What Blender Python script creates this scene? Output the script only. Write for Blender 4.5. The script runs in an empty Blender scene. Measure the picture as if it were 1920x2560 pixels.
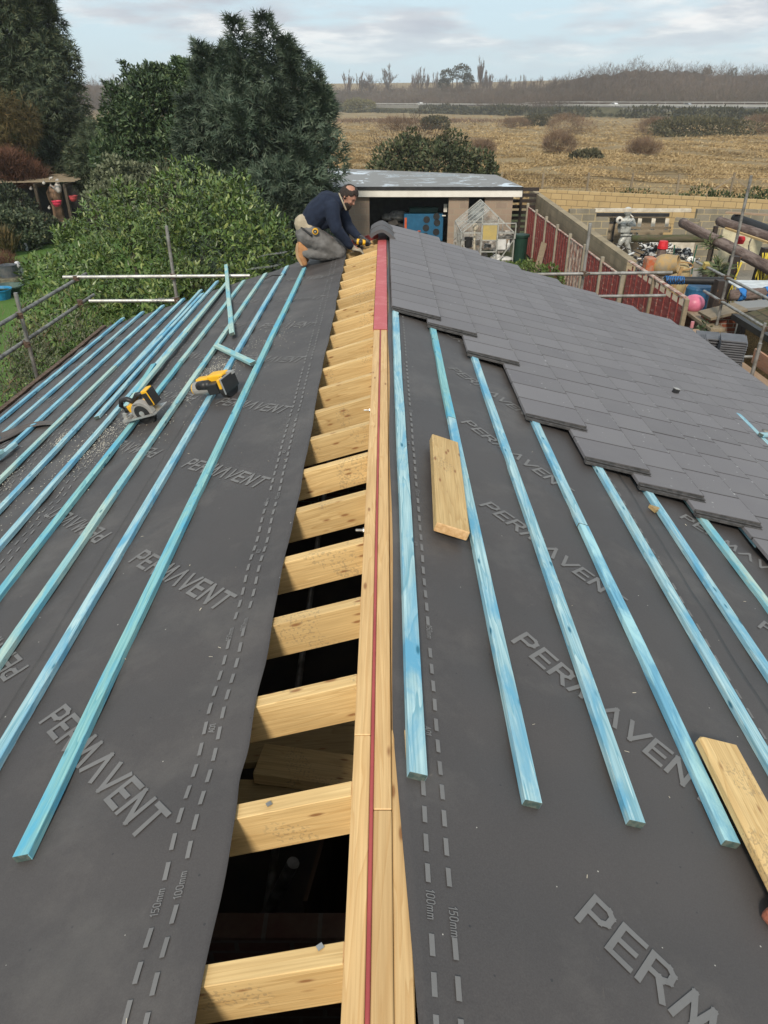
import bpy, math, random
import numpy as np
from mathutils import Matrix, Vector, Euler
S = bpy.context.scene
C = S.collection
R = math.radians
random.seed(7)
rng = np.random.default_rng(11)
# ---------------------------------------------------------------- camera
ZC, PITCH, F = 5.34, R(30.1), 1775.0          # eye height above the garden, downward pitch, focal length in photo pixels
cam = bpy.data.objects.new('camera', bpy.data.cameras.new('camera'))
C.objects.link(cam); S.camera = cam
cam.location = (0, 0, ZC)
cam.rotation_euler = (R(90) - PITCH, 0, R(0.06))
cam.data.sensor_fit = 'HORIZONTAL'; cam.data.sensor_width = 36.0
cam.data.lens = 36.0 * F / 1920.0
cam.data.clip_start = 0.05; cam.data.clip_end = 6000
# ---------------------------------------------------------------- world, sun, exposure
SUN_EL, SUN_AZ = R(39), R(192)                # azimuth of the sun measured clockwise from +y
w = bpy.data.worlds.new('World'); S.world = w; w.use_nodes = True
nt = w.node_tree; nt.nodes.clear()
def N(nt, t, **kw):
    n = nt.nodes.new('ShaderNode' + t)
    for k, v in kw.items():
        if k in n.bl_rna.properties: setattr(n, k, v)
    return n
def L(nt, a, b): nt.links.new(a, b)
def ramp(nt, fac, stops, interp='LINEAR'):
    n = N(nt, 'ValToRGB'); e = n.color_ramp.elements
    n.color_ramp.interpolation = interp
    while len(e) < len(stops): e.new(0.5)
    for i, (p, c) in enumerate(stops):
        e[i].position = p
        e[i].color = (c, c, c, 1) if not hasattr(c, '__len__') else tuple(c) + (1,)
    L(nt, fac, n.inputs[0]); return n.outputs[0]
sky = N(nt, 'TexSky'); sky.sky_type = 'NISHITA'; sky.sun_disc = False
sky.sun_elevation = SUN_EL; sky.sun_rotation = SUN_AZ; sky.dust_density = 2.0; sky.air_density = 1.0
bg = N(nt, 'Background'); bg.inputs['Strength'].default_value = 0.10
out = N(nt, 'OutputWorld')
tc = N(nt, 'TexCoord'); sep = N(nt, 'SeparateXYZ'); L(nt, tc.outputs['Generated'], sep.inputs[0])
zz = N(nt, 'Math', operation='MAXIMUM'); L(nt, sep.outputs[2], zz.inputs[0]); zz.inputs[1].default_value = 0.0
za = N(nt, 'Math', operation='ADD'); L(nt, zz.outputs[0], za.inputs[0]); za.inputs[1].default_value = 0.13
dx = N(nt, 'Math', operation='DIVIDE'); L(nt, sep.outputs[0], dx.inputs[0]); L(nt, za.outputs[0], dx.inputs[1])
dy = N(nt, 'Math', operation='DIVIDE'); L(nt, sep.outputs[1], dy.inputs[0]); L(nt, za.outputs[0], dy.inputs[1])
cv = N(nt, 'CombineXYZ'); L(nt, dx.outputs[0], cv.inputs[0]); L(nt, dy.outputs[0], cv.inputs[1])
n1 = N(nt, 'TexNoise'); n1.inputs['Scale'].default_value = 1.15; n1.inputs['Detail'].default_value = 9; n1.inputs['Roughness'].default_value = 0.52; n1.inputs['Distortion'].default_value = 0.15
mp = N(nt, 'Mapping'); mp.inputs['Location'].default_value = (3.1, 1.35, 0); L(nt, cv.outputs[0], mp.inputs['Vector']); L(nt, mp.outputs[0], n1.inputs['Vector'])
n2 = N(nt, 'TexNoise'); n2.inputs['Scale'].default_value = 1.7; n2.inputs['Detail'].default_value = 7; n2.inputs['Roughness'].default_value = 0.55
mp2 = N(nt, 'Mapping'); mp2.inputs['Location'].default_value = (9.4, 5.2, 1); L(nt, cv.outputs[0], mp2.inputs['Vector']); L(nt, mp2.outputs[0], n2.inputs['Vector'])
mask = ramp(nt, n1.outputs['Fac'], [(0.42, 0.0), (0.55, 1.0)])
horiz = ramp(nt, sep.outputs[2], [(0.025, 0.15), (0.075, 1.0)])          # the cloud deck thins to a bright band above the horizon
mm = N(nt, 'Math', operation='MULTIPLY'); L(nt, mask, mm.inputs[0]); L(nt, horiz, mm.inputs[1])
cloudc = ramp(nt, n2.outputs['Fac'], [(0.34, (5.0, 5.5, 6.2)), (0.50, (6.1, 6.6, 7.1)), (0.62, (8.9, 9.0, 9.0))])
blue = N(nt, 'Mix', data_type='RGBA'); blue.inputs[0].default_value = 0.80; L(nt, sky.outputs[0], blue.inputs[6]); blue.inputs[7].default_value = (6.4, 8.2, 9.2, 1)
mx = N(nt, 'Mix', data_type='RGBA'); L(nt, mm.outputs[0], mx.inputs[0]); L(nt, blue.outputs[2], mx.inputs[6]); L(nt, cloudc, mx.inputs[7])
L(nt, mx.outputs[2], bg.inputs['Color']); L(nt, bg.outputs[0], out.inputs['Surface'])
sun = bpy.data.objects.new('sun', bpy.data.lights.new('sun', 'SUN')); C.objects.link(sun)
sun.data.energy = 3.1; sun.data.angle = R(9); sun.data.color = (1.0, 0.90, 0.76)
sd = Vector((math.sin(SUN_AZ) * math.cos(SUN_EL), math.cos(SUN_AZ) * math.cos(SUN_EL), math.sin(SUN_EL)))
sun.rotation_euler = sd.to_track_quat('Z', 'Y').to_euler(); sun.location = (0, -5, 20)
S.view_settings.view_transform = 'Standard'; S.view_settings.look = 'None'
S.view_settings.exposure = 0.12; S.view_settings.gamma = 1.0
S.cycles.volume_bounces = 2; S.cycles.max_bounces = 8; S.cycles.transparent_max_bounces = 12
# ---------------------------------------------------------------- pixel -> place (for surveying real positions off the photograph)
cP, sP = math.cos(PITCH), math.sin(PITCH)
def ray(u, v):
    a, b = (u - 960) / F, (v - 1280) / F
    return Vector((a, cP - b * sP, -sP - b * cP))
def atD(u, v, D):
    r = ray(u, v); return Vector((0, 0, ZC)) + r * (D / r.y)
def atZ(u, v, z):
    r = ray(u, v); return Vector((0, 0, ZC)) + r * ((z - ZC) / r.z)
def atX(u, v, X):
    r = ray(u, v); return Vector((0, 0, ZC)) + r * (X / r.x)
# ---------------------------------------------------------------- object helpers
WM = {}
def tag(o, label=None, cat=None, group=None, kind=None):
    if label: o['label'] = label
    if cat: o['category'] = cat
    if group: o['group'] = group
    if kind: o['kind'] = kind
    return o
def thing(name, label, cat, loc=(0, 0, 0), rz=0.0, group=None, rot=None):
    o = bpy.data.objects.new(name, None); C.objects.link(o)
    m = Matrix.Translation(Vector(loc)) @ (rot if rot is not None else Matrix.Rotation(rz, 4, 'Z'))
    o.matrix_basis = m; WM[o.name] = m; o.empty_display_size = 0.1
    return tag(o, label, cat, group)
def link(name, me, mat, parent=None, world=None, local=None):
    """world: matrix of the object in the world; local: matrix in the parent's space"""
    o = bpy.data.objects.new(name, me); C.objects.link(o)
    if mat is not None: me.materials.append(mat)
    pm = WM[parent.name] if parent is not None else Matrix.Identity(4)
    if parent is not None: o.parent = parent
    if local is not None: o.matrix_basis = local; WM[o.name] = pm @ local
    else:
        wm = world if world is not None else Matrix.Identity(4)
        o.matrix_basis = pm.inverted() @ wm; WM[o.name] = wm
    return o
def bev(o, w=0.003, seg=1):
    m = o.modifiers.new('bevel', 'BEVEL'); m.width = w; m.segments = seg; m.limit_method = 'ANGLE'; return o
def frame(p0, p1, up=(0, 0, 1)):
    p0, p1 = Vector(p0), Vector(p1); x = (p1 - p0).normalized(); up = Vector(up)
    if abs(x.dot(up)) > 0.999: up = Vector((0, 1, 0))
    y = up.cross(x).normalized(); z = x.cross(y)
    m = Matrix((x, y, z)).transposed().to_4x4(); m.translation = p0; return m
class MB:
    def __init__(s): s.v = []; s.f = []
    def add(s, vs, fs):
        o = len(s.v); s.v += [tuple(p) for p in vs]; s.f += [tuple(i + o for i in f) for f in fs]; return s
    def box(s, c, d, m=None):
        x, y, z = (k / 2 for k in d); c = Vector(c)
        vs = [Vector((a * x, b * y, e * z)) for a in (-1, 1) for b in (-1, 1) for e in (-1, 1)]
        vs = [c + (m @ p if m is not None else p) for p in vs]
        return s.add(vs, [(0, 1, 3, 2), (4, 6, 7, 5), (0, 4, 5, 1), (2, 3, 7, 6), (0, 2, 6, 4), (1, 5, 7, 3)])
    def bar(s, p0, p1, wd, h, up=(0, 0, 1)):
        m = frame(p0, p1, up); Ln = (Vector(p1) - Vector(p0)).length
        return s.box(m @ Vector((Ln / 2, 0, 0)), (Ln, wd, h), m.to_3x3())
    def tube(s, p0, p1, r, r1=None, n=10, cap=True):
        r1 = r if r1 is None else r1; m = frame(p0, p1); Ln = (Vector(p1) - Vector(p0)).length
        vs = []
        for x, rr in ((0, r), (Ln, r1)):
            vs += [m @ Vector((x, rr * math.cos(2 * math.pi * k / n), rr * math.sin(2 * math.pi * k / n))) for k in range(n)]
        fs = [(k, (k + 1) % n, n + (k + 1) % n, n + k) for k in range(n)]
        if cap: fs += [tuple(range(n - 1, -1, -1)), tuple(range(n, 2 * n))]
        return s.add(vs, fs)
    def path(s, pts, r, n=8, rr=None):
        pts = [Vector(p) for p in pts]; vs = []; fs = []
        for i, p in enumerate(pts):
            d = (pts[min(i + 1, len(pts) - 1)] - pts[max(i - 1, 0)]).normalized()
            m = frame(p, p + d); q = rr[i] if rr else r
            vs += [m @ Vector((0, q * math.cos(2 * math.pi * k / n), q * math.sin(2 * math.pi * k / n))) for k in range(n)]
        for i in range(len(pts) - 1):
            fs += [(i * n + k, i * n + (k + 1) % n, (i + 1) * n + (k + 1) % n, (i + 1) * n + k) for k in range(n)]
        fs += [tuple(range(n - 1, -1, -1)), tuple(range((len(pts) - 1) * n, len(pts) * n))]
        return s.add(vs, fs)
    def lathe(s, prof, c=(0, 0, 0), n=20, m=None, cap=True):
        c = Vector(c); vs = []; fs = []; k0 = len(prof)
        for (r, z) in prof:
            for k in range(n):
                p = Vector((r * math.cos(2 * math.pi * k / n), r * math.sin(2 * math.pi * k / n), z))
                vs.append(c + (m @ p if m is not None else p))
        for i in range(k0 - 1):
            fs += [(i * n + k, i * n + (k + 1) % n, (i + 1) * n + (k + 1) % n, (i + 1) * n + k) for k in range(n)]
        if cap: fs += [tuple(range(n - 1, -1, -1)), tuple(range((k0 - 1) * n, k0 * n))]
        return s.add(vs, fs)
    def ell(s, c, r, m=None, n=16, k=10):
        prof = [(math.sin(math.pi * i / k), -math.cos(math.pi * i / k)) for i in range(1, k)]
        c = Vector(c); r = Vector(r) if hasattr(r, '__len__') else Vector((r, r, r)); vs = []; fs = []
        for (a, z) in prof:
            for j in range(n):
                p = Vector((a * math.cos(2 * math.pi * j / n) * r.x, a * math.sin(2 * math.pi * j / n) * r.y, z * r.z))
                vs.append(c + (m @ p if m is not None else p))
        t = len(prof)
        for i in range(t - 1):
            fs += [(i * n + j, i * n + (j + 1) % n, (i + 1) * n + (j + 1) % n, (i + 1) * n + j) for j in range(n)]
        b = Vector((0, 0, -r.z)); e = Vector((0, 0, r.z))
        vs += [c + (m @ b if m is not None else b), c + (m @ e if m is not None else e)]
        fs += [(t * n, (j + 1) % n, j) for j in range(n)] + [(t * n + 1, (t - 1) * n + j, (t - 1) * n + (j + 1) % n) for j in range(n)]
        return s.add(vs, fs)
    def caps(s, p0, p1, r0, r1, n=12):
        s.tube(p0, p1, r0, r1, n=n); s.ell(p0, r0, n=n, k=6); return s.ell(p1, r1, n=n, k=6)
    def prism(s, pts, z0, z1, m=None):
        n = len(pts); vs = [Vector((x, y, z0)) for x, y in pts] + [Vector((x, y, z1)) for x, y in pts]
        if m is not None: vs = [m @ p for p in vs]
        return s.add(vs, [tuple(range(n - 1, -1, -1)), tuple(range(n, 2 * n))] + [(i, (i + 1) % n, n + (i + 1) % n, n + i) for i in range(n)])
    def quad(s, a, b, c, d): return s.add([a, b, c, d], [(0, 1, 2, 3)])
    def mesh(s, name, smooth=False):
        me = bpy.data.meshes.new(name); me.from_pydata(s.v, [], s.f); me.update()
        if smooth: me.polygons.foreach_set('use_smooth', [True] * len(me.polygons))
        return me
    def build(s, name, mat, parent=None, smooth=False, local=True, world=None):
        """local=True: verts are in the parent's space; False: verts are world coordinates"""
        me = s.mesh(name, smooth)
        if local: return link(name, me, mat, parent, local=Matrix.Identity(4))
        return link(name, me, mat, parent, world=world)
ENDS = {}
def beam(name, p0, p1, wd, h, mat, parent=None, up=(0, 0, 1), b=0.003, jag=0.0):
    """a timber: mesh along its own x axis, so the grain runs along it; p0, p1 are world points on its centre line"""
    Ln = (Vector(p1) - Vector(p0)).length; mb = MB(); n = max(2, int(Ln / 0.35)); ph = random.uniform(0, 6); bw_ = jag * 1.6 if Ln > 1.5 else 0
    vs = []; fs = []
    for i in range(n + 1):
        x = Ln * i / n; j = [random.uniform(-jag, jag) + bw_ * math.sin(x * 1.7 + ph), random.uniform(-jag, jag)]
        vs += [(x, -wd / 2 + j[0], -h / 2), (x, wd / 2 + j[0], -h / 2), (x, wd / 2 + j[0], h / 2 + j[1] * .5), (x, -wd / 2 + j[0], h / 2 + j[1] * .5)]
    for i in range(n):
        a, c = i * 4, i * 4 + 4
        fs += [(a, a + 1, c + 1, c), (a + 1, a + 2, c + 2, c + 1), (a + 2, a + 3, c + 3, c + 2), (a + 3, a, c, c + 3)]
    fs += [(3, 2, 1, 0), (n * 4, n * 4 + 1, n * 4 + 2, n * 4 + 3)]
    mb.add(vs, fs)
    o = link(name, mb.mesh(name), mat, parent, world=frame(p0, p1, up)); e = ENDS.get(mat.name.split('_')[0] if mat.name.startswith('batten') else mat.name)
    if e:
        o.data.materials.append(e)
        for k in (-1, -2): o.data.polygons[k].material_index = 1
    return bev(o, b) if b else o
def fast_mesh(name, V, Fs, smooth=False):
    V = np.asarray(V, np.float32).reshape(-1, 3); Fs = np.asarray(Fs, np.int32); k = Fs.shape[1]; n = len(Fs)
    me = bpy.data.meshes.new(name); me.vertices.add(len(V)); me.vertices.foreach_set('co', V.ravel())
    me.loops.add(n * k); me.loops.foreach_set('vertex_index', Fs.ravel())
    me.polygons.add(n); me.polygons.foreach_set('loop_start', np.arange(n, dtype=np.int32) * k)
    me.polygons.foreach_set('loop_total', np.full(n, k, np.int32))
    if smooth: me.polygons.foreach_set('use_smooth', np.ones(n, bool))
    me.update(calc_edges=True); me.validate(); return me
def unit(a): return a / (np.linalg.norm(a, axis=1, keepdims=True) + 1e-9)
LAUREL = (np.array([(0, 0, 0), (.33, .17, .03), (.5, 0, -.03), (.72, .14, .0), (1, 0, -.10), (.72, -.14, .0), (.33, -.17, .03)]),
          [(0, 2, 1), (1, 2, 3), (2, 4, 3), (2, 5, 4), (0, 6, 2), (6, 5, 2)])
OVAL = (np.array([(0, 0, 0), (.5, .28, .05), (1, 0, -.05), (.5, -.28, .05)]), [(0, 2, 1), (0, 3, 2)])
FROND = (np.array([(0, .04, 0), (0, -.04, 0), (1, 0, -.12), (.15, .03, 0), (.28, -.02, 0), (.62, .38, -.1), (.15, -.03, 0), (.28, .02, 0), (.62, -.38, -.1),
                   (.45, .02, -.03), (.55, -.02, -.03), (.88, .22, -.14), (.45, -.02, -.03), (.55, .02, -.03), (.88, -.22, -.14)]),
         [(0, 1, 2), (3, 4, 5), (6, 8, 7), (9, 10, 11), (12, 14, 13)])
BLADE = (np.array([(0, .025, 0), (0, -.025, 0), (.6, 0, .0), (1, 0, -.10)]), [(0, 1, 2), (0, 2, 3)])
TWIG = (np.array([(0, .012, 0), (0, -.012, 0), (1, 0, .0), (.3, .01, 0), (.36, -.01, 0), (.75, .3, .05), (.5, .01, 0), (.56, .0, 0), (.9, -.22, -.05)]),
        [(0, 1, 2), (3, 4, 5), (6, 7, 8)])
def foliage(name, pos, dr, size, tpl, mat, parent=None, roll=1.0, flat=0.0, wid=1.0):
    """leaf-sized faces: tpl scaled by size, laid along dr, rolled at random; one mesh in world coordinates"""
    n = len(pos); x = unit(dr); up = np.tile([0, 0, 1.0], (n, 1)) + rng.normal(0, roll, (n, 3)) * (1 - flat)
    y = unit(np.cross(up, x)); z = np.cross(x, y)
    tv, tf = tpl; k = len(tv); size = np.broadcast_to(size, (n,))
    V = (tv[None, :, 0, None] * x[:, None] + wid * tv[None, :, 1, None] * y[:, None] + tv[None, :, 2, None] * z[:, None]) * size[:, None, None] + pos[:, None]
    Fs = (np.array(tf)[None] + (np.arange(n) * k)[:, None, None]).reshape(-1, 3)
    return link(name, fast_mesh(name, V, Fs), mat, parent, world=Matrix.Identity(4))
def rough(lobes, k=16, f=(.20, .42), keep=.86):
    """break smooth lobes up into smaller clumps standing proud of them"""
    out = [tuple(l[:3]) + tuple(q * keep for q in l[3:6]) for l in lobes]
    for l in lobes:
        for _ in range(k):
            d = rng.normal(0, 1, 3); d /= np.linalg.norm(d); s = rng.uniform(*f)
            out.append((l[0] + d[0] * l[3] * .82, l[1] + d[1] * l[4] * .82, l[2] + d[2] * l[5] * .82, l[3] * s, l[4] * s, l[5] * s * rng.uniform(.8, 1.5)))
    return out
def crown(lobes, n, rin=0.72, rout=1.08, upb=0.35, jit=0.5):
    lobes = np.array(lobes, float); c, r = lobes[:, :3], lobes[:, 3:6]
    wt = (r[:, 0] * r[:, 1] + r[:, 0] * r[:, 2] + r[:, 1] * r[:, 2]); wt /= wt.sum()
    i = rng.choice(len(lobes), n, p=wt); d = unit(rng.normal(0, 1, (n, 3)))
    p = c[i] + d * r[i] * rng.uniform(rin, rout, (n, 1)) ** 0.7
    keep = np.ones(n, bool)
    for j in range(len(lobes)):
        q = np.linalg.norm((p - c[j]) / r[j], axis=1); keep &= ~((q < rin * 0.93) & (i != j))
    keep &= p[:, 2] > 0.02
    dr = unit(d / r[i] + rng.normal(0, jit, (n, 3)) * 0.8 / r.mean()) + np.array([0, 0, upb])
    return p[keep], dr[keep]
# ---------------------------------------------------------------- procedural materials
def newmat(name):
    m = bpy.data.materials.new(name); m.use_nodes = True; nt = m.node_tree; b = nt.nodes['Principled BSDF']; return m, nt, b
def mixc(nt, fac, a, b, blend='MIX'):
    n = N(nt, 'Mix', data_type='RGBA', blend_type=blend)
    for s, v in ((0, fac), (6, a), (7, b)):
        if hasattr(v, 'links'): L(nt, v, n.inputs[s])
        elif hasattr(v, '__len__'): n.inputs[s].default_value = tuple(v) + (1,)
        else: n.inputs[s].default_value = v
    return n.outputs[2]
def math_(nt, op, a, b=0.0):
    n = N(nt, 'Math', operation=op)
    for s, v in ((0, a), (1, b)):
        if hasattr(v, 'links'): L(nt, v, n.inputs[s])
        else: n.inputs[s].default_value = v
    return n.outputs[0]
def coords(nt, scale=(1, 1, 1), rand=True, loc=(0, 0, 0), src='Object'):
    tc = N(nt, 'TexCoord'); mp = N(nt, 'Mapping'); mp.inputs['Scale'].default_value = scale; mp.inputs['Location'].default_value = loc
    if rand:
        oi = N(nt, 'ObjectInfo'); va = N(nt, 'VectorMath', operation='MULTIPLY_ADD')
        L(nt, oi.outputs['Random'], va.inputs[0]); va.inputs[1].default_value = (31.7, 17.3, 23.1); L(nt, tc.outputs[src], va.inputs[2])
        L(nt, va.outputs[0], mp.inputs[0])
    else: L(nt, tc.outputs[src], mp.inputs[0])
    return mp.outputs[0]
def noise(nt, vec, scale=1.0, detail=4, rough=0.55, dist=0.0):
    n = N(nt, 'TexNoise'); n.inputs['Scale'].default_value = scale; n.inputs['Detail'].default_value = detail
    n.inputs['Roughness'].default_value = rough; n.inputs['Distortion'].default_value = dist
    L(nt, vec, n.inputs['Vector']); return n.outputs['Fac']
def bump(nt, b, h, st=0.3, dist=0.01):
    n = N(nt, 'Bump'); n.inputs['Strength'].default_value = st; n.inputs['Distance'].default_value = dist
    L(nt, h, n.inputs['Height']); L(nt, n.outputs[0], b.inputs['Normal'])
def simple(name, col, rough=0.6, metal=0.0, col2=None, ns=6.0, lo=0.4, hi=0.62, bst=0.0, bsc=60.0, spec=0.4, rand=True, isl=0.0, detail=5):
    m, nt, b = newmat(name); b.inputs['Roughness'].default_value = rough; b.inputs['Metallic'].default_value = metal
    b.inputs['Specular IOR Level'].default_value = spec
    vec = coords(nt, rand=rand); c = None
    if col2 is None: col2 = tuple(k * 0.75 for k in col)
    f = ramp(nt, noise(nt, vec, ns, detail), [(lo, 0.0), (hi, 1.0)]); c = mixc(nt, f, col, col2)
    if isl:
        g = N(nt, 'NewGeometry'); h = N(nt, 'HueSaturation'); L(nt, c, h.inputs['Color'])
        v = N(nt, 'MapRange'); L(nt, g.outputs['Random Per Island'], v.inputs[0]); v.inputs[3].default_value = 1 - isl; v.inputs[4].default_value = 1 + isl
        L(nt, v.outputs[0], h.inputs['Value']); c = h.outputs[0]
    L(nt, c, b.inputs['Base Color'])
    if bst: bump(nt, b, noise(nt, vec, bsc, 4), bst)
    return m
def wood(name, a, c, knot=(.27, .13, .05), blotch=None, rough=0.62, kd=0.62, grain=0.8, big=(0.9, 12, 12), ink=0.0, spec=0.3):
    m, nt, b = newmat(name); b.inputs['Roughness'].default_value = rough; b.inputs['Specular IOR Level'].default_value = spec
    vb = coords(nt, (1, 1, 1)); sc = N(nt, 'Mapping'); L(nt, vb, sc.inputs[0]); sc.inputs['Scale'].default_value = big
    n1 = noise(nt, sc.outputs[0], 1.0, 3, .5, .6)
    rings = math_(nt, 'FRACT', math_(nt, 'MULTIPLY', n1, 9.0)); rg = ramp(nt, rings, [(0.0, 0.0), (0.75, 0.5), (0.93, 1.0), (1.0, 0.0)])
    s2 = N(nt, 'Mapping'); L(nt, vb, s2.inputs[0]); s2.inputs['Scale'].default_value = (4, 150, 150)
    fine = noise(nt, s2.outputs[0], 1.0, 2); g = math_(nt, 'MULTIPLY', rg, grain)
    col = mixc(nt, g, a, c); col = mixc(nt, ramp(nt, fine, [(.35, 0.0), (.75, .55)]), col, tuple(k * .66 for k in c))
    s4 = N(nt, 'Mapping'); L(nt, vb, s4.inputs[0]); s4.inputs['Scale'].default_value = (2.2, 9, 9)
    if blotch:
        bf = ramp(nt, noise(nt, s4.outputs[0], 1.0, 6, .65, .6), [(.46, 0.0), (.62, 1.0)]); col = mixc(nt, bf, col, blotch)
    else:
        oi = N(nt, 'ObjectInfo'); hs = N(nt, 'HueSaturation'); L(nt, col, hs.inputs['Color']); mr = N(nt, 'MapRange'); L(nt, oi.outputs['Random'], mr.inputs[0])
        mr.inputs[3].default_value = .82; mr.inputs[4].default_value = 1.1; L(nt, mr.outputs[0], hs.inputs['Value']); col = hs.outputs[0]
        lf = ramp(nt, noise(nt, s4.outputs[0], 1.0, 3), [(.35, .0), (.7, .35)]); col = mixc(nt, lf, col, tuple(k * .7 for k in c))
    s3 = N(nt, 'Mapping'); L(nt, vb, s3.inputs[0]); s3.inputs['Scale'].default_value = (9, 30, 30)
    vo = N(nt, 'TexVoronoi'); vo.inputs['Scale'].default_value = 1.0; L(nt, s3.outputs[0], vo.inputs['Vector'])
    sx = N(nt, 'SeparateColor'); L(nt, vo.outputs['Color'], sx.inputs[0]); sel = math_(nt, 'GREATER_THAN', sx.outputs[0], kd)
    kn = ramp(nt, vo.outputs['Distance'], [(0.0, 1.0), (0.13, .9), (0.19, 0.35), (0.26, 0.0)]); kf = math_(nt, 'MULTIPLY', kn, sel)
    col = mixc(nt, kf, col, knot)
    if ink:   # grader's ink stamps
        s5 = N(nt, 'Mapping'); L(nt, vb, s5.inputs[0]); s5.inputs['Scale'].default_value = (1, 1, 1)
        st = noise(nt, s5.outputs[0], 95, 1, .5); st = ramp(nt, st, [(.56, 0.0), (.60, 1.0)])
        zone = ramp(nt, noise(nt, s5.outputs[0], 5.0, 0), [(.60, 0.0), (.63, 1.0)]); col = mixc(nt, math_(nt, 'MULTIPLY', math_(nt, 'MULTIPLY', st, zone), ink), col, (.10, .09, .08))
    L(nt, col, b.inputs['Base Color']); bump(nt, b, math_(nt, 'ADD', fine, rg), .25, .0015); return m
def blocks(name, c1, c2, mortar, bw=.45, bh=.225, ms=.012, rough=.9, stain=(.12, .11, .08), st=(.52, .75), axis='X', vscale=6, mscale=.25, offs=.5):
    m, nt, b = newmat(name); b.inputs['Roughness'].default_value = rough; b.inputs['Specular IOR Level'].default_value = .2
    tc = N(nt, 'TexCoord'); sp = N(nt, 'SeparateXYZ'); L(nt, tc.outputs['Object'], sp.inputs[0]); cb = N(nt, 'CombineXYZ')
    L(nt, sp.outputs[0 if axis == 'X' else 1], cb.inputs[0]); L(nt, sp.outputs[2], cb.inputs[1])
    br = N(nt, 'TexBrick'); L(nt, cb.outputs[0], br.inputs['Vector']); br.offset = offs
    for k, v in (('Color1', c1), ('Color2', c2), ('Mortar', mortar)): br.inputs[k].default_value = tuple(v) + (1,)
    br.inputs['Scale'].default_value = 1; br.inputs['Brick Width'].default_value = bw; br.inputs['Row Height'].default_value = bh
    br.inputs['Mortar Size'].default_value = ms; br.inputs['Mortar Smooth'].default_value = .2; br.inputs['Bias'].default_value = 0
    col = br.outputs['Color']; f = ramp(nt, noise(nt, tc.outputs['Object'], 1.1, 5, .6), [(st[0], 0.0), (st[1], .8)]); col = mixc(nt, f, col, stain)
    fn = noise(nt, tc.outputs['Object'], 40, 3); col = mixc(nt, ramp(nt, fn, [(.4, 0.0), (.7, .3)]), col, tuple(k * .6 for k in c1))
    L(nt, col, b.inputs['Base Color']); bump(nt, b, math_(nt, 'SUBTRACT', math_(nt, 'MULTIPLY', fn, .3), br.outputs['Fac']), .5, .008); return m
def leafm(name, c1, c2, rough=.45, c3=None, spec=.4, var=.35, ns=1.2, tr=.0):
    m, nt, b = newmat(name); b.inputs['Roughness'].default_value = rough; b.inputs['Specular IOR Level'].default_value = spec
    g = N(nt, 'NewGeometry'); tc = N(nt, 'TexCoord'); rp = g.outputs['Random Per Island']
    stops = [(0.0, c1), (0.7, c2)] + ([(1.0, c3)] if c3 else [])
    c = ramp(nt, rp, stops); f = noise(nt, tc.outputs['Object'], ns, 3); hs = N(nt, 'HueSaturation'); L(nt, c, hs.inputs['Color'])
    mr = N(nt, 'MapRange'); L(nt, f, mr.inputs[0]); mr.inputs[1].default_value = .3; mr.inputs[2].default_value = .7; mr.inputs[3].default_value = 1 - var; mr.inputs[4].default_value = 1 + var
    L(nt, mr.outputs[0], hs.inputs['Value']); L(nt, hs.outputs[0], b.inputs['Base Color'])
    if tr: b.inputs['Transmission Weight'].default_value = 0; b.inputs['Subsurface Weight'].default_value = 0
    return m
M = {}
ENDS['batten'] = simple('end_grain_blue', (.045, .075, .07), .8, 0, (.10, .12, .10), 60); ENDS['pine'] = ENDS['pine_dull'] = simple('end_grain', (.62, .40, .20), .75, 0, (.50, .30, .13), 60)
M['pine'] = wood('pine', (.74, .53, .25), (.55, .35, .14), ink=.30, kd=.62)
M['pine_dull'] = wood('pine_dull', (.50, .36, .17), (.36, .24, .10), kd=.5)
M['ridge_pine'] = wood('ridge_pine', (.76, .52, .25), (.62, .37, .15), kd=.84, rough=.5)
M['old_wood'] = wood('old_wood', (.33, .27, .19), (.20, .155, .10), knot=(.08, .05, .03), kd=.8)
M['log'] = wood('log', (.145, .10, .085), (.055, .04, .035), knot=(.02, .015, .012), blotch=(.20, .155, .135), kd=.85, big=(.6, 6, 6), rough=.75)
M['log_green'] = wood('log_green', (.12, .10, .06), (.05, .045, .03), knot=(.02, .015, .012), blotch=(.055, .065, .025), kd=.8, big=(.6, 6, 6), rough=.8)
M['log_black'] = wood('log_black', (.03, .03, .032), (.012, .012, .013), knot=(.01, .01, .01), kd=.9, rough=.5)
M['batten'] = wood('batten', (.47, .66, .68), (.17, .38, .46), knot=(.03, .15, .22), blotch=(.13, .37, .53), kd=.80, grain=.9)
M['batten_deep'] = wood('batten_deep', (.20, .46, .60), (.08, .28, .44), knot=(.02, .10, .18), blotch=(.38, .64, .68), kd=.82, grain=.6)
M['batten_pale'] = wood('batten_pale', (.48, .62, .54), (.26, .45, .45), knot=(.04, .15, .18), blotch=(.16, .43, .52), kd=.8, grain=.7)
M['batten_teal'] = wood('batten_teal', (.30, .56, .54), (.10, .33, .39), knot=(.03, .16, .22), blotch=(.11, .40, .55), kd=.82, grain=.7)
M['red_steel'] = simple('red_steel', (.40, .075, .07), .5, 0, (.33, .055, .055), 5, bst=.1)
M['red_cap'] = simple('red_cap', (.47, .10, .105), .55, 0, (.55, .17, .17), 9, .5, .72, bst=.15, bsc=40)
M['zinc'] = simple('zinc', (.42, .42, .40), .38, .75, (.28, .27, .25), 14, bst=.1)
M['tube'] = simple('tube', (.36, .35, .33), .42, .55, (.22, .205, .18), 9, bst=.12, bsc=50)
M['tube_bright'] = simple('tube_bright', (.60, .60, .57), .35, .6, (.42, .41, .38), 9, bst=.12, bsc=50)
M['tube_dark'] = simple('tube_dark', (.29, .28, .26), .5, .4, (.12, .11, .10), 9, bst=.12, bsc=50)
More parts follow.
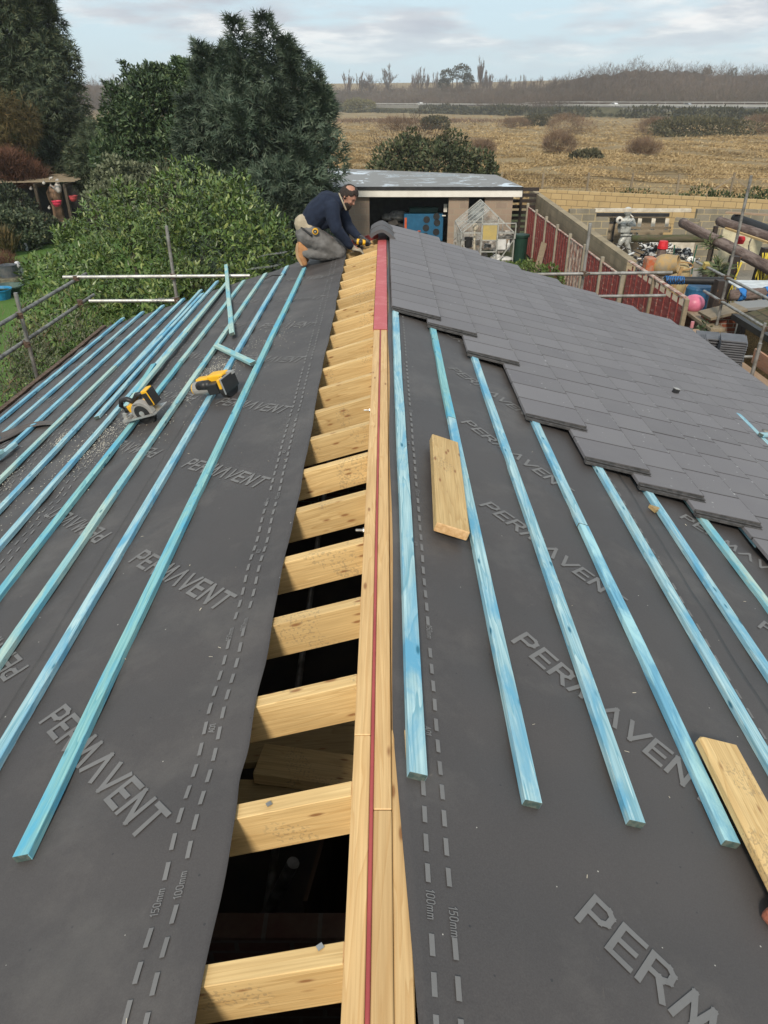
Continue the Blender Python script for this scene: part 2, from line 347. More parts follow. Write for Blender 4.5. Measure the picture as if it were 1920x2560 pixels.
M['rust'] = simple('rust', (.16, .11, .08), .7, .4, (.09, .055, .035), 30, bst=.3)
def membrane():
    m, nt, b = newmat('membrane'); b.inputs['Roughness'].default_value = .52; b.inputs['Specular IOR Level'].default_value = .35
    v = coords(nt, rand=True); v0 = coords(nt, rand=False)
    c = mixc(nt, ramp(nt, noise(nt, v, .9, 4), [(.35, 0.0), (.68, 1.0)]), (.053, .047, .046), (.068, .061, .059))
    c = mixc(nt, ramp(nt, noise(nt, v, 260, 2), [(.3, 0.0), (.75, .5)]), c, (.095, .088, .085))
    vo = N(nt, 'TexVoronoi'); vo.inputs['Scale'].default_value = 17; L(nt, v, vo.inputs['Vector']); sx = N(nt, 'SeparateColor'); L(nt, vo.outputs['Color'], sx.inputs[0])
    sp = math_(nt, 'MULTIPLY', math_(nt, 'LESS_THAN', vo.outputs['Distance'], math_(nt, 'MULTIPLY', sx.outputs[1], .055)), math_(nt, 'GREATER_THAN', sx.outputs[0], .55)); c = mixc(nt, sp, c, (.42, .40, .36))
    vo2 = N(nt, 'TexVoronoi'); vo2.inputs['Scale'].default_value = 23; L(nt, v, vo2.inputs['Vector']); sy = N(nt, 'SeparateColor'); L(nt, vo2.outputs['Color'], sy.inputs[0])
    s2 = math_(nt, 'MULTIPLY', math_(nt, 'LESS_THAN', vo2.outputs['Distance'], .08), math_(nt, 'GREATER_THAN', sy.outputs[0], .8)); c = mixc(nt, math_(nt, 'MULTIPLY', s2, .7), c, (.03, .03, .033))
    dust = ramp(nt, noise(nt, v0, 1.5, 9, .72), [(.50, 0.0), (.74, .42)]); c = mixc(nt, dust, c, (.17, .155, .14))
    sm = ramp(nt, noise(nt, v0, 6, 8, .7, .8), [(.68, 0.0), (.72, .35)]); c = mixc(nt, sm, c, (.20, .17, .14))
    L(nt, c, b.inputs['Base Color']); bump(nt, b, math_(nt, 'ADD', noise(nt, v, 420, 2), math_(nt, 'MULTIPLY', noise(nt, v, 7, 4), 6.0)), .22, .0012); return m
M['membrane'] = membrane()
def printm():
    m, nt, b = newmat('print'); b.inputs['Roughness'].default_value = .7
    v = coords(nt, rand=False); wv = N(nt, 'TexWave'); wv.inputs['Scale'].default_value = 120; wv.bands_direction = 'DIAGONAL'; L(nt, v, wv.inputs['Vector'])
    c = mixc(nt, ramp(nt, noise(nt, v, 9, 4), [(.4, .0), (.75, .4)]), (.175, .17, .166), (.098, .093, .09)); c = mixc(nt, math_(nt, 'MULTIPLY', wv.outputs['Fac'], .35), c, (.14, .14, .14)); L(nt, c, b.inputs['Base Color']); return m
M['print'] = printm()
def tilem(name='tile', base=(.150, .143, .150), b2=(.182, .174, .182)):
    m, nt, b = newmat(name); b.inputs['Roughness'].default_value = .68; b.inputs['Specular IOR Level'].default_value = .25
    g = N(nt, 'NewGeometry'); c = ramp(nt, g.outputs['Random Per Island'], [(0, base), (1, b2)])
    v = coords(nt, rand=False); c = mixc(nt, ramp(nt, noise(nt, v, 3, 5, .6), [(.35, 0.0), (.7, .35)]), c, (.195, .188, .188))
    vo = N(nt, 'TexVoronoi'); vo.inputs['Scale'].default_value = 22; L(nt, v, vo.inputs['Vector']); sx = N(nt, 'SeparateColor'); L(nt, vo.outputs['Color'], sx.inputs[0])
    cl = ramp(nt, noise(nt, v, 2.2, 3), [(.48, 0.0), (.56, 1.0)])
    sp = math_(nt, 'MULTIPLY', math_(nt, 'LESS_THAN', vo.outputs['Distance'], math_(nt, 'MULTIPLY', sx.outputs[1], .16)), math_(nt, 'GREATER_THAN', sx.outputs[0], .35)); c = mixc(nt, math_(nt, 'MULTIPLY', sp, math_(nt, 'MULTIPLY', cl, .7)), c, (.42, .42, .41))
    uv = N(nt, 'UVMap'); su = N(nt, 'SeparateXYZ'); L(nt, uv.outputs[0], su.inputs[0])
    gr = math_(nt, 'MAXIMUM', math_(nt, 'GREATER_THAN', su.outputs[1], .982), math_(nt, 'GREATER_THAN', math_(nt, 'ABSOLUTE', math_(nt, 'SUBTRACT', su.outputs[0], .5)), .484))  # edge grime lines that also paint in the shade of joints and laps
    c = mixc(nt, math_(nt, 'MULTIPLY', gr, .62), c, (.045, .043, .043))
    ed = math_(nt, 'GREATER_THAN', su.outputs[1], .965); en = ramp(nt, noise(nt, v, 24, 6, .75), [(.56, 0.0), (.66, .85)]); c = mixc(nt, math_(nt, 'MULTIPLY', ed, en), c, (.5, .5, .49))
    L(nt, c, b.inputs['Base Color']); bump(nt, b, noise(nt, v, 160, 3), .25, .001); return m
M['tile'] = tilem()
M['tile_joint_shade'] = simple('tile_joint_shade', (.035, .035, .036), .9, 0, (.05, .05, .05), 30)  # near-black tile sides: shade of the joint gaps painted into the colour
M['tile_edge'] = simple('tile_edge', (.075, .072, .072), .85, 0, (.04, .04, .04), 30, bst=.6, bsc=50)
# ---------------------------------------------------------------- the roof being built
TL, TR = .30, .33
nL = Vector((-TL, 0, 1)).normalized(); nR = Vector((TR, 0, 1)).normalized()
cL, cR = nL.z, nR.z                                        # horizontal run per metre of slope
def onL(X, D, off=0.0): return Vector((X, D, ZC - 1.5 + TL * X)) + nL * off
def onR(X, D, off=0.0): return Vector((X, D, ZC - 1.518 - TR * X)) + nR * off
def pix_on(side, u, v, off=0.0):
    """where the line of sight through a photo pixel meets a roof slope, off metres above it"""
    n = nL if side == 'L' else nR; q = onL(0, 0, off) if side == 'L' else onR(0, 0, off)
    r = ray(u, v); o = Vector((0, 0, ZC)); t = (q - o).dot(n) / r.dot(n); return o + r * t
YN, YF = -1.2, 10.65
house = thing('house_extension', 'single storey extension with its pitched roof half boarded, half tiled in dark grey', 'house', (0, 4, 0))
EDGE = lambda D: -(.375 + .0115 * D) + .004 * math.sin(D * 2.3) + .0025 * math.sin(D * 7.1) - .010 * math.exp(-((D - 1.33) / .07) ** 2)
def wr(s, X, D):
    r = abs(X)
    w_ = -.010 * (1 - math.cos(2 * math.pi * (D - .82) / .4)) * .5 * (.6 + .4 * math.sin(1.9 * r + .8 * D))
    w_ += .0045 * math.exp(-(math.sin(1.15 * D + 2.6 * r + .5 * math.sin(2.1 * D)) / .17) ** 2) + .0035 * math.exp(-(math.sin(.9 * D - 2.1 * r + 1.7 + .4 * math.sin(3 * r)) / .15) ** 2)
    w_ += .0022 * math.sin(3.1 * D + 5 * r + 1.3 * s) * math.sin(2.2 * r - 1.7 * D + s) + .0015 * math.sin(11 * D - 9 * r + s)
    w_ *= min(1, max(0, (r - .06) / .22))
    if s == 0: w_ += .004 * max(0, math.sin(1.3 * D + 2 * r)) ** 4 * min(1, max(0, (r - .06) / .22))
    return w_
def strip(name, side, xa, xb, lift, mat, y0, y1, nx=40, step=.033, sidx=0, curl=0.0):
    """a sheet of underlay following the slope from xa(D) down to xb"""
    on = onL if side == 'L' else onR; ny = int((y1 - y0) / step); V = []; Fs = []
    for j in range(ny + 1):
        D = y0 + (y1 - y0) * j / ny
        a = xa(D) if callable(xa) else xa; b = xb(D) if callable(xb) else xb
        for i in range(nx + 1):
            t = i / nx; X = a + (b - a) * t; e = 0.0
            if curl: e = curl * math.exp(-((X - a) / .03) ** 2) * (1 + .5 * math.sin(D * 3.1))
            V.append(on(X, D, lift + wr(sidx, X, D) + e))
    for j in range(ny):
        for i in range(nx):
            q = j * (nx + 1) + i; f = (q, q + 1, q + nx + 2, q + nx + 1); Fs.append(f if side == 'R' else f[::-1])
    o = link(name, fast_mesh(name, [tuple(p) for p in V], Fs, True), mat, house, world=Matrix.Identity(4))
    sol = o.modifiers.new('thick', 'SOLIDIFY'); sol.thickness = .0015; sol.offset = -1; return o
mem = {}
mem['L1'] = strip('roof_underlay', 'L', EDGE, -1.366, .006, M['membrane'], YN, 9.66)
mem['L2'] = strip('roof_underlay', 'L', -1.26, -2.43, .003, M['membrane'], YN, 9.62, sidx=0)
mem['L3'] = strip('roof_underlay', 'L', -2.32, -3.70, .000, M['membrane'], YN, 9.50, sidx=0)
REDGE = lambda D: .024 + .05 * max(0, min(1, (1.35 - D) / .9)) + .004 * math.sin(3.3 * D) * (1 if D > 1.4 else 0)
mem['R1'] = strip('roof_underlay', 'R', REDGE, 1.44, .006, M['membrane'], YN, 10.5, nx=56, curl=.006)
mem['R2'] = strip('roof_underlay', 'R', 1.33, 2.85, .003, M['membrane'], YN, 10.5, nx=40, sidx=0)
mem['R3'] = strip('roof_underlay', 'R', 2.75, 4.38, .000, M['membrane'], YN, 10.5, nx=20, step=.2, sidx=0)
for k in ('L2', 'L3', 'R2', 'R3'): mem[k]['label'] = 'lower overlapping width of dark grey underlay'
# ---- printing on the underlay
FONT = {'P': (.62, [[(0, 0), (0, 1)], [(0, 1), (.40, 1), (.55, .88), (.55, .60), (.40, .47), (0, .47)]]),
 'E': (.58, [[(0, 0), (0, 1)], [(0, 1), (.55, 1)], [(0, .5), (.48, .5)], [(0, 0), (.55, 0)]]),
 'R': (.64, [[(0, 0), (0, 1)], [(0, 1), (.40, 1), (.55, .88), (.55, .62), (.40, .5), (0, .5)], [(.30, .5), (.60, 0)]]),
 'M': (.92, [[(0, 0), (.20, 1), (.44, .15), (.68, 1), (.88, 0)]]),
 'Y': (.74, [[(0, 0), (.36, 1), (.72, 0)]]),
 'V': (.70, [[(0, 1), (.34, 0), (.68, 1)]]),
 'N': (.66, [[(0, 0), (0, 1), (.58, 0), (.58, 1)]]),
 'T': (.62, [[(0, 1), (.62, 1)], [(.31, 1), (.31, 0)]]),
 'A': (.60, [[(0, 0), (.28, 1), (.56, 0)], [(.1, .33), (.46, .33)]]),
 '0': (.55, [[(0, .15), (0, .85), (.15, 1), (.35, 1), (.5, .85), (.5, .15), (.35, 0), (.15, 0), (0, .15)]]),
 '1': (.30, [[(.0, .8), (.2, 1), (.2, 0)]]),
 '5': (.52, [[(.48, 1), (.04, 1), (0, .55), (.32, .6), (.48, .42), (.48, .18), (.32, 0), (0, .02)]]),
 'm': (.78, [[(0, 0), (0, .62)], [(0, .5), (.15, .64), (.34, .6), (.36, 0)], [(.36, .5), (.5, .64), (.7, .6), (.72, 0)]])}
class Print:
    def __init__(s, side, lift): s.mb = MB(); s.side = side; s.k = 0; s.lift = lift; s.on = onL if side == 'L' else onR
    def pt(s, X, D): return s.on(X, D, s.lift + wr(0, X, D) + .0032 + s.k * .00006)
    def stroke(s, f, p, q, th, ext=0.5):
        (x0, y0), (x1, y1) = p, q; dx, dy = x1 - x0, y1 - y0; l = math.hypot(dx, dy) or 1; ux, uy = dx / l, dy / l
        x0 -= ux * th * ext; y0 -= uy * th * ext; x1 += ux * th * ext; y1 += uy * th * ext
        n = max(1, int(l / .018)); s.k = (s.k + 1) % 7
        for i in range(n):
            a, b = i / n, (i + 1) / n
            c = [(x0 + (x1 - x0) * t - uy * w_ * th / 2, y0 + (y1 - y0) * t + ux * w_ * th / 2) for t, w_ in ((a, -1), (b, -1), (b, 1), (a, 1))]
            pts = [s.pt(*f(*c_)) for c_ in c]
            if (pts[1] - pts[0]).cross(pts[2] - pts[1]).z < 0: pts = pts[::-1]
            s.mb.quad(*pts)
    def text(s, word, X0, D0, e, u, h, th, wsc=1.0, gap=.2):
        """X0, D0: start of the baseline; e, u: unit directions (across slope metres, along ridge metres) of the baseline and of up"""
        cc = cL if s.side == 'L' else cR; x = 0
        for ch in word:
            wd, st = FONT[ch]
            for pl in st:
                for a, b in zip(pl, pl[1:]):
                    f = lambda p, q: (X0 + (e[0] * p + u[0] * q) * cc, D0 + e[1] * p + u[1] * q)
                    s.stroke(f, ((x + a[0]) * h * wsc, a[1] * h), ((x + b[0]) * h * wsc, b[1] * h), th)
            x += wd + gap
    def dash(s, X, y0, y1, ln=.043, per=.072, wd=.0115, xf=None, skip=None, lab=None, h=.013):
        D = y0
        while D < y1:
            XX = X + (xf(D) if xf else 0)
            f = lambda p, q: (XX + p, D + q)
            if skip and any(a < D < a + .085 for a in skip): D += .085; continue
            s.stroke(f, (0, 0), (0, ln), wd, 0); D += per
    def done(s, parent): return s.mb.build('printed_marks', M['print'], parent, local=False, world=Matrix.Identity(4))
q = .7071
e1, u1 = (q, -q), (q, q); e2, u2 = (-q, q), (-q, -q)
LOGO = 'PERMYVENT'
pr = Print('L', .006); per = .985
SK = [.5 + .985 * k - .24 for k in range(11)]
def small(pr, words, side, flip=1):
    for (w_, X, D) in words:
        if flip > 0: pr.text(w_, X, D, (0, 1), (-1, 0), .021, .0034, gap=.16)
        else: pr.text(w_, X, D, (0, -1), (1, 0), .021, .0034, gap=.16)
for k in range(10):
    pr.text(LOGO, -1.175 - .002 * k, 1.745 + per * k, e1, u1, .086, .0165, wsc=1.18, gap=.22)
ofs = lambda D: -.0115 * D
sk1 = [.985 * k + .965 for k in range(-1, 10)]; sk2 = [.985 * k + 1.0 for k in range(-1, 10)]
pr.dash(-.5275, -.2, 9.5, ln=.046, per=.0775, xf=ofs, skip=sk1); pr.dash(-.4795, -.23, 9.5, ln=.046, per=.0775, xf=ofs, skip=sk2)
for k in range(-1, 9):
    pr.text('150mm', -.5215 + ofs(sk1[k + 1]), sk1[k + 1] + .002, (0, 1), (-1, 0), .019, .0025, gap=.26, wsc=.88)
    pr.text('100mm', -.4735 + ofs(sk2[k + 1]), sk2[k + 1] + .002, (0, 1), (-1, 0), .019, .0025, gap=.26, wsc=.88)
    pr.text('A01', -.496 + ofs(1.5 + .985 * k), 1.52 + .985 * k, (0, 1), (-1, 0), .018, .003, gap=.15)
pr.dash(-1.235, -.2, 9.5, ln=.05, per=.0985, xf=lambda D: -.001 * D, wd=.010)
pr.done(mem['L1'])
pr = Print('L', .003)
for k in range(10): pr.text(LOGO, -1.40, 2.10 + per * k, e2, u2, .086, .0165, wsc=1.13, gap=.22)
for X in (-1.965, -2.015): pr.dash(X, .2, 9.5, ln=.046, per=.09)
pr.done(mem['L2'])
pr = Print('L', .0)
for k in range(9): pr.text(LOGO, -3.42, 2.6 + per * k, e1, u1, .086, .0165, wsc=1.13, gap=.22)
for X in (-2.56, -2.615, -3.62): pr.dash(X, .8, 9.4, ln=.046, per=.09)
pr.done(mem['L3'])
pr = Print('R', .006)
for k in range(-1, 7): pr.text(LOGO, .455, .965 + .985 * k, e1, u1, .090, .0155, wsc=1.10, gap=.22)
sk1 = [.985 * k + .84 for k in range(-1, 8)]
pr.dash(.147, -.2, 7.5, ln=.046, per=.0775, skip=sk1); pr.dash(.0975, -.2, 7.5, ln=.046, per=.0775, skip=[k + .03 for k in sk1])
for k in range(-1, 7):
    pr.text('150mm', .141, sk1[k + 1] + .089, (0, -1), (1, 0), .019, .0025, gap=.26, wsc=.88)
    pr.text('100mm', .0915, sk1[k + 1] + .119, (0, -1), (1, 0), .019, .0025, gap=.26, wsc=.88)
    pr.text('A01', .112, .985 * k + 1.45, (0, -1), (1, 0), .018, .003, gap=.15)
pr.dash(1.348, -.2, 6.5, ln=.05, per=.0985, xf=lambda D: -.002 * D, wd=.010)
pr.done(mem['R1'])
pr = Print('R', .003)
for k in range(-1, 5): pr.text(LOGO, 1.70, 2.53 + .985 * k, e1, u1, .090, .0155, wsc=1.10, gap=.22)
pr.done(mem['R2'])
# ---- ridge: timbers either side of a red steel plate, third timber, cap
zr = ZC - 1.525
def rt(x0, x1, y0, y1, dz=0.0, h=.22, mat='ridge_pine', nm='ridge_timber'):
    return beam(nm, ((x0 + x1) / 2, y0, zr + dz - h / 2), ((x0 + x1) / 2, y1, zr + dz - h / 2), x1 - x0, h, M[mat], house, b=.0025)
rt(-.0835, -.0385, YN, 1.395); rt(-.0838, -.0385, 1.397, 5.45); rt(-.0835, -.0385, 5.452, 10.35, -.001)
rt(-.0270, .0180, YN, 1.155); rt(-.0272, .0180, 1.158, 5.6, -.0005); rt(-.0270, .018, 5.602, 10.35, -.001)
rt(.0195, .0600, YN, 1.42, -.004); rt(.0195, .0560, 1.422, 10.35, -.013)
o = rt(-.0375, -.0280, YN, 10.3, .0015, .2, 'red_steel', 'flitch_plate'); o['label'] = 'red steel plate edge between the ridge timbers'
mb = MB(); prof = [(-.0895, -.012), (-.0895, .006), (.0225, .006), (.0225, -.014)]
for y0, y1 in ((5.42, 7.9), (7.902, 10.3)):
    for i in range(3):
        (xa, za_), (xb, zb) = prof[i], prof[i + 1]
        mb.quad((xa, y0, zr + za_), (xb, y0, zr + zb), (xb, y1, zr + zb), (xa, y1, zr + za_))
o = mb.build('ridge_cap_strip', M['red_cap'], house, local=False, world=Matrix.Identity(4)); s_ = o.modifiers.new('t', 'SOLIDIFY'); s_.thickness = .003; o['label'] = 'wide dusty red strip capping the far half of the ridge'
# rafters on the open side
for k in range(-1, 24):
    y = .8195 + .4 * k + random.uniform(-.004, .004)
    a = onL(-.085, y, -.0765); b = onL(-3.62 if y < 9.3 else -.85, y, -.084)
    o = beam('rafter', a, b, .047, .145, M['pine'], house, up=nL, b=.002)
for k in range(-1, 24):
    if k % 2 == 0:
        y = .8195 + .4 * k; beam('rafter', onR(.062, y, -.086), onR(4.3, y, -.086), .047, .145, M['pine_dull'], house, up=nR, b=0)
o = beam('gable_board', onL(-.09, 9.93, -.03), onL(-.45, 9.93, -.03), .012, .12, M['red_steel'], house, up=nL); o['label'] = 'red board beside the last rafters'
# bolts through the ridge
for y in (2.62, 3.28, 2.05, 4.0):
    mb = MB(); mb.tube((-.084, y, zr - .085), (-.125, y, zr - .085), .006, n=8); mb.tube((-.084, y, zr - .085), (-.094, y, zr - .085), .012, n=6)
    mb.build('bolt', M['zinc'], house, local=False, world=Matrix.Identity(4))
# joist hanger scraps and nails on near rafters
for (u, v) in ((799, 2367), (671, 2010)):
    p = pix_on('L', u, v, .001); mb = MB(); mb.box(p, (.014, .012, .002), Matrix.Rotation(.6, 3, 'Z')); mb.build('nail_plate', M['zinc'], house, local=False, world=Matrix.Identity(4))
# battens
def batten(side, X, y0, y1, mat, off=.0185, wd=.05, h=.025, skew=0.0, parent=house, nm='batten', dx=0.0):
    on, n = (onL, nL) if side == 'L' else (onR, nR)
    return beam(nm, on(X + dx, y0, off), on(X + skew + dx, y1, off), wd, h, M[mat], parent, up=n, b=.0015, jag=.0012)
LB = ['batten_teal', 'batten', 'batten_pale', 'batten_teal', 'batten', 'batten', 'batten_pale', 'batten_deep', 'batten', 'batten_deep']
Lfar = [8.98, 9.53, 9.50, 9.48, 9.45, 9.5, 9.58, 9.56, 9.56, 9.57]
Lnear = [1.19, YN, YN, YN, YN, YN, 2.9, 5.1, 5.35, 4.2]
for k in range(10):
    X = -.973 - .2825 * k
    if k in (1, 3, 4, 6):       # battens butt-joined along their run
        m_ = [5.1, 0, 0, 6.15, 7.2, 0, 6.8][k] if k != 1 else 5.0
        batten('L', X, Lnear[k], m_, LB[k]); batten('L', X, m_ + .002, Lfar[k], LB[(k + 3) % 10])
    else: batten('L', X, Lnear[k], Lfar[k], LB[k])
RB = ['batten', 'batten', 'batten', 'batten_deep', 'batten', 'batten', 'batten_pale']
Rnear = [1.255, 1.25, 1.262, 1.266, .62, .5, .4]; Rfar = [6.3, 6.2, 5.8, 4.75, 4.3, 4.15, 4.0]
RX = [.081, .388, .688, .974, 1.285, 1.555, 1.842]
for k in range(7):
    if k == 1: batten('R', RX[k], Rnear[k], 3.9, RB[k]); batten('R', RX[k], 3.902, Rfar[k], 'batten_teal')
    elif k == 3: batten('R', RX[k], Rnear[k], 3.0, RB[k]); batten('R', RX[k], 3.002, Rfar[k], 'batten')
    else: batten('R', RX[k], Rnear[k], Rfar[k], RB[k])
for k in range(7, 15): batten('R', 1.842 + .2925 * (k - 6), 3.4, 10.4, 'batten')
# tiles (one covering: a surface pattern of laid slabs)
V, Fs, UV, MI = [], [], [], []
def tile(Xh, y0, wd=.298, ln=.40, lip=False):
    s = .078; b0 = .036; jy = random.uniform(-.0015, .0015); jz = random.uniform(0, .0016); jr = random.uniform(-.0012, .0012)
    def P(x, y, z): return tuple(onR(Xh + x + jr * (y > 0), y0 + y + jy, b0 + s * x + z + jz))
    o = len(V); g = .006
    V.extend([P(0, g, 0), P(ln, g, 0), P(ln, wd, 0), P(0, wd, 0), P(0, g, .021), P(ln - .002, g, .028), P(ln - .002, wd, .028), P(0, wd, .021)])
    Fs.extend([(o, o + 3, o + 2, o + 1), (o + 4, o + 5, o + 6, o + 7), (o, o + 1, o + 5, o + 4), (o + 1, o + 2, o + 6, o + 5), (o + 2, o + 3, o + 7, o + 6), (o + 3, o, o + 4, o + 7)])
    for i in range(6): UV.extend([(0, 0), (1, 0), (1, 1), (0, 1)] if i != 1 else [(0, 0), (0, 1), (1, 1), (1, 0)])
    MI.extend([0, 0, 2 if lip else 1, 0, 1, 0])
    if lip:
        for (ya, yb, za_, zb) in ((-.030, .01, -.014, .004), (-.016, .01, .0075, .0135)):
            o = len(V)
            V.extend([P(.004, ya, za_), P(ln + .004, ya, za_), P(ln + .004, yb, za_), P(.004, yb, za_), P(.004, ya, zb), P(ln + .004, ya, zb), P(ln + .004, yb, zb), P(.004, yb, zb)])
            Fs.extend([(o, o + 3, o + 2, o + 1), (o + 4, o + 5, o + 6, o + 7), (o, o + 1, o + 5, o + 4), (o + 1, o + 2, o + 6, o + 5), (o + 2, o + 3, o + 7, o + 6), (o + 3, o, o + 4, o + 7)])
            UV.extend([(0, 0)] * 24); MI.extend([2] * 6)
starts = [5.97, 5.82, 5.37, 4.32, 3.87, 3.72, 3.57, 3.12, 2.67, 2.52, 2.37, 2.22, 2.07, 1.92, 1.77]
heads = [.045, .338, .625, .905, 1.195, 1.49, 1.785, 2.077] + [2.077 + .2925 * i for i in range(1, 8)]
for k in range(15):
    y = starts[k]; first = True
    while y + .3 < 10.72:
        tile(heads[k], y, ln=.40 if k < 14 else .35, lip=first); first = False; y += .3
me = bpy.data.meshes.new('roof_tiles'); me.from_pydata(V, [], Fs); uvl = me.uv_layers.new(name='UVMap'); me.polygons.foreach_set('material_index', MI)
uvl.data.foreach_set('uv', np.array(UV, np.float32).ravel()); me.update()
o = link('tile_covering', me, M['tile'], house, world=Matrix.Identity(4)); me.materials.append(M['tile_joint_shade']); me.materials.append(M['tile_edge']); bev(o, .0018)
# ridge tiles over the far end
for (y0, y1, dz) in ((9.33, 9.80, .0), (9.78, 10.25, -.008)):
    mb = MB(); outer, inner = [], []
    for i in range(15):
        t = -1 + 2 * i / 14; x = -.03 + t * .155; z = zr + .135 - .085 * (abs(t) ** 1.5) - .02 * t + dz - .03 * max(0, abs(t) - .8)
        outer.append((x, z)); inner.append((-.03 + t * .135, z - .022))
    for j, yy in enumerate((y0, y0 + .05, y0 + .051, y1)):
        e = 1.06 if j < 2 else 1.0
        mb.v += [(-.03 + (x + .03) * e, yy, zr + (z - zr) * (1 if j > 1 else 1.0) + (.012 if j < 2 else 0)) for x, z in outer] + [(x, yy, z) for x, z in inner]
    n = 15; tot = 30
    for j in range(3):
        a, b = j * tot, (j + 1) * tot
        mb.f += [(a + i, a + i + 1, b + i + 1, b + i) for i in range(n - 1)] + [(a + n + i + 1, a + n + i, b + n + i, b + n + i + 1) for i in range(n - 1)]
        mb.f += [(a, b, b + n, a + n), (a + n - 1, a + 2 * n - 1, b + 2 * n - 1, b + n - 1)]
    mb.f += [(i + 1, i, n + i, n + i + 1) for i in range(n - 1)]; a = 3 * tot
    mb.f += [(a + i, a + i + 1, a + n + i + 1, a + n + i) for i in range(n - 1)]
    mb.build('ridge_tile', M['tile'], house, smooth=False, local=False, world=Matrix.Identity(4))
# walls, eaves board, interior
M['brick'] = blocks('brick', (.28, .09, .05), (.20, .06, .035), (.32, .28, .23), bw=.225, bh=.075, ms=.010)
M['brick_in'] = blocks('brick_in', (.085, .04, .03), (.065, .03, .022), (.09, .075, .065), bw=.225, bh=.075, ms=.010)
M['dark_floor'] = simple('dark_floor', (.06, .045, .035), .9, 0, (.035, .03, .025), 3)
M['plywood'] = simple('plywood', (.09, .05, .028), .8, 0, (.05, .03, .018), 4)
def wall(name, p0, p1, z0, z1, th, mat, parent=None):
    m = frame((p0[0], p0[1], z0), (p1[0], p1[1], z0)); Ln = math.hypot(p1[0] - p0[0], p1[1] - p0[1])
    mb = MB(); mb.box((Ln / 2, 0, (z1 - z0) / 2), (Ln, th, z1 - z0)); return link(name, mb.mesh(name), mat, parent, world=m)
wall('wall', (-3.5, -1.2), (-3.5, 9.55), 0, 2.62, .3, M['brick'], house)
wall('wall', (4.15, -1.2), (4.15, 10.5), 0, 2.28, .3, M['brick'], house)
wall('wall', (-3.35, 9.40), (4.0, 9.40), 0, 2.36, .28, M['brick'], house)
wall('wall', (-3.35, -1.05), (4.0, -1.05), 0, 2.36, .28, M['brick'], house)
for (yy, th) in ((9.40, .28), (-1.05, .28)):
    mb = MB(); mb.prism([(-3.3, 2.362), (3.95, 2.362), (.05, zr - .26), (-.12, zr - .26)], 0, th, Matrix(((1, 0, 0, 0), (0, 0, 1, yy - th / 2), (0, 1, 0, 0), (0, 0, 0, 1))))
    mb.build('gable_wall', M['brick'], house, local=False, world=Matrix.Identity(4))
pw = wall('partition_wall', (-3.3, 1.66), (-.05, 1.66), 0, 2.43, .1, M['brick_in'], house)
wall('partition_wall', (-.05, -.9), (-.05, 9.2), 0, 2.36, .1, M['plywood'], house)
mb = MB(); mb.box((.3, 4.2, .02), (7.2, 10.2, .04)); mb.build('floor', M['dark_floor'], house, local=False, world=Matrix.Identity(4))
mb = MB()
for i in range(13): mb.bar((-3.79 + random.uniform(-.006, .006), -1.2 + i * .83, ZC - 2.655), (-3.79 + random.uniform(-.006, .006), -.38 + i * .83, ZC - 2.655), .05, .05)
mb.build('eaves_board', M['rust'], house, local=False, world=Matrix.Identity(4))
fa = wall('fascia', (4.42, -1.2), (4.42, 10.6), ZC - 3.15, ZC - 2.99, .03, M['old_wood'], house)
# timbers, tube and sheet seen through the gap
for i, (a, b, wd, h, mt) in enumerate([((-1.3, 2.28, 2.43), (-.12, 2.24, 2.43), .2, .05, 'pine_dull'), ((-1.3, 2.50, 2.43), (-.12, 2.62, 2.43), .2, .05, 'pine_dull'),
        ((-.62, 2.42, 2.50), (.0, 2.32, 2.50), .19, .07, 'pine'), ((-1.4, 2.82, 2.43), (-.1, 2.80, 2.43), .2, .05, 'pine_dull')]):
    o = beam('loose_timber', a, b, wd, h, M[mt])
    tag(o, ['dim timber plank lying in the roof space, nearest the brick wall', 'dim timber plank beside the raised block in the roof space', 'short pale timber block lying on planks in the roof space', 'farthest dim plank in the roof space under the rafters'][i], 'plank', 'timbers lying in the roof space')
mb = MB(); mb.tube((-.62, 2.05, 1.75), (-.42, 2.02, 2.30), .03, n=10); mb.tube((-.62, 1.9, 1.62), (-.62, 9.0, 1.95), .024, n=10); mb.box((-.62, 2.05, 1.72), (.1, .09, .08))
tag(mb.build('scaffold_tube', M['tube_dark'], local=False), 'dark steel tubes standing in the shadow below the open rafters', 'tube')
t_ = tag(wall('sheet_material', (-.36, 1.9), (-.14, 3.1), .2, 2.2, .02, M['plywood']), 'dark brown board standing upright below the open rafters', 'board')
# ---------------------------------------------------------------- loose pieces lying on the roof
def loose(nm, a, b, wd, h, mat, label, cat, side, group=None, bw=.003):
    n = nL if side == 'L' else nR
    return tag(beam(nm, a, b, wd, h, M[mat], None, up=n, b=bw, jag=.001), label, cat, group)
G1 = 'loose roof battens on the left slope'
def onpix(side, u, v, off): return pix_on(side, u, v, off)
loose('loose_batten', onpix('L', 196, 1063, .0185), onpix('L', 500, 726, .0185), .05, .025, 'batten', 'long blue batten lying against the sixth row, lower of the touching pair', 'batten', 'L', G1)
loose('loose_batten', onpix('L', 240, 1045, .0185), onpix('L', 541, 704, .0185), .05, .025, 'batten', 'long blue batten, upper of the touching pair, cut end beside sawdust', 'batten', 'L', G1)
loose('loose_batten', onpix('L', 310, 1020, .0445), onpix('L', 566, 706, .0445), .05, .025, 'batten_pale', 'pale green-blue batten passing under the left circular saw', 'batten', 'L', G1)
loose('loose_batten', onpix('L', 335, 985, .0445), onpix('L', 383, 912, .0445), .05, .025, 'batten_teal', 'short turquoise batten offcut just above the left saw handle', 'batten', 'L', G1)
loose('loose_batten', onpix('L', 578, 836, .0445), onpix('L', 563, 663, .0445), .05, .028, 'batten_pale', 'pale batten lying askew and upright across the rows near the scaffold rail', 'batten', 'L', G1)
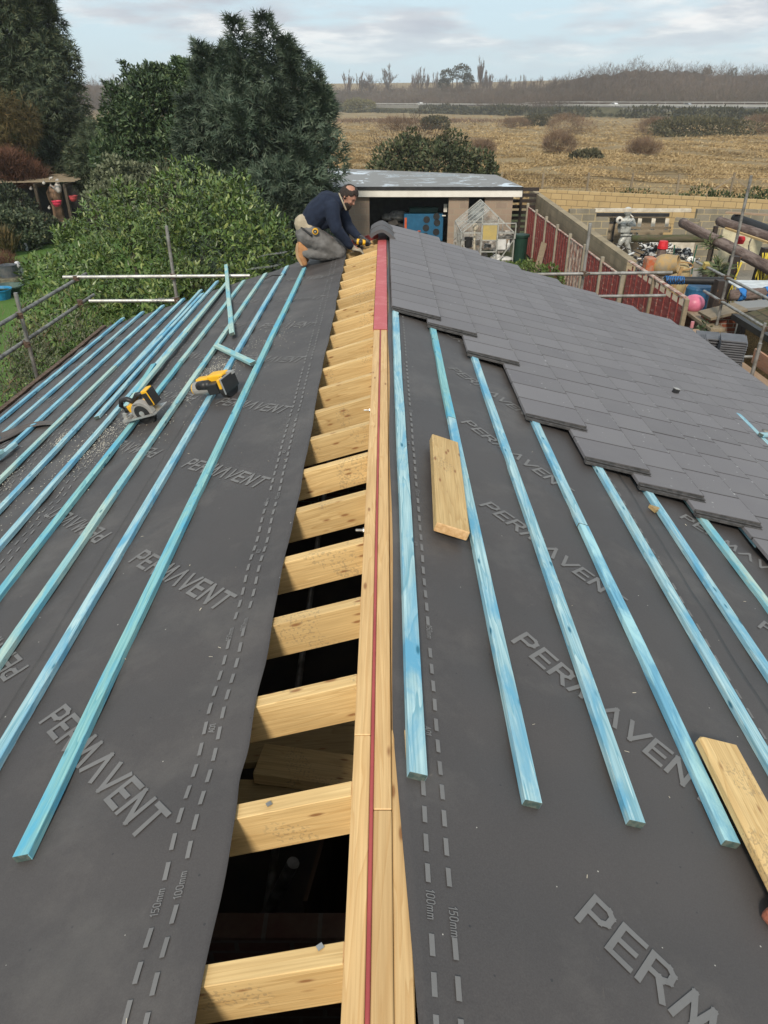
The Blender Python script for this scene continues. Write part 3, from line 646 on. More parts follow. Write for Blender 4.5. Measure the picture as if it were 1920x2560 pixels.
loose('loose_batten', onpix('L', 538, 864, .0445), onpix('L', 631, 908, .0445), .05, .028, 'batten_pale', 'short pale offcut lying crosswise beside the right circular saw', 'batten', 'L', G1)
loose('loose_batten', onpix('L', -12, 1150, .035), onpix('L', 34, 1112, .035), .06, .03, 'batten', 'stub of blue batten at the left edge below the folded underlay', 'batten', 'L', G1)
loose('loose_batten', onpix('L', 2, 1128, .075), onpix('L', -30, 1150, .075), .05, .028, 'batten_pale', 'pale cut batten end resting on the stub at the left edge', 'batten', 'L', G1)
loose('loose_batten', onpix('R', 1843, 1036, .075), onpix('R', 1930, 1122, .075), .05, .025, 'batten', 'blue batten lying on the grey tiles at the right edge', 'batten', 'R')
loose('loose_batten', onpix('R', 1900, 1087, .105), onpix('R', 1990, 1087, .105), .05, .025, 'batten', 'blue batten end crossing over another at the right edge of the tiles', 'batten', 'R')
# timber offcuts
loose('timber_offcut', onpix('R', 1128, 1330, .051), onpix('R', 1108, 1104, .051), .148, .045, 'pine', 'short pale timber offcut lying on the dark underlay against a blue batten', 'offcut', 'R', bw=.004)
loose('timber_plank', onpix('R', 2010, 2285, .056), onpix('R', 1786, 1856, .056), .145, .045, 'pine', 'long pale timber plank at the lower right between two blue battens', 'plank', 'R', bw=.012)
mb = MB(); p = onpix('R', 1630, 1272, .012); mb.prism([(-.03, 0), (.03, .006), (.028, -.02), (0, -.045)], 0, .02, frame(p, p + Vector((1, -.1, -.33))))
tag(mb.build('timber_wedge', M['pine_dull'], local=False), 'small greenish wood wedge beside the sixth batten near the tile edge', 'wedge')
p = onpix('R', 1688, 977, .10); mb = MB(); mb.box((0, 0, 0), (.06, .035, .04)); o = link('tile_clip', mb.mesh('tile_clip'), simple('clip', (.02, .02, .022), .5, 0, (.03, .03, .03)), None, world=frame(p, p + Vector((1, .45, -.33)), nR)); bev(o, .003)
tag(o, 'small black block with pale top lying on the tiled slope', 'block'); mb = MB(); mb.box((-.002, 0, .022), (.056, .032, .006)); link('pale_top', mb.mesh('pale_top'), simple('clip_top', (.45, .45, .44), .6), o, local=Matrix.Identity(4))
p = onpix('R', 1945, 2292, .022); mb = MB(); mb.box((0, 0, 0), (.075, .06, .04)); o = link('brick_piece', mb.mesh('b'), simple('brickp', (.30, .10, .06), .9, 0, (.18, .07, .05), 20, bst=.5), None, world=frame(p, p + Vector((1, .7, -.33)), nR)); bev(o, .012, 2)
tag(o, 'broken red brick piece at the right edge on the underlay', 'brick')
p0 = onpix('R', 1905, 1078, .09); mb = MB(); mb.tube(p0, p0 + Vector((.9, .12, -.27)), .024, n=12); tag(mb.build('scaffold_tube', M['tube_dark'], local=False, smooth=True), 'end of a dark steel tube behind the batten at the right edge', 'tube')
# folded underlay at the left
V, Fs = [], []; NX, NY = 40, 14
for i in range(NX + 1):
    for j in range(NY + 1):
        s, t = i / NX, j / NY; c0 = onpix('L', -60 + 205 * s, 1105 - 38 * s + 10 * math.sin(6 * s), .0); wdt = .26 * (1 - .75 * s)
        y = (t - .5) * wdt; h = .02 + .055 * (1 - s) ** .6 * max(0, math.sin(t * 9.0 + 1.4 * s)) ** 1 * (1 - abs(2 * t - 1) ** 3) + .014 * math.sin(5 * t + 9 * s) * (1 - s)
        V.append(tuple(c0 + Vector((.12 * y, y, .0)) + nL * max(.010, h)))
for i in range(NX):
    for j in range(NY): q_ = i * (NY + 1) + j; Fs.append((q_, q_ + NY + 1, q_ + NY + 2, q_ + 1))
o = link('folded_underlay', fast_mesh('fold', V, Fs, True), M['membrane'], None, world=Matrix.Identity(4)); o.modifiers.new('t', 'SOLIDIFY').thickness = .003
tag(o, 'crumpled fold of dark underlay at the left edge lying over the battens', 'underlay')
# sawdust
pts = []; cen = [(-2.05, 4.62, .22, 900), (-1.40, 5.6, .22, 1300), (-2.60, 4.4, .25, 200), (-2.25, 3.9, .3, 120), (-1.05, 6.1, .3, 260), (-1.6, 5.0, .4, 260), (-2.45, 5.0, .08, 500), (-2.75, 4.3, .12, 400)]
for (X, D, sg, n) in cen:
    for _ in range(n):
        x, y = random.gauss(X, sg * .5), random.gauss(D, sg * 1.1); pts.append(onL(min(x, -.6), y, .0078 + wr(0, x, y)))
P = np.array([tuple(p) for p in pts]); dr = rng.normal(0, 1, (len(P), 3)); dr[:, 2] = dr[:, 0] * .3
o = foliage('sawdust', P, dr, rng.uniform(.0025, .009, len(P)), (np.array([(0, -.25, 0), (1, -.2, 0), (1, .25, .05), (0, .2, 0)]), [(0, 1, 2), (0, 2, 3)]), simple('dust', (.82, .76, .62), .9), roll=.2)
tag(o, 'sawdust scattered over the left slope around the saws', 'sawdust', kind='stuff')
pts = [onR(x, y, .0095) for x, y in [(random.uniform(.15, 1.9), random.uniform(.5, 4)) for _ in range(16)]] + [onL(x, y, .0095) for x, y in [(random.uniform(-1.3, -.45), random.uniform(.4, 5)) for _ in range(26)]]
P = np.array([tuple(p) for p in pts]); dr = rng.normal(0, 1, (len(P), 3)); dr[:, 2] = 0.0
o = foliage('wood_splinters', P, dr, rng.uniform(.004, .016, len(P)), (np.array([(0, -.08, 0), (1, -.06, .12), (1, .08, .12), (0, .06, 0)]), [(0, 1, 2), (0, 2, 3)]), simple('splint', (.75, .66, .5), .8), roll=.2)
tag(o, 'tiny pale wood splinters scattered on the underlay', 'splinters', kind='stuff')
# ---------------------------------------------------------------- scaffolds
def coupler(mb, p, s=.045):
    mb.box(p, (s * 1.6, s * 1.5, s * 1.6), Matrix.Rotation(.5, 3, 'Z')); mb.tube(p + Vector((0, -.02, 0)), p + Vector((.07, -.05, .02)), .008, n=6); mb.tube(p + Vector((0, .02, 0)), p + Vector((-.06, .05, .03)), .008, n=6)
def scaf(label, tubes, coups, loc):
    t = thing('scaffold', label, 'scaffold', loc)
    for (a, b, m_) in tubes:
        mb = MB(); mb.tube(a, b, .0242, n=16); nm = 'upright' if abs(a[2] - b[2]) > .5 else 'guard_rail'
        mb.build(nm, M[m_], t, smooth=False, local=False, world=Matrix.Identity(4))
    for c in coups:
        mb = MB(); coupler(mb, Vector(c)); mb.build('coupler', M['rust'], t, local=False, world=Matrix.Identity(4))
    return t
X_ = -4.5
scaf('grey scaffold rails running along the left eaves and across the far end by the laurel', [
    ((X_, 3.5, 3.06), (X_, 11.05, 3.08), 'tube_dark'), ((X_ - .05, 3.5, 2.70), (X_ - .05, 11.3, 2.71), 'tube_dark'),
    ((-4.46, 8.74, .02), (-4.46, 8.74, 3.33), 'tube'), ((-4.46, 4.4, .02), (-4.46, 4.4, 3.4), 'tube'),
    ((-4.66, 10.6, 3.125), (-1.95, 10.6, 3.145), 'tube_bright'), ((-4.36, 10.62, 2.78), (-3.05, 10.62, 2.785), 'tube_bright'),
    ((-3.075, 10.66, .02), (-3.075, 10.66, 3.81), 'tube')],
    [(X_ + .02, 8.74, 3.06), (X_ + .02, 8.74, 2.70), (X_ + .02, 10.6, 3.11), (X_, 10.62, 2.76), (-3.075, 10.63, 3.13), (-3.075, 10.63, 2.79)], (X_, 8, 0))
scaf('grey scaffold rails crossing in front of the red fence beyond the tiled eaves', [
    ((2.2, 11.2, 3.04), (4.38, 11.2, 3.07), 'tube'), ((3.1, 11.24, 2.70), (4.36, 11.24, 2.715), 'tube'), ((3.05, 11.26, .02), (3.05, 11.26, 3.76), 'tube')],
    [(3.05, 11.21, 3.05), (3.05, 11.23, 2.70)], (3.05, 11.2, 0))
# the platform on the right
M['board'] = wood('board', (.42, .30, .20), (.30, .20, .13), knot=(.12, .07, .04), kd=.8, rough=.8)
M['toe'] = wood('toe', (.46, .25, .16), (.32, .16, .10), knot=(.12, .07, .04), blotch=(.30, .22, .17), kd=.8, rough=.8)
t = scaf('scaffold platform along the right eaves with rails, toe board and tall pole', [
    ((6.0, 12.8, .02), (5.99, 12.8, 4.28), 'tube_dark'), ((5.985, 14.2, 2.66), (5.98, 5.5, 2.665), 'tube'), ((5.985, 13.6, 2.25), (5.98, 5.5, 2.25), 'tube'),
    ((5.93, 11.05, .02), (5.93, 11.05, 2.34), 'tube'), ((4.90, 9.12, .02), (4.90, 9.12, 2.60), 'tube'), ((4.76, 10.97, .02), (4.76, 10.97, 2.38), 'tube'), ((4.8, 11.05, 1.80), (6.1, 11.05, 1.80), 'tube'), ((4.8, 9.2, 1.80), (6.1, 9.2, 1.80), 'tube')],
    [(5.99, 12.8, 2.66), (5.99, 12.8, 2.25), (5.96, 11.05, 2.25)], (5.4, 9.5, 0))
for i in range(4):
    beam('platform_board', (4.72 + .225 * i, 4.2, 1.85), (4.72 + .225 * i, 12.4, 1.85), .22, .038, M['board'], t)
for (a, b) in ((4.3, 8.9), (8.92, 10.55)): beam('toe_board', (5.62, a, 1.98), (5.62, b, 1.98), .038, .225, M['toe'], t)
mb = MB(); mb.tube((4.76, 10.97, 2.29), (4.76, 10.97, 2.385), .0265, n=14); mb.build('pink_cap', simple('pinkcap', (.55, .22, .24), .5), t, local=False, world=Matrix.Identity(4))
mb = MB(); mb.box((5.985, 13.75, 2.68), (.09, .10, .10), Matrix.Rotation(.3, 3, 'X')); mb.build('yellow_coupler', simple('ycoup', (.50, .38, .12), .6, .2), t, local=False, world=Matrix.Identity(4))
# tile stack on the platform
ORD = ['topmost', 'second', 'third', 'fourth', 'fifth', 'sixth', 'seventh', 'eighth', 'ninth', 'tenth', 'eleventh', 'twelfth', 'thirteenth', 'fourteenth']
def slab(nm, m, ln=.42, wd=.33):
    mb = MB(); mb.box((0, 0, .006), (ln, wd, .021)); mb.box((0, -wd / 2 - .012, .000), (ln, .03, .010)); mb.box((ln / 2 - .012, 0, -.006), (.022, wd - .04, .012))
    o = link(nm, mb.mesh(nm), M['tile_new'], None, world=m); return bev(o, .002)
M['tile_new'] = simple('tile_new', (.085, .085, .092), .5, 0, (.115, .115, .125), 6)
src = None
for i in range(13):
    m = Matrix.Translation((5.09 + random.uniform(-.008, .008), 10.25 + random.uniform(-.01, .01), 2.33 - .034 * i)) @ Matrix.Rotation(1.22 + random.uniform(-.02, .02), 4, 'Z')
    if src is None: src = o = slab('roof_tile', m)
    else: o = src.copy(); C.objects.link(o); o.matrix_basis = m
    tag(o, '%s dark grey roof tile of the main stack on the scaffold platform' % ORD[i], 'roof tile', 'roof tiles stacked on the scaffold')
for i in range(8):
    m = Matrix.Translation((4.90 + .0 * i, 10.66, 2.25 - .042 * i)) @ Matrix.Rotation(1.22, 4, 'Z')
    o = src.copy(); C.objects.link(o); o.matrix_basis = m
    tag(o, '%s dark roof tile of the small stack behind the main one' % ORD[i], 'roof tile', 'roof tiles stacked on the scaffold')
for i in range(4):
    m = Matrix.Translation((4.78 + .035 * i, 10.42 + .02 * i, 2.10)) @ Matrix.Rotation(-.30, 4, 'Z') @ Matrix.Rotation(1.15, 4, 'Y')
    o = src.copy(); C.objects.link(o); o.matrix_basis = m
    tag(o, ['leftmost', 'second from left', 'third from left', 'rightmost'][i] + ' of four roof tiles leaning beside the pink topped pole', 'roof tile', 'roof tiles leaning on the stack')
k = 0
for j in range(3):
    for i in range(4 - j):
        a = (4.86 + .055 * i + .027 * j, 9.22 + random.uniform(-.04, .04), 1.885 + .028 * j); b = (4.86 + .055 * i + .027 * j - .10, 10.05 + random.uniform(-.1, .1), 1.885 + .028 * j)
        o = beam('stacked_batten', a, b, .05, .026, M[['batten', 'batten_pale', 'batten_teal'][k % 3]], None, b=.0015)
        tag(o, '%s blue batten of the %s layer of the bundle on the scaffold platform' % (['first', 'second', 'third', 'fourth'][i], ['bottom', 'middle', 'top'][j]), 'batten', 'bundle of battens on the scaffold'); k += 1
# ---------------------------------------------------------------- ground
def groundm(name, cols, ns, bst=.4, stretch=(1, 1, 1), rough=.95, ns2=14):
    m, nt, b = newmat(name); b.inputs['Roughness'].default_value = rough; b.inputs['Specular IOR Level'].default_value = .15
    v = coords(nt, stretch, rand=False); c = ramp(nt, noise(nt, v, ns, 8, .65, .3), [(.30, cols[0]), (.5, cols[1]), (.68, cols[2])])
    f2 = ramp(nt, noise(nt, v, ns2, 5, .7), [(.35, .0), (.7, .55)]); c = mixc(nt, f2, c, tuple(k_ * .5 for k_ in cols[1])); L(nt, c, b.inputs['Base Color'])
    bump(nt, b, noise(nt, v, ns2 * 1.5, 4), bst, .05); return m
M['field'] = groundm('field', [(.17, .125, .065), (.27, .20, .105), (.34, .265, .145)], .11, stretch=(1, .45, 1), ns2=1.6)
def terr():
    xs = np.concatenate([np.linspace(-700, -160, 12), np.linspace(-140, 300, 60), np.linspace(330, 900, 12)])
    ys = np.concatenate([np.linspace(-60, 36, 6), np.linspace(44, 300, 90), np.linspace(310, 620, 40), np.linspace(640, 860, 14)])
    V = []
    for y in ys:
        for x in xs:
            rise = max(0, y - 600) / 220; z = min(1, rise) ** 1.2 * 17 * (1 + .25 * math.sin(x * .004 + 1)) + (max(0, x - 100) / 500 * 12 * min(1, max(0, y - 480) / 300))
            if 44 < y < 440: z += .22 * math.sin(x * .19 + .6 * math.sin(y * .1)) * math.sin(y * .13) + .12 * math.sin(x * .63 + y * .4)
            if y > 44: z += -.25
            V.append((x, y, z))
    nx = len(xs); Fs = [(j * nx + i, j * nx + i + 1, (j + 1) * nx + i + 1, (j + 1) * nx + i) for j in range(len(ys) - 1) for i in range(nx - 1)]
    return tag(link('ground', fast_mesh('ground', V, Fs, True), M['field'], None, world=Matrix.Identity(4)), kind='structure')
terr()
def sheet(nm, pts, z, mat):
    mb = MB(); mb.add([(x, y, z) for x, y in pts], [tuple(range(len(pts)))]); return tag(mb.build(nm, mat), kind='structure')
M['soil'] = groundm('soil', [(.045, .05, .02), (.06, .07, .028), (.10, .10, .05)], .6, ns2=9)
M['lawn'] = groundm('lawn', [(.07, .135, .028), (.09, .17, .038), (.12, .20, .05)], .5, ns2=20, bst=.3)
M['yard'] = groundm('yard', [(.16, .145, .12), (.22, .20, .165), (.28, .26, .22)], .5, ns2=9)
sheet('garden_ground', [(-60, -20), (25, -20), (25, 36), (10, 42), (-60, 42)], .004, M['soil'])
sheet('lawn', [(-26, 8), (-4.6, 8), (-6, 22), (-9, 31), (-13, 34.5), (-17, 33), (-21, 30.5), (-30, 28)], .008, M['lawn'])
sheet('yard_ground', [(6.1, 12), (18, 10), (18, 30), (6.4, 33.8)], .012, M['yard'])
# ---------------------------------------------------------------- garage with flat roof
M['block_pink'] = blocks('block_pink', (.36, .27, .20), (.30, .23, .18), (.34, .29, .22), stain=(.17, .14, .11), st=(.5, .8))
M['white'] = simple('white', (.78, .75, .68), .45, 0, (.70, .67, .60), 2)
M['felt'] = simple('felt', (.21, .21, .205), .6, 0, (.26, .255, .25), .8)
def roofm():
    m, nt, b = newmat('wet_roof'); v = coords(nt, rand=False); f = ramp(nt, noise(nt, v, .75, 5, .6, 1.2), [(.56, 0.0), (.585, 1.0)])
    L(nt, mixc(nt, f, (.22, .22, .215), (.60, .66, .72)), b.inputs['Base Color']); L(nt, ramp(nt, f, [(0, .65), (1, .12)]), b.inputs['Roughness']); return m
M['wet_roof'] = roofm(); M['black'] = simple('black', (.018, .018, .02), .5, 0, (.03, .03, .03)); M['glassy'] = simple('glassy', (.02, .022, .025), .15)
DG = 30.9
gar = thing('garage', 'long blockwork garage with white fascia, flat puddled roof and wide open doorway', 'garage', (2, DG, 0))
Wd = Matrix.Identity(4)
for (x0, x1, z0, z1) in ((-1.45, -.62, 0, 2.0), (2.56, 3.36, 0, 2.0), (4.0, 5.12, 0, 2.0), (3.36, 4.0, 0, 1.0), (-3.0, -2.2, 0, 2.0)):
    wall('wall', (x0, DG), (x1, DG), z0, z1, .2, M['block_pink'], gar)
wall('wall', (5.02, DG + .1), (5.02, 35), 0, 2.0, .2, M['block_pink'], gar); wall('wall', (-2.9, DG + .1), (-2.9, 37), 0, 2.0, .2, M['block_pink'], gar)
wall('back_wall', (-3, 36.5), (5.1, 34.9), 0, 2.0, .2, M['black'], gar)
wall('lintel', (-3.0, DG), (5.12, DG), 2.0, 2.06, .22, M['old_wood'], gar)
wall('fascia', (-3.05, DG - .28), (5.42, DG - .28), 2.03, 2.28, .03, M['white'], gar); wall('fascia', (5.43, DG - .26), (5.43, 35), 2.03, 2.28, .03, M['white'], gar)
wall('roof_edge', (-3.06, DG - .30), (5.46, DG - .30), 2.281, 2.40, .06, M['black'], gar)
mb = MB(); mb.add([(-3.05, DG - .27, 2.40), (5.44, DG - .27, 2.40), (5.0, 35.2, 2.45), (-3.05, 38.3, 2.5), (-3.05, DG - .27, 2.3), (5.44, DG - .27, 2.3), (5.0, 35.2, 2.35), (-3.05, 38.3, 2.4)], [(0, 1, 2, 3), (7, 6, 5, 4), (0, 4, 5, 1), (1, 5, 6, 2), (2, 6, 7, 3), (3, 7, 4, 0)])
mb.build('roof', M['wet_roof'], gar, local=False, world=Wd)
mb = MB(); mb.tube((-1.75, DG - .1, 0), (-1.75, DG - .1, 2.0), .07, n=8); mb.build('post', M['old_wood'], gar, local=False, world=Wd)
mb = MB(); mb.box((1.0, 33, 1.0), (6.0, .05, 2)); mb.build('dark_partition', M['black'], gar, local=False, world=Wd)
# blue board with round holes, inside the doorway
M['blue'] = simple('blue', (.015, .10, .20), .5, 0, (.02, .12, .23)); M['orange'] = simple('orange', (.62, .12, .04), .5)
cab = thing('blue_storage_unit', 'bright blue unit with round black holes standing in the garage doorway', 'storage unit', (1.6, DG + .45, 0))
mb = MB(); mb.box((1.6, DG + .65, .78), (1.62, .5, 1.05)); bev(mb.build('casing', M['blue'], cab, local=False, world=Wd), .02)
for (hx, hz) in ((1.72, 1.10), (2.15, .98), (1.70, .78), (2.13, .62), (1.68, .46), (2.12, 1.22), (1.3, .42), (2.1, .3)):
    mb = MB(); mb.tube((hx, DG + .385, hz), (hx, DG + .41, hz), .135, n=20); mb.build('hole', M['black'], cab, local=False, world=Wd)
mb = MB(); mb.box((.86, DG + .37, .80), (.09, .04, .75)); mb.box((1.1, DG + .37, .66), (.14, .03, .04)); mb.box((1.42, DG + .37, .66), (.12, .03, .04)); mb.build('orange_strip', M['orange'], cab, local=False, world=Wd)
mb = MB(); mb.box((1.6, DG + .9, 1.42), (1.2, .5, .22)); bev(mb.build('green_crate', simple('dkgreen', (.01, .06, .05), .5), None, local=True), .03); tag(bpy.data.objects['green_crate'], 'dark green crate standing on top of the blue unit', 'crate')
mb = MB(); mb.ell((.55, DG + 1.2, 1.15), (.42, .3, .22), n=9, k=5); mb.ell((.15, DG + 1.3, 1.08), (.3, .3, .16), n=8, k=5); tag(mb.build('rag_bundle', simple('rag', (.38, .36, .34), .9, 0, (.2, .2, .2), 8)), 'grey cloth bundle on the pile inside the dark garage', 'cloth')
mb = MB()
for i in range(26): mb.box((random.uniform(-.3, .9), DG + random.uniform(.9, 1.8), random.uniform(.1, .95)), (random.uniform(.1, .6), .3, random.uniform(.05, .3)), Matrix.Rotation(random.uniform(-.7, .7), 3, 'Y'))
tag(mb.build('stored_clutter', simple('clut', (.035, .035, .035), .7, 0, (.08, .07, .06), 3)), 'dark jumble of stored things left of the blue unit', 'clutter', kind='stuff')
mb = MB(); mb.box((2.47, DG + .35, 1.55), (.14, .05, .30)); mb.box((2.42, DG + .35, 1.26), (.15, .05, .04)); tag(mb.build('white_sign', M['white']), 'small white sign at the right side of the garage doorway', 'sign')
# ---------------------------------------------------------------- greenhouse
def glassm():
    m, nt, b = newmat('glass'); b.inputs['Base Color'].default_value = (.75, .8, .78, 1); b.inputs['Roughness'].default_value = .15; v = coords(nt, (1, 1, 1), rand=False)
    f = ramp(nt, noise(nt, v, 3.2, 5, .6), [(.38, .06), (.68, .40)]); L(nt, f, b.inputs['Alpha']); return m
M['glass'] = glassm(); M['alu'] = simple('alu', (.46, .46, .43), .5, .2, (.36, .36, .33), 8)
gh = thing('greenhouse', 'small aluminium greenhouse with grubby glass and a yellowed door panel', 'greenhouse', (3.74, 27.3, 0))
gx0, gx1, gc, y0, y1, ze, zp = 2.79, 4.70, 3.745, 27.3, 30.2, 1.19, 1.98
def fr(nm, bars, w_=.035):
    mb = MB()
    for a, b in bars: mb.bar(a, b, w_, w_)
    return mb.build(nm, M['alu'], gh, local=False, world=Wd)
fr('front_frame', [((gx0, y0, 0), (gx0, y0, ze)), ((gx1, y0, 0), (gx1, y0, ze)), ((gx0, y0, ze), (gc, y0, zp)), ((gx1, y0, ze), (gc, y0, zp)), ((gx0, y0, ze), (gx1, y0, ze)), ((gx0, y0, .04), (gx1, y0, .04)), ((gx0, y0, .98), (gx0 + .35, y0, .04)), ((gx1, y0, .98), (gx1 - .62, y0, .04)),
    ((gx1 - .62, y0, 0), (gx1 - .62, y0, 1.72)), ((gx0 + .71, y0, 0), (gx0 + .71, y0, 1.75)), ((3.5, y0 - .03, 1.52), (4.73, y0 - .03, 1.52)), ((4.72, y0 - .03, 1.52), (4.72, y0 - .03, 1.0))])
fr('back_frame', [((gx0, y1, 0), (gx0, y1, ze)), ((gx1, y1, 0), (gx1, y1, ze)), ((gx0, y1, ze), (gc, y1, zp)), ((gx1, y1, ze), (gc, y1, zp)), ((gx0, y1, ze), (gx1, y1, ze))])
fr('roof_bars', [((gx0, y0, ze), (gx0, y1, ze)), ((gx1, y0, ze), (gx1, y1, ze)), ((gc, y0, zp), (gc, y1, zp))] + [((gx0, y, ze), (gc, y, zp)) for y in np.arange(y0 + .62, y1, .62)] + [((gx1, y, ze), (gc, y, zp)) for y in np.arange(y0 + .62, y1, .62)] + [((gx0, y, 0), (gx0, y, ze)) for y in np.arange(y0 + .62, y1, .62)], .022)
d_ = fr('door', [((3.51, y0 - .05, .05), (3.51, y0 - .05, 1.50)), ((4.08, y0 - .05, .05), (4.08, y0 - .05, 1.50)), ((3.51, y0 - .05, .55), (4.08, y0 - .05, .55)), ((3.51, y0 - .05, .95), (4.08, y0 - .05, .95)), ((3.51, y0 - .05, 1.48), (4.08, y0 - .05, 1.48))])
mb = MB(); mb.box((3.795, y0 - .055, 1.215), (.50, .012, .50)); o = link('yellow_panel', mb.mesh('yp'), simple('ypan', (.50, .38, .13), .5, 0, (.42, .33, .14), 3), d_, world=Wd)
def pane(nm, *q_):
    mb = MB(); mb.quad(*q_); mb.build(nm, M['glass'], gh, local=False, world=Wd)
pane('roof_pane', (gx0, y0, ze + .01), (gc, y0, zp + .01), (gc, y1, zp + .01), (gx0, y1, ze + .01)); pane('roof_pane', (gx1, y0, ze + .01), (gc, y0, zp + .01), (gc, y1, zp + .01), (gx1, y1, ze + .01))
pane('side_pane', (gx0, y0, 0), (gx0, y0, ze), (gx0, y1, ze), (gx0, y1, 0)); pane('side_pane', (gx1, y0, 0), (gx1, y0, ze), (gx1, y1, ze), (gx1, y1, 0))
mb = MB(); mb.quad((gx0, y1, 0), (gx1, y1, 0), (gx1, y1, ze), (gx0, y1, ze)); mb.add([(gx0, y1, ze), (gx1, y1, ze), (gc, y1, zp)], [(0, 1, 2)]); mb.build('back_pane', M['glass'], gh, local=False, world=Wd)
mb = MB(); mb.box((4.35, 27.65, .98), (.60, .45, .03)); mb.box((3.1, 27.8, .9), (.5, .6, .03)); mb.box((4.3, 27.65, .55), (.6, .45, .03)); mb.build('shelf', M['zinc'], gh, local=False, world=Wd)
M['whitepl'] = simple('whitepl', (.68, .68, .66), .4); M['clutter'] = simple('clutter', (.20, .18, .16), .8, 0, (.55, .52, .48), 5, isl=.4)
def stray(nm, mb, mat, label, cat): return tag(mb.build(nm, mat), label, cat)
mb = MB(); mb.box((4.27, 27.5, .77), (.34, .2, .36)); bev(stray('white_carton', mb, M['whitepl'], 'white carton on the greenhouse shelf right of the door', 'carton'), .01)
mb = MB(); mb.lathe([(.05, 0), (.07, .03), (.07, .2), (.03, .27), (.025, .34)], (4.55, 27.5, .57), 12); stray('plastic_bottle', mb, M['whitepl'], 'clear white plastic bottle beside the carton in the greenhouse', 'bottle')
mb = MB(); mb.lathe([(.10, 0), (.17, .02), (.2, .2), (.18, .2), (.1, .03)], (4.5, 27.6, 1.0), 10, cap=False); mb.ell((4.25, 27.7, 1.1), (.12, .1, .1), n=8, k=5); stray('plant_pot', mb, M['clutter'], 'pale pot on the upper right greenhouse shelf', 'pot')
mb = MB(); mb.ell((4.35, 27.55, .24), (.42, .2, .11), n=10, k=6); mb.ell((4.15, 27.5, .33), (.16, .12, .1), n=8, k=5); stray('white_sack', mb, M['whitepl'], 'crumpled white sack lying low at the right inside the greenhouse', 'sack')
mb = MB(); mb.lathe([(.13, 0), (.16, .34), (.145, .34), (.12, .02)], (3.08, 27.6, .65), 14, cap=False); stray('black_bucket', mb, M['black'], 'black bucket hanging at the left inside the greenhouse', 'bucket')
mb = MB(); mb.tube((3.32, 27.5, .1), (3.27, 27.55, 1.35), .04, n=8); mb.ell((3.3, 27.55, 1.35), (.12, .1, .14), n=9, k=6); stray('wrapped_pole', mb, simple('wrap', (.58, .52, .40), .8, 0, (.4, .35, .28), 8), 'cream wrapped pole standing left of the greenhouse door', 'pole')
mb = MB()
for i in range(34): mb.box((random.uniform(2.9, 4.6), random.uniform(28, 29.8), random.uniform(.1, .95)), (random.uniform(.05, .35), .2, random.uniform(.05, .35)), Matrix.Rotation(random.uniform(-1, 1), 3, 'Y'))
tag(mb.build('greenhouse_clutter', M['clutter']), 'jumble of pots and bags filling the back of the greenhouse', 'clutter', kind='stuff')
mb = MB(); mb.lathe([(.21, 0), (.25, 1.0), (.29, 1.02), (.29, 1.10), (.02, 1.14)], (5.02, 27.6, 0), 18); stray('green_bin', mb, simple('bing', (.012, .045, .03), .5), 'dark green bin between the greenhouse and the red fence', 'bin')
mb = MB(); stray('leaning_board', mb.bar((5.02, 24.6, .0), (5.42, 25.5, 1.15), .2, .03, up=(0, 1, 0)), M['old_wood'], 'pale board leaning towards the red fence in the overgrown corner', 'board')
# ---------------------------------------------------------------- red fence
def redm():
    m, nt, b = newmat('red_fence'); b.inputs['Roughness'].default_value = .8; v = coords(nt, rand=True); s5 = N(nt, 'Mapping'); L(nt, v, s5.inputs[0]); s5.inputs['Scale'].default_value = (3, 3, 14)
    c = mixc(nt, ramp(nt, noise(nt, s5.outputs[0], 1.2, 5, .6), [(.3, 0.0), (.7, 1.0)]), (.17, .028, .026), (.28, .055, .045))
    wr_ = ramp(nt, noise(nt, s5.outputs[0], 1.0, 6, .75), [(.55, 0.0), (.66, .75)]); c = mixc(nt, wr_, c, (.42, .34, .28)); L(nt, c, b.inputs['Base Color']); return m
M['red_fence'] = redm(); M['worn'] = simple('worn', (.50, .42, .35), .85, 0, (.27, .12, .09), 7, .4, .6); M['conc'] = simple('conc', (.33, .29, .22), .9, 0, (.25, .22, .17), 4, bst=.3)
def fence_panel(mb, a, b, h, z0=.12):
    ax, ay = a; bx, by = b; n = int(h / .115)
    for i in range(n):
        z = z0 + i * .115; mb.add([(ax - .012, ay, z), (bx - .012, by, z), (bx - .004, by, z + .128), (ax - .004, ay, z + .128), (ax + .004, ay, z), (bx + .004, by, z), (bx + .006, by, z + .128), (ax + .006, ay, z + .128)], [(0, 1, 2, 3), (7, 6, 5, 4), (0, 4, 5, 1), (3, 2, 6, 7)])
fences = thing('red_fence', 'weathered red wooden panel fence with concrete posts running along the block wall', 'fence', (5.6, 20, 0))
ys = [29.9 - i * (12.75 / 7) for i in range(8)]; ys2 = [17.0, 15.2, 13.4]
for i in range(7):
    mb = MB(); fence_panel(mb, (5.6, ys[i]), (5.6, ys[i + 1] + .08), 1.62); o = mb.build('panel', M['worn'] if i == 4 else M['red_fence'], fences, local=False, world=Wd)
    if i == 4: o['label'] = 'bare worn pale panel among the red ones'
    mb = MB()
    for j in range(1, 5): mb.bar((5.575, ys[i] + (ys[i + 1] - ys[i]) * j / 5, .12), (5.575, ys[i] + (ys[i + 1] - ys[i]) * j / 5, 1.72), .02, .035)
    mb.build('battens', M['worn'] if i == 4 else M['red_fence'], fences, local=False, world=Wd)
for i in range(7): beam('top_rail', (5.6, ys[i] - .02, 1.745), (5.6, ys[i + 1] + .08, 1.745), .06, .03, M['worn'], fences)
for y in ys:
    mb = MB(); mb.box((5.58, y + .03, .94), (.09, .09, 1.88)); bev(mb.build('post', M['conc'], fences, local=False, world=Wd), .01)
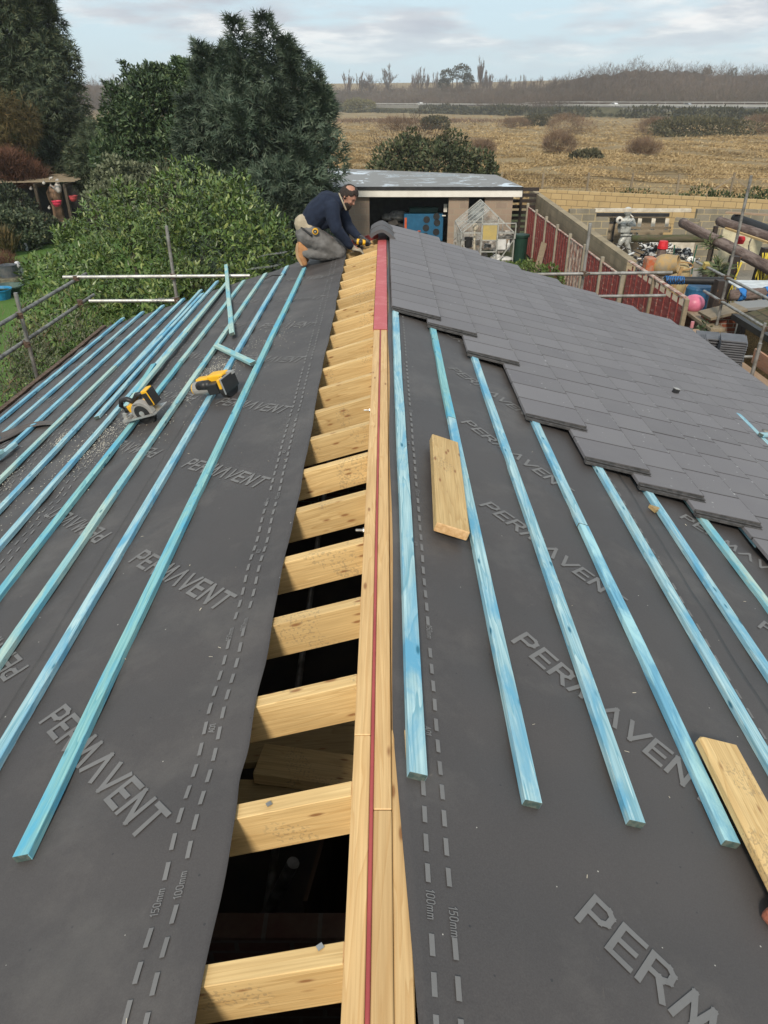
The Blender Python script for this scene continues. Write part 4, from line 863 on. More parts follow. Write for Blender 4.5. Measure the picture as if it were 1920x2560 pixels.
for i in range(2):
    mb = MB(); fence_panel(mb, (5.62, ys2[i]), (5.62, ys2[i + 1] + .06), 1.95); mb.build('panel', M['red_fence'], fences, local=False, world=Wd)
    mb = MB()
    for j in range(1, 5): mb.bar((5.6, ys2[i] + (ys2[i + 1] - ys2[i]) * j / 5, .12), (5.6, ys2[i] + (ys2[i + 1] - ys2[i]) * j / 5, 2.1), .02, .04)
    beam('top_rail', (5.62, ys2[i], 2.15), (5.62, ys2[i + 1] + .06, 2.15), .09, .03, M['worn'], fences); mb.build('battens', M['red_fence'], fences, local=False, world=Wd)
for y in (15.2, 13.36):
    mb = MB(); mb.box((5.6, y, 1.08), (.08, .08, 2.16)); bev(mb.build('post', M['old_wood'], fences, local=False, world=Wd), .008)
# ---------------------------------------------------------------- block walls of the yard
M['block_warm'] = blocks('block_warm', (.50, .37, .19), (.43, .31, .155), (.20, .15, .085), stain=(.22, .18, .10), st=(.55, .85), bh=.235, bw=.46)
M['block_grey'] = blocks('block_grey', (.27, .24, .185), (.21, .19, .145), (.42, .34, .20), stain=(.10, .095, .07), st=(.48, .72), ms=.016, bh=.235, bw=.46)
M['block_side'] = blocks('block_side', (.36, .29, .19), (.28, .23, .155), (.26, .22, .15), stain=(.14, .12, .08), st=(.45, .75), bh=.235, bw=.46)
tag(wall('far_block_wall', (6.4, 33.9), (16.5, 29.2), 0, 2.0, .22, M['block_warm']), 'long sunlit honey coloured block wall at the back of the yard', 'wall')
tag(wall('side_block_wall', (6.42, 33.75), (5.98, 17.9), 0, 2.0, .22, M['block_side']), 'grey brown block wall running behind the red fence', 'wall')
tag(wall('low_side_wall', (5.98, 17.85), (6.02, 12.0), 0, 1.75, .2, M['block_side']), 'lower concrete wall continuing behind the near red panels', 'wall')
tag(beam('wall_coping', (5.95, 17.0, 1.79), (5.95, 12.6, 1.79), .26, .06, M['old_wood']), 'old timber coping board lying on the lower concrete wall', 'board')
iw = thing('inner_block_wall', 'inner grey block wall with a wide opening beside the silver figure', 'wall', (8, 27, 0))
for (x0, x1, z1) in ((6.5, 7.45, 2.03), (7.45, 7.95, 1.75), (11.0, 15.5, 2.03), (10.3, 11.0, 1.75)): wall('wall', (x0, 27), (x1, 26.6 if x0 > 9 else 27), 0, z1, .22, M['block_grey'], iw)
M['white_wood'] = simple('white_wood', (.60, .55, .45), .7, 0, (.45, .40, .32), 5)
tag(beam('white_beam', (7.4, 26.95, 2.0), (10.75, 26.9, 2.0), .12, .11, M['white_wood']), 'long white painted beam bridging the opening in the inner wall', 'beam')
den = thing('lean_to', 'low lean-to with black rail and brown boards behind the silver figure', 'shelter', (9.1, 28, 0))
wall('back_board', (7.9, 28.6), (10.5, 28.5), 0, 1.62, .05, M['old_wood'], den); wall('black_rail', (7.85, 28.3), (10.5, 28.2), 1.62, 1.74, .1, M['black'], den)
mb = MB()
for x in (7.95, 8.25, 8.5): mb.bar((x, 28.1, 0), (x, 28.1, 1.6), .06, .06)
mb.bar((7.9, 28.1, 1.42), (8.55, 28.1, 1.42), .06, .06); mb.bar((7.9, 28.1, .8), (8.55, 28.1, .8), .06, .06); mb.build('frame', M['black'], den, local=False, world=Wd)
pal = thing('pallet', 'grey weathered wooden pallet leaning above the green log', 'pallet', (9.5, 27.6, 1.2))
for i in range(3): beam('plank', (9.25 + .5 * i, 27.55, 1.20), (9.3 + .5 * i, 27.75, 1.62), .14, .03, M['white_wood'], pal, up=(0, -1, .3))
for z in (1.22, 1.34): beam('plank', (8.95, 27.5, z), (10.4, 27.5, z), .02, .08, M['old_wood'], pal)
# ---------------------------------------------------------------- logs and pipes
def logr(name, a, b, r0, r1, mat, label, cat='log', n=18, jag=.06, up=(0, 0, 1)):
    Ln = (Vector(b) - Vector(a)).length; k = 24; V = []; Fs = []
    for i in range(k + 1):
        for j in range(n):
            t = 2 * math.pi * j / n; r = (r0 + (r1 - r0) * i / k) * (1 + jag * .5 * math.sin(3 * t + i * .35) + jag * random.uniform(-.5, .5)); V.append((Ln * i / k, r * math.cos(t), r * math.sin(t)))
    Fs = [(i * n + j, i * n + (j + 1) % n, (i + 1) * n + (j + 1) % n, (i + 1) * n + j) for i in range(k) for j in range(n)]
    mb = MB(); mb.add(V, Fs + [tuple(range(n - 1, -1, -1)), tuple(range(k * n, k * n + n))])
    return tag(link(name, mb.mesh(name, True), M[mat], None, world=frame(a, b, up)), label, cat)
def ptsD(u, v, D): return tuple(atD(u, v, D))
logr('big_log', ptsD(1703, 556, 21.5), ptsD(1990, 706, 17.0), .125, .15, 'log', 'long purplish brown log sloping down to the right, nearest of the raised logs')
logr('big_log', ptsD(1795, 552, 22.5), ptsD(1990, 618, 19.5), .13, .15, 'log', 'upper brown log with a dark patch behind the tall scaffold pole')
logr('big_log', ptsD(1835, 545, 24), ptsD(1990, 605, 21), .14, .17, 'log_black', 'black charred log topmost at the right edge')
logr('green_log', ptsD(1577, 596, 25.0), ptsD(1885, 597, 24.4), .115, .13, 'log_green', 'mossy green pointed log lying level across the yard')
logr('black_pipe', ptsD(1660, 700, 15.8), ptsD(1815, 703, 15.6), .08, .08, 'log_black', 'thick black pipe wound with blue rope behind the red fence', 'pipe', jag=.01)
logr('short_log', ptsD(1822, 738, 15.0), ptsD(1990, 728, 14.6), .11, .11, 'log', 'short cut log with blue rope above the mossy roof')
tag(beam('plank', ptsD(1812, 531, 24), ptsD(1990, 541, 23), .2, .05, M['board']), 'pale plank lying on top of the black log at the right edge', 'plank')
tag(beam('plank', ptsD(1812, 570, 22), ptsD(1930, 610, 19.5), .07, .05, M['pine']), 'thin yellow plank under the upper brown log', 'plank')
M['dark_post'] = wood('dark_post', (.05, .035, .028), (.025, .02, .018), kd=.9)
for i, (u, v0_, v1_, D) in enumerate(((1826, 640, 770, 18.0), (1790, 700, 800, 15.2), (1905, 620, 740, 18.5))):
    a = atD(u, v0_, D); tag(beam('timber_post', (a.x, D, 0), (a.x + .1, D, a.z), .22, .2, M['dark_post']), ['dark timber post holding the nearest log behind the scaffold pole', 'dark timber post under the black pipe', 'dark timber post at the right edge under the logs'][i], 'post')
M['rope_blue'] = simple('rope_blue', (.03, .20, .55), .6); M['rope_yel'] = simple('rope_yel', (.62, .48, .05), .7)
mb = MB()
a, b = atD(1660, 700, 15.8), atD(1815, 703, 15.6)
pts = [a + (b - a) * t + Vector((0, math.cos(w_), math.sin(w_))) * .086 for t, w_ in [(i / 90 * .30, i * .75) for i in range(91)]]
mb.path(pts, .009, 5); tag(mb.build('blue_rope', M['rope_blue'], smooth=True), 'blue rope coiled round the black pipe', 'rope')
mb = MB(); a, b = atD(1822, 738, 15.0), atD(1990, 728, 14.6)
for f0 in (.12, .52):
    pts = [a + (b - a) * (f0 + i / 60 * .09) + Vector((0, math.cos(i * .8), math.sin(i * .8))) * .125 for i in range(61)]; mb.path(pts, .014, 5)
tag(mb.build('blue_rope', M['rope_blue'], smooth=True), 'bright blue rope wrapped round the short cut log', 'rope')
mb = MB(); a = atD(1842, 655, 17.6)
for i in range(4): mb.path([a + Vector((.03 * i + .05 * math.sin(k * .9 + i), 0, -.16 * k)) for k in range(9)], .012, 5)
tag(mb.build('yellow_rope', M['rope_yel'], smooth=True), 'yellow rope hanging beside the dark post', 'rope')
mb = MB(); a = atD(1905, 632, 18.2)
for i in range(7): mb.path([a + Vector((.05 * i + .03 * math.sin(k * .9 + i), 0, -.11 * k)) for k in range(9)], .02, 5)
tag(mb.build('yellow_rope', M['rope_yel'], smooth=True), 'thick bunch of yellow rope at the right edge under the logs', 'rope')
# yard clutter
M['redpl'] = simple('redpl', (.62, .02, .03), .45); M['pinkpl'] = simple('pinkpl', (.62, .17, .26), .4); M['bluepl'] = simple('bluepl', (.03, .13, .26), .5)
def lath(nm, c, prof, mat, label, cat, m=None, n=20, cap=True):
    mb = MB(); mb.lathe(prof, c, n, m, cap); return tag(mb.build(nm, mat, smooth=False), label, cat)
lath('tree_stump_post', (9.0, 24.2, 0), [(.15, 0), (.14, 1.1), (.12, 1.18)], M['log'], 'brown timber stump standing under the red bucket', 'stump')
lath('red_bucket', (9.0, 24.2, 1.19), [(.165, 0), (.16, .08), (.135, .22), (.12, .235)], M['redpl'], 'bright red upturned bucket on the stump beside the silver figure', 'bucket')
a = atD(1848, 600, 22); lath('red_bucket', (a.x, 22, a.z - .1), [(.11, 0), (.14, .12), (.11, .2)], M['redpl'], 'small red bucket half hidden behind the sloping logs', 'bucket')
a = atD(1734, 752, 13.9); mb = MB(); mb.ell(a + Vector((0, 0, -.05)), (.20, .19, .17), n=24, k=14); o = tag(mb.build('pink_tub', M['pinkpl'], smooth=True), 'bright pink rounded upturned tub behind the end of the fence', 'tub')
a = atD(1745, 728, 17.5); lath('blue_barrel', (a.x, 17.5, a.z - .65), [(.27, 0), (.30, .1), (.30, .72), (.26, .78)], M['bluepl'], 'dark blue barrel standing beyond the black pipe', 'barrel')
# cement mixer
M['mixer'] = simple('mixer', (.42, .28, .12), .8, .1, (.30, .25, .17), 9, bst=.2); M['mixer_or'] = simple('mixer_or', (.45, .11, .04), .7, .1, (.35, .22, .15), 8)
a = atD(1660, 663, 17.6); mx_ = thing('cement_mixer', 'orange and cream cement mixer with its drum mouth facing right', 'cement mixer', (a.x, 17.6, 0))
rm = Matrix.Rotation(R(-32), 3, 'Z') @ Matrix.Rotation(R(80), 3, 'Y') @ Matrix.Rotation(R(0), 3, 'X')
mb = MB(); mb.lathe([(.07, -.31), (.16, -.28), (.25, -.09), (.26, .02), (.20, .28), (.215, .30), (.195, .31), (.19, .27), (.23, .02), (.15, -.2)], a, 26, rm, cap=False); mb.build('drum', M['mixer'], mx_, smooth=True, local=False, world=Wd)
mb = MB(); mb.bar(a + Vector((.30, -.30, .02)), a + Vector((.12, -.36, -.75)), .07, .03, up=(0, 1, 0)); mb.build('yoke', simple('yoke', (.38, .24, .10), .8, 0, (.2, .13, .07)), mx_, local=False, world=Wd)
mb = MB(); mb.box(a + Vector((-.34, .1, .0)), (.22, .3, .34)); mb.bar(a + Vector((-.4, 0, -.2)), a + Vector((-.5, 0, -1.2)), .05, .05, up=(0, 1, 0)); mb.bar(a + Vector((0, .2, -.3)), (a.x + .2, 17.8, 0), .05, .05, up=(0, 1, 0)); bev(mb.build('motor_housing', M['mixer_or'], mx_, local=False, world=Wd), .03)
# wheelbarrow stood on its nose
a = atD(1700, 665, 20.0); wbw = thing('wheelbarrow', 'rusty yellow wheelbarrow standing on end against the wall with green handles', 'wheelbarrow', (a.x, 20, 0))
mb = MB(); mb.ell(a + Vector((0, .1, -.35)), (.36, .16, .50), n=16, k=10); mb.build('tray', simple('tray', (.48, .38, .20), .6, .1, (.36, .28, .16), 5), wbw, smooth=True, local=False, world=Wd)
mb = MB()
for s_ in (-1, 1): mb.path([a + Vector((s_ * .30, -.05, .55)), a + Vector((s_ * .27, -.08, .1)), a + Vector((s_ * .30, -.1, -.2))], .018, 6)
mb.build('handle', simple('hgreen', (.02, .10, .06), .5), wbw, local=False, world=Wd)
mb = MB()
for s_ in (-1, 1): mb.path([a + Vector((s_ * .30, -.1, -.2)), a + Vector((s_ * .20, -.16, -.5)), a + Vector((s_ * .1, -.1, -1.0))], .02, 6)
mb.path([a + Vector((.28 * math.cos(t), -.12, .02 + .10 * math.sin(t))) for t in np.linspace(0, 6.283, 18)], .02, 6); mb.build('frame', simple('wframe', (.40, .24, .10), .6, .3), wbw, local=False, world=Wd)
# machine parts heap
M['bw'] = simple('bw', (.02, .02, .022), .5, 0, (.66, .66, .64), 7, .49, .53, isl=.2)
mb = MB()
for i in range(90):
    c = Vector((random.uniform(8.9, 10.5), random.uniform(25.2, 26.4), random.uniform(.35, 1.15))); c.z = .3 + (c.z - .3) * (1 - .3 * abs(c.x - 9.4)); k = random.random()
    if k < .5: d = Vector((random.gauss(0, .3), random.gauss(0, .1), random.gauss(0, .12))); mb.tube(c - d, c + d, .022, n=6)
    elif k < .8: mb.ell(c, (random.uniform(.06, .18), .1, random.uniform(.05, .12)), n=9, k=5)
    else: mb.box(c, (.3, .1, .12), Matrix.Rotation(random.uniform(-1, 1), 3, 'Y'))
tag(mb.build('machine_parts', M['bw']), 'heap of black and white machine parts beside the silver figure', 'parts', kind='stuff')
mb = MB()
for i in range(60): c = Vector((random.uniform(7.6, 9.2), random.uniform(24.8, 27.5), random.uniform(.05, .6))); d = Vector((random.gauss(0, .3), random.gauss(0, .2), random.gauss(0, .1))); mb.tube(c - d, c + d, .02, n=5)
tag(mb.build('dark_scrap', simple('scrap', (.03, .03, .032), .5, .3, (.25, .25, .25), 20, .55, .6)), 'low tangle of dark scrap round the feet of the silver figure', 'scrap', kind='stuff')
mb = MB(); a, b = atD(1553, 644, 22.5), atD(1582, 632, 23); mb.tube(a, b, .03, n=6); tag(mb.build('white_pole', M['whitepl']), 'short white pole sticking out of the scrap by the fence', 'pole')
mb = MB(); mb.bar(atD(1500, 522, 31.0), atD(1503, 545, 31.0), .05, .05); tag(wall('propped_sheet', (9.9, 26.1), (10.75, 26.0), .25, 1.15, .04, M['white_wood']), 'off white sheet standing behind the machine parts', 'sheet')
mb = MB(); a = atD(1897, 610, 21.8); mb.path([a + Vector((.30 * math.cos(t), .02, .36 * math.sin(t))) for t in np.linspace(0, 6.283, 24)], .02, 6); tag(mb.build('bicycle_wheel', M['zinc'], smooth=True), 'thin spoked wheel leaning behind the logs at the right', 'wheel')
tag(wall('cream_sheet', (atD(1800, 600, 23).x, 23), (atD(1905, 600, 22.8).x, 22.8), 1.0, 2.05, .04, simple('cream', (.60, .55, .38), .7)), 'cream panel behind the crossing logs', 'panel')
# neighbour's garage at the right
M['dash'] = simple('dash', (.34, .22, .09), .9, 0, (.15, .10, .05), 45, .42, .58, bst=.8, bsc=60); M['mossy'] = blocks('mossy', (.10, .085, .06), (.14, .09, .06), (.04, .035, .03), bw=.28, bh=.16, ms=.015, stain=(.06, .075, .02), st=(.40, .62))
ng = thing('pebble_dash_shed', 'low pebble dashed outbuilding with a mossy tiled roof at the right edge', 'outbuilding', (7.5, 10, 0))
for (ya, yb) in ((6.0, 8.1), (8.14, 10.3), (10.34, 12.5)): wall('wall', (6.45, ya), (6.45, yb), 0, 2.0, .12, M['dash'], ng)
wall('wall', (6.5, 12.5), (9.6, 12.5), 0, 2.0, .12, M['dash'], ng)
mb = MB(); mb.add([(0, 0, 0), (6.8, 0, 0), (6.8, 0, 1.75), (0, 0, 1.75), (0, .05, 0), (6.8, .05, 0), (6.8, .05, 1.75), (0, .05, 1.75)], [(0, 1, 2, 3), (7, 6, 5, 4), (0, 4, 5, 1), (3, 2, 6, 7), (0, 3, 7, 4), (1, 5, 6, 2)])
link('roof', mb.mesh('roof'), M['mossy'], ng, world=Matrix.Translation((6.30, 12.75, 2.02)) @ Matrix.Rotation(R(-90), 4, 'Z') @ Matrix.Rotation(R(-74), 4, 'X') @ Matrix.Scale(1, 4))
mb = MB(); mb.box((6.28, 9.4, 1.98), (.1, 6.9, .10)); mb.build('gutter', M['black'], ng, local=False, world=Wd)
pier = thing('brick_pier', 'short red brick pier with a sloping timber cap beside the outbuilding', 'pier', (6.15, 13.1, 0))
wall('shaft', (5.95, 13.2), (6.45, 13.2), 0, 1.9, .4, M['brick'], pier); beam('cap', (5.85, 13.05, 1.93), (6.5, 13.1, 2.08), .5, .05, M['old_wood'], pier)
a = atD(1895, 690, 16.5); tag(wall('white_sheet', (a.x - .45, 16.6), (a.x + 1.2, 16.5), a.z - .25, a.z - .23, 1.2, simple('wsheet', (.62, .66, .68), .4)), 'pale flat sheet roof at the right edge above the cut log', 'sheet')
tag(wall('grey_box', (a.x + .1, 16.1), (a.x + 1.3, 16.05), a.z - .75, a.z - .26, .3, M['black']), 'dark box side under the pale sheet at the right edge', 'box')
a = atD(1890, 758, 14.0); tag(beam('grey_board', a + Vector((-.35, 0, -.06)), a + Vector((1.3, -.1, .08)), .5, .06, M['felt']), 'grey felt covered board sloping above the mossy roof', 'board')
a = atD(1700, 640, 20.6); tag(wall('paving_slab', (a.x + .15, 20.7), (a.x + .85, 20.7), 0, a.z - .35, .06, simple('slabc', (.34, .33, .31), .8)), 'pale slab leaning behind the wheelbarrow', 'slab')
# ---------------------------------------------------------------- vegetation
M['laurel'] = leafm('laurel', (.055, .105, .022), (.105, .16, .038), .38, (.23, .27, .085), .5, .35, .8)
M['conifer'] = leafm('conifer', (.042, .068, .045), (.075, .105, .070), .6, (.12, .145, .10), .25, .4, .45)
M['conifer2'] = leafm('conifer2', (.045, .065, .040), (.075, .100, .056), .6, (.13, .135, .07), .25, .45, .3)
M['bay'] = leafm('bay', (.034, .062, .030), (.058, .092, .040), .45, (.11, .15, .06), .4, .4, .5)
M['greybush'] = leafm('greybush', (.07, .085, .045), (.12, .135, .08), .6, (.17, .18, .11), .3, .35, .8)
M['brownfol'] = leafm('brownfol', (.07, .062, .03), (.115, .09, .04), .7, (.20, .13, .05), .2, .4, .8)
M['redtwig'] = leafm('redtwig', (.085, .045, .03), (.13, .065, .045), .8, (.17, .09, .06), .1, .3, 1)
M['bark'] = simple('bark', (.07, .055, .04), .9, 0, (.04, .03, .025), 12, bst=.6, bsc=30)
M['weed'] = leafm('weed', (.05, .085, .02), (.085, .13, .03), .6, (.16, .19, .07), .2, .4, 2)
def plant(nm, label, cat, loc, group=None): return thing(nm, label, cat, loc, group=group)
def trunk(par, loc, h, r, lean=(0, 0), n=5, top=.25, limbs=7, spread=1.2):
    mb = MB(); x, y = loc; P = [Vector((x + lean[0] * t / h + .08 * math.sin(t), y + lean[1] * t / h, t)) for t in np.linspace(0, h, 8)]
    mb.path(P, r, 8, [r * (1 - (1 - top) * i / 7) for i in range(8)])
    for i in range(limbs):
        t = random.uniform(.3, .9); p = P[int(t * 7)]; a = random.uniform(0, 6.28); e = Vector((math.cos(a), math.sin(a), .8)) * spread * random.uniform(.6, 1.1)
        mb.path([p, p + e * .5 + Vector((0, 0, .05)), p + e], r * .3, 5, [r * .35, r * .2, r * .05])
    return mb.build('trunk', M['bark'], par, smooth=True, local=False, world=Matrix.Identity(4))
# laurel: lobes of whorled shoots
lau = plant('laurel_bush', 'large glossy green laurel bush beyond the far scaffold rail', 'bush', (-4, 13, 0))
LB_ = [(-5.5, 15.3, 1.8, 1.15, 1.2, 2.0), (-3.9, 15.3, 2.3, 1.3, 1.0, 2.0), (-3.05, 14.0, 1.9, 1.35, 1.3, 2.15), (-2.2, 13.5, 1.6, 1.0, 1.1, 1.9), (-4.4, 13.8, 1.7, 1.3, 1.3, 1.85), (-5.6, 13.5, 1.45, 1.3, 1.2, 1.65), (-3.6, 12.6, 1.2, 1.6, .9, 1.7), (-5.2, 12.3, 1.1, 1.4, .9, 1.5), (-5.35, 12.9, 1.0, .65, 1.0, 1.3), (-2.3, 12.5, .9, .9, .8, 1.6), (-5.0, 11.7, .8, .65, .8, 1.2), (-2.75, 14.2, 3.6, .45, .45, .55)]
LB_ = rough(LB_, 6, (.18, .32), .96); p, d = crown(LB_, 9500, .86, 1.06, .9, .45)
K = 7; pp = np.repeat(p, K, 0); ang = np.tile(np.arange(K) * 2.4, len(p)) + np.repeat(rng.uniform(0, 6, len(p)), K)
a1 = unit(np.repeat(d, K, 0)); ref = unit(np.cross(a1, np.array([0.3, .2, 1.0]))); b1 = np.cross(a1, ref); stg = np.tile(np.linspace(0, 1, K), len(p))[:, None]
dd = a1 * (.45 + .5 * stg) + (ref * np.cos(ang)[:, None] + b1 * np.sin(ang)[:, None]) * (1.0 - .45 * stg)
pp = pp + a1 * (stg * .13) + rng.normal(0, .008, pp.shape); LD = dd
p, d = crown(LB_, 16000, .6, .93, .3, .8); foliage('inner_leaves', p, d, rng.uniform(.1, .16, len(p)), LAUREL, M['laurel'], lau, roll=1)
st_ = []; 
for _ in range(30):
    l = random.choice(LB_[:8]); x, y = l[0] + random.uniform(-.8, .8) * l[3], l[1] + random.uniform(-.5, .5); z = l[2] + l[5] * random.uniform(.85, .98) * math.sqrt(max(0, 1 - ((x - l[0]) / l[3]) ** 2))
    for k in range(16): st_.append((x, y, z + .022 * k, k))
st_ = np.array(st_); ang = st_[:, 3] * 2.4; d2 = np.stack([np.cos(ang), np.sin(ang), np.full(len(ang), .8)], 1)
pp = np.concatenate([pp, st_[:, :3]]); dd = np.concatenate([LD, d2])
foliage('leaves', pp, dd, rng.uniform(.06, .135, len(pp)), LAUREL, M['laurel'], lau, roll=.35)
trunk(lau, (-3.8, 13.2), 2.4, .09, limbs=8)
# hedge beside the left eaves
h1 = plant('privet_hedge', 'grey green hedge close beyond the left eaves under the scaffold rails', 'hedge', (-5.2, 7.5, 0))
HL = [(-5.1, 4.5, .9, .85, 1.6, 1.35), (-5.25, 6.3, .95, .9, 1.5, 1.4), (-5.3, 8.0, 1.0, .95, 1.3, 1.5), (-5.4, 9.6, 1.15, 1.0, 1.2, 1.45), (-4.9, 10.9, 1.0, .95, .9, 1.5), (-5.5, 10.2, .8, .65, .9, 1.05), (-6.3, 7.8, .6, .8, 1.5, 1.1)]
p, d = crown(HL, 30000, .80, 1.07, .5, .7); foliage('leaves', p, d, rng.uniform(.045, .085, len(p)), LAUREL, M['greybush'], h1, roll=.8, wid=.8)
p, d = crown(HL, 3000, .95, 1.22, .9, .6); foliage('twigs', p, d, rng.uniform(.15, .35, len(p)), TWIG, simple('twigc', (.16, .12, .07), .8), h1, roll=.8)
# conifers
def conifer(nm, label, lobes, n, size, mat, loc, h, spikes=(), r=.16, tw=0, rin=.78, droop=.25, tpl=FROND):
    t = plant(nm, label, 'tree', loc + (0,)); base_ = lobes; lobes = rough(lobes); p, d = crown(lobes, n, rin, 1.10, droop, .55)
    sp_ = list(spikes); zt = np.quantile(p[:, 2], .55)
    for j_ in rng.choice(np.where(p[:, 2] > zt)[0], 30 if n > 8000 else 0): sp_.append((p[j_, 0], p[j_, 1], p[j_, 2] - .15, p[j_, 2] + size * rng.uniform(1.2, 2.6), size * rng.uniform(.5, .9)))
    spikes = sp_
    if spikes:
        q_ = []
        for (x, y, z0, z1, rr) in spikes:
            m_ = int((z1 - z0) * 300); tt = rng.uniform(0, 1, m_); a = rng.uniform(0, 6.28, m_); ra = rr * (1 - tt) ** .8 * rng.uniform(.4, 1.1, m_) + .03
            q_.append(np.stack([x + .12 * np.sin(tt * 4) + ra * np.cos(a), y + ra * np.sin(a), z0 + (z1 - z0) * tt, a], 1))
        q_ = np.concatenate(q_); p = np.concatenate([p, q_[:, :3]]); d = np.concatenate([d, np.stack([np.cos(q_[:, 3]), np.sin(q_[:, 3]), rng.uniform(.1, 1.2, len(q_))], 1)])
    foliage('foliage', p, d, rng.uniform(size * .6, size * 1.35, len(p)), tpl, mat, t, roll=.6)
    p, d = crown(lobes, n // 3, .3, .8, .1, 1.0); foliage('inner_foliage', p, d, rng.uniform(size, size * 1.8, len(p)), tpl, mat, t, roll=1)
    trunk(t, loc, h * .8, r, limbs=14, spread=h * .16); return t
D0 = 26
def lob(u, v, D, ru, rv, rd=None):
    a = atD(u, v, D); k = (D * cP + (ZC - a.z) * sP) / F; return (a.x, D, a.z, ru * k, (rd or ru) * k, rv * k * .88)
conifer('blue_green_conifer', 'tall bushy blue green conifer with two thin tops in the middle', [lob(640, 350, 26, 155, 165), lob(560, 290, 26.5, 95, 150), lob(705, 335, 26, 70, 100), lob(745, 400, 25.5, 100, 140), lob(600, 215, 26, 36, 80), lob(668, 215, 26.2, 36, 80), lob(560, 430, 26, 110, 140), lob(700, 500, 25, 120, 140), lob(590, 560, 26, 150, 130), lob(730, 590, 25.2, 110, 110), lob(775, 330, 26, 50, 80)],
    30000, .34, M['conifer'], (-4.5, 26), 7, [(atD(600, 200, 26).x, 26, atD(600, 200, 26).z, atD(592, 45, 26).z, .55), (atD(670, 190, 26).x, 26, atD(670, 190, 26).z, atD(662, 40, 26).z, .6), (atD(515, 200, 26).x, 26, atD(515, 200, 26).z, atD(505, 115, 26).z, .4), (atD(745, 200, 26).x, 26, atD(745, 230, 26).z, atD(748, 125, 26).z, .4), (atD(790, 260, 26).x, 26, atD(790, 280, 26).z, atD(795, 175, 26).z, .35), (atD(560, 180, 26).x, 26, atD(560, 200, 26).z, atD(556, 125, 26).z, .4), (atD(715, 160, 26).x, 26, atD(715, 180, 26).z, atD(712, 95, 26).z, .35)], droop=.35)
conifer('broadleaf_evergreen', 'dark green rounded evergreen tree left of the two topped conifer', [lob(400, 290, 30, 110, 110), lob(330, 330, 30, 75, 90), lob(470, 260, 30, 80, 90), lob(450, 180, 30.5, 45, 25), lob(380, 215, 30.5, 55, 45), lob(420, 400, 29.5, 150, 110), lob(330, 430, 30, 90, 110), lob(300, 360, 30.5, 60, 80), lob(385, 195, 30.5, 35, 28)],
    42000, .15, M['bay'], (-9.5, 30), 6.4, [(atD(378, 200, 30).x, 30, atD(378, 215, 30).z, atD(374, 165, 30).z, .35), (atD(445, 180, 30).x, 30, atD(445, 190, 30).z, atD(447, 148, 30).z, .35)], tpl=LAUREL, droop=.5)
conifer('tall_dark_conifer', 'very tall dark conifer with drooping sprays filling the upper left corner', [lob(60, 60, 40, 85, 130), lob(-40, 150, 40, 150, 220), lob(110, 130, 39.5, 65, 90), lob(120, 260, 39, 90, 130), lob(60, 330, 38.5, 130, 120), lob(180, 330, 39, 65, 90), lob(-30, 330, 39, 130, 120), lob(20, -20, 40, 80, 80), lob(150, 420, 38, 70, 50), lob(215, 390, 38.5, 40, 60)],
    36000, .42, M['conifer2'], (-20, 40), 12, droop=-.35, rin=.82)
tb = conifer('brown_tinged_cypress', 'smaller cypress with brown hanging foliage at the left edge below the tall conifer', [lob(30, 330, 36, 55, 80), lob(0, 350, 36, 45, 80), lob(55, 300, 36, 30, 45)], 6000, .38, M['brownfol'], (-18.5, 36), 4, droop=-.8, tpl=TWIG)
conifer('narrow_conifer', 'narrow dark conifer in the gap left of the rounded evergreen', [lob(235, 385, 36, 36, 65), lob(245, 420, 35.5, 45, 70), lob(215, 420, 36, 40, 60)], 7000, .34, M['conifer2'], (-13.7, 36), 5)
def bush(nm, label, lobes, n, size, tpl, mat, cat='bush', loc=None, up=.5, rin=.6, jit=.7, rout=1.1, group=None, wid=1.0):
    loc = loc or (lobes[0][0], lobes[0][1], 0); t = plant(nm, label, cat, loc, group); lobes = rough(lobes, 9, (.25, .5), .9); p, d = crown(lobes, n, rin, rout, up, jit)
    foliage('foliage', p, d, rng.uniform(size * .6, size * 1.3, len(p)), tpl, mat, t, roll=.8, wid=wid)
    mb = MB(); c = lobes[0]
    for _ in range(9):
        a = random.uniform(0, 6.28); mb.path([(c[0], c[1], 0), (c[0] + .3 * c[3] * math.cos(a), c[1] + .3 * c[4] * math.sin(a), c[2] * .7), (c[0] + .6 * c[3] * math.cos(a), c[1] + .6 * c[4] * math.sin(a), c[2] + .5 * c[5])], .02 * size * 6, 4, [.05, .03, .01])
    mb.build('stems', M['bark'], t, local=False, world=Matrix.Identity(4)); return t
bush('red_stem_shrub', 'reddish brown bare twiggy shrub left of the pergola', [lob(25, 425, 35.5, 65, 40), lob(60, 450, 35, 45, 25)], 5200, .6, TWIG, M['redtwig'], up=1.0)
bush('grey_leaved_shrub', 'grey green small leaved shrub rising behind the laurel', [lob(300, 445, 24, 55, 45), lob(360, 460, 24, 55, 50), lob(265, 470, 24, 40, 45), lob(410, 455, 23.5, 45, 40), lob(330, 500, 23, 90, 50)], 9000, .13, OVAL, M['greybush'])
bush('dark_shrub', 'dark shrub with pale stems at the left edge before the pergola', [lob(25, 520, 33, 65, 50), lob(60, 570, 31, 60, 55), lob(5, 560, 31, 45, 40), lob(110, 580, 32.5, 50, 40)], 11000, .15, OVAL, M['conifer2'])
bush('low_garden_shrub', 'low grey green shrub in front of the pergola railing', [lob(95, 560, 33.5, 45, 30)], 2500, .14, OVAL, M['greybush'])
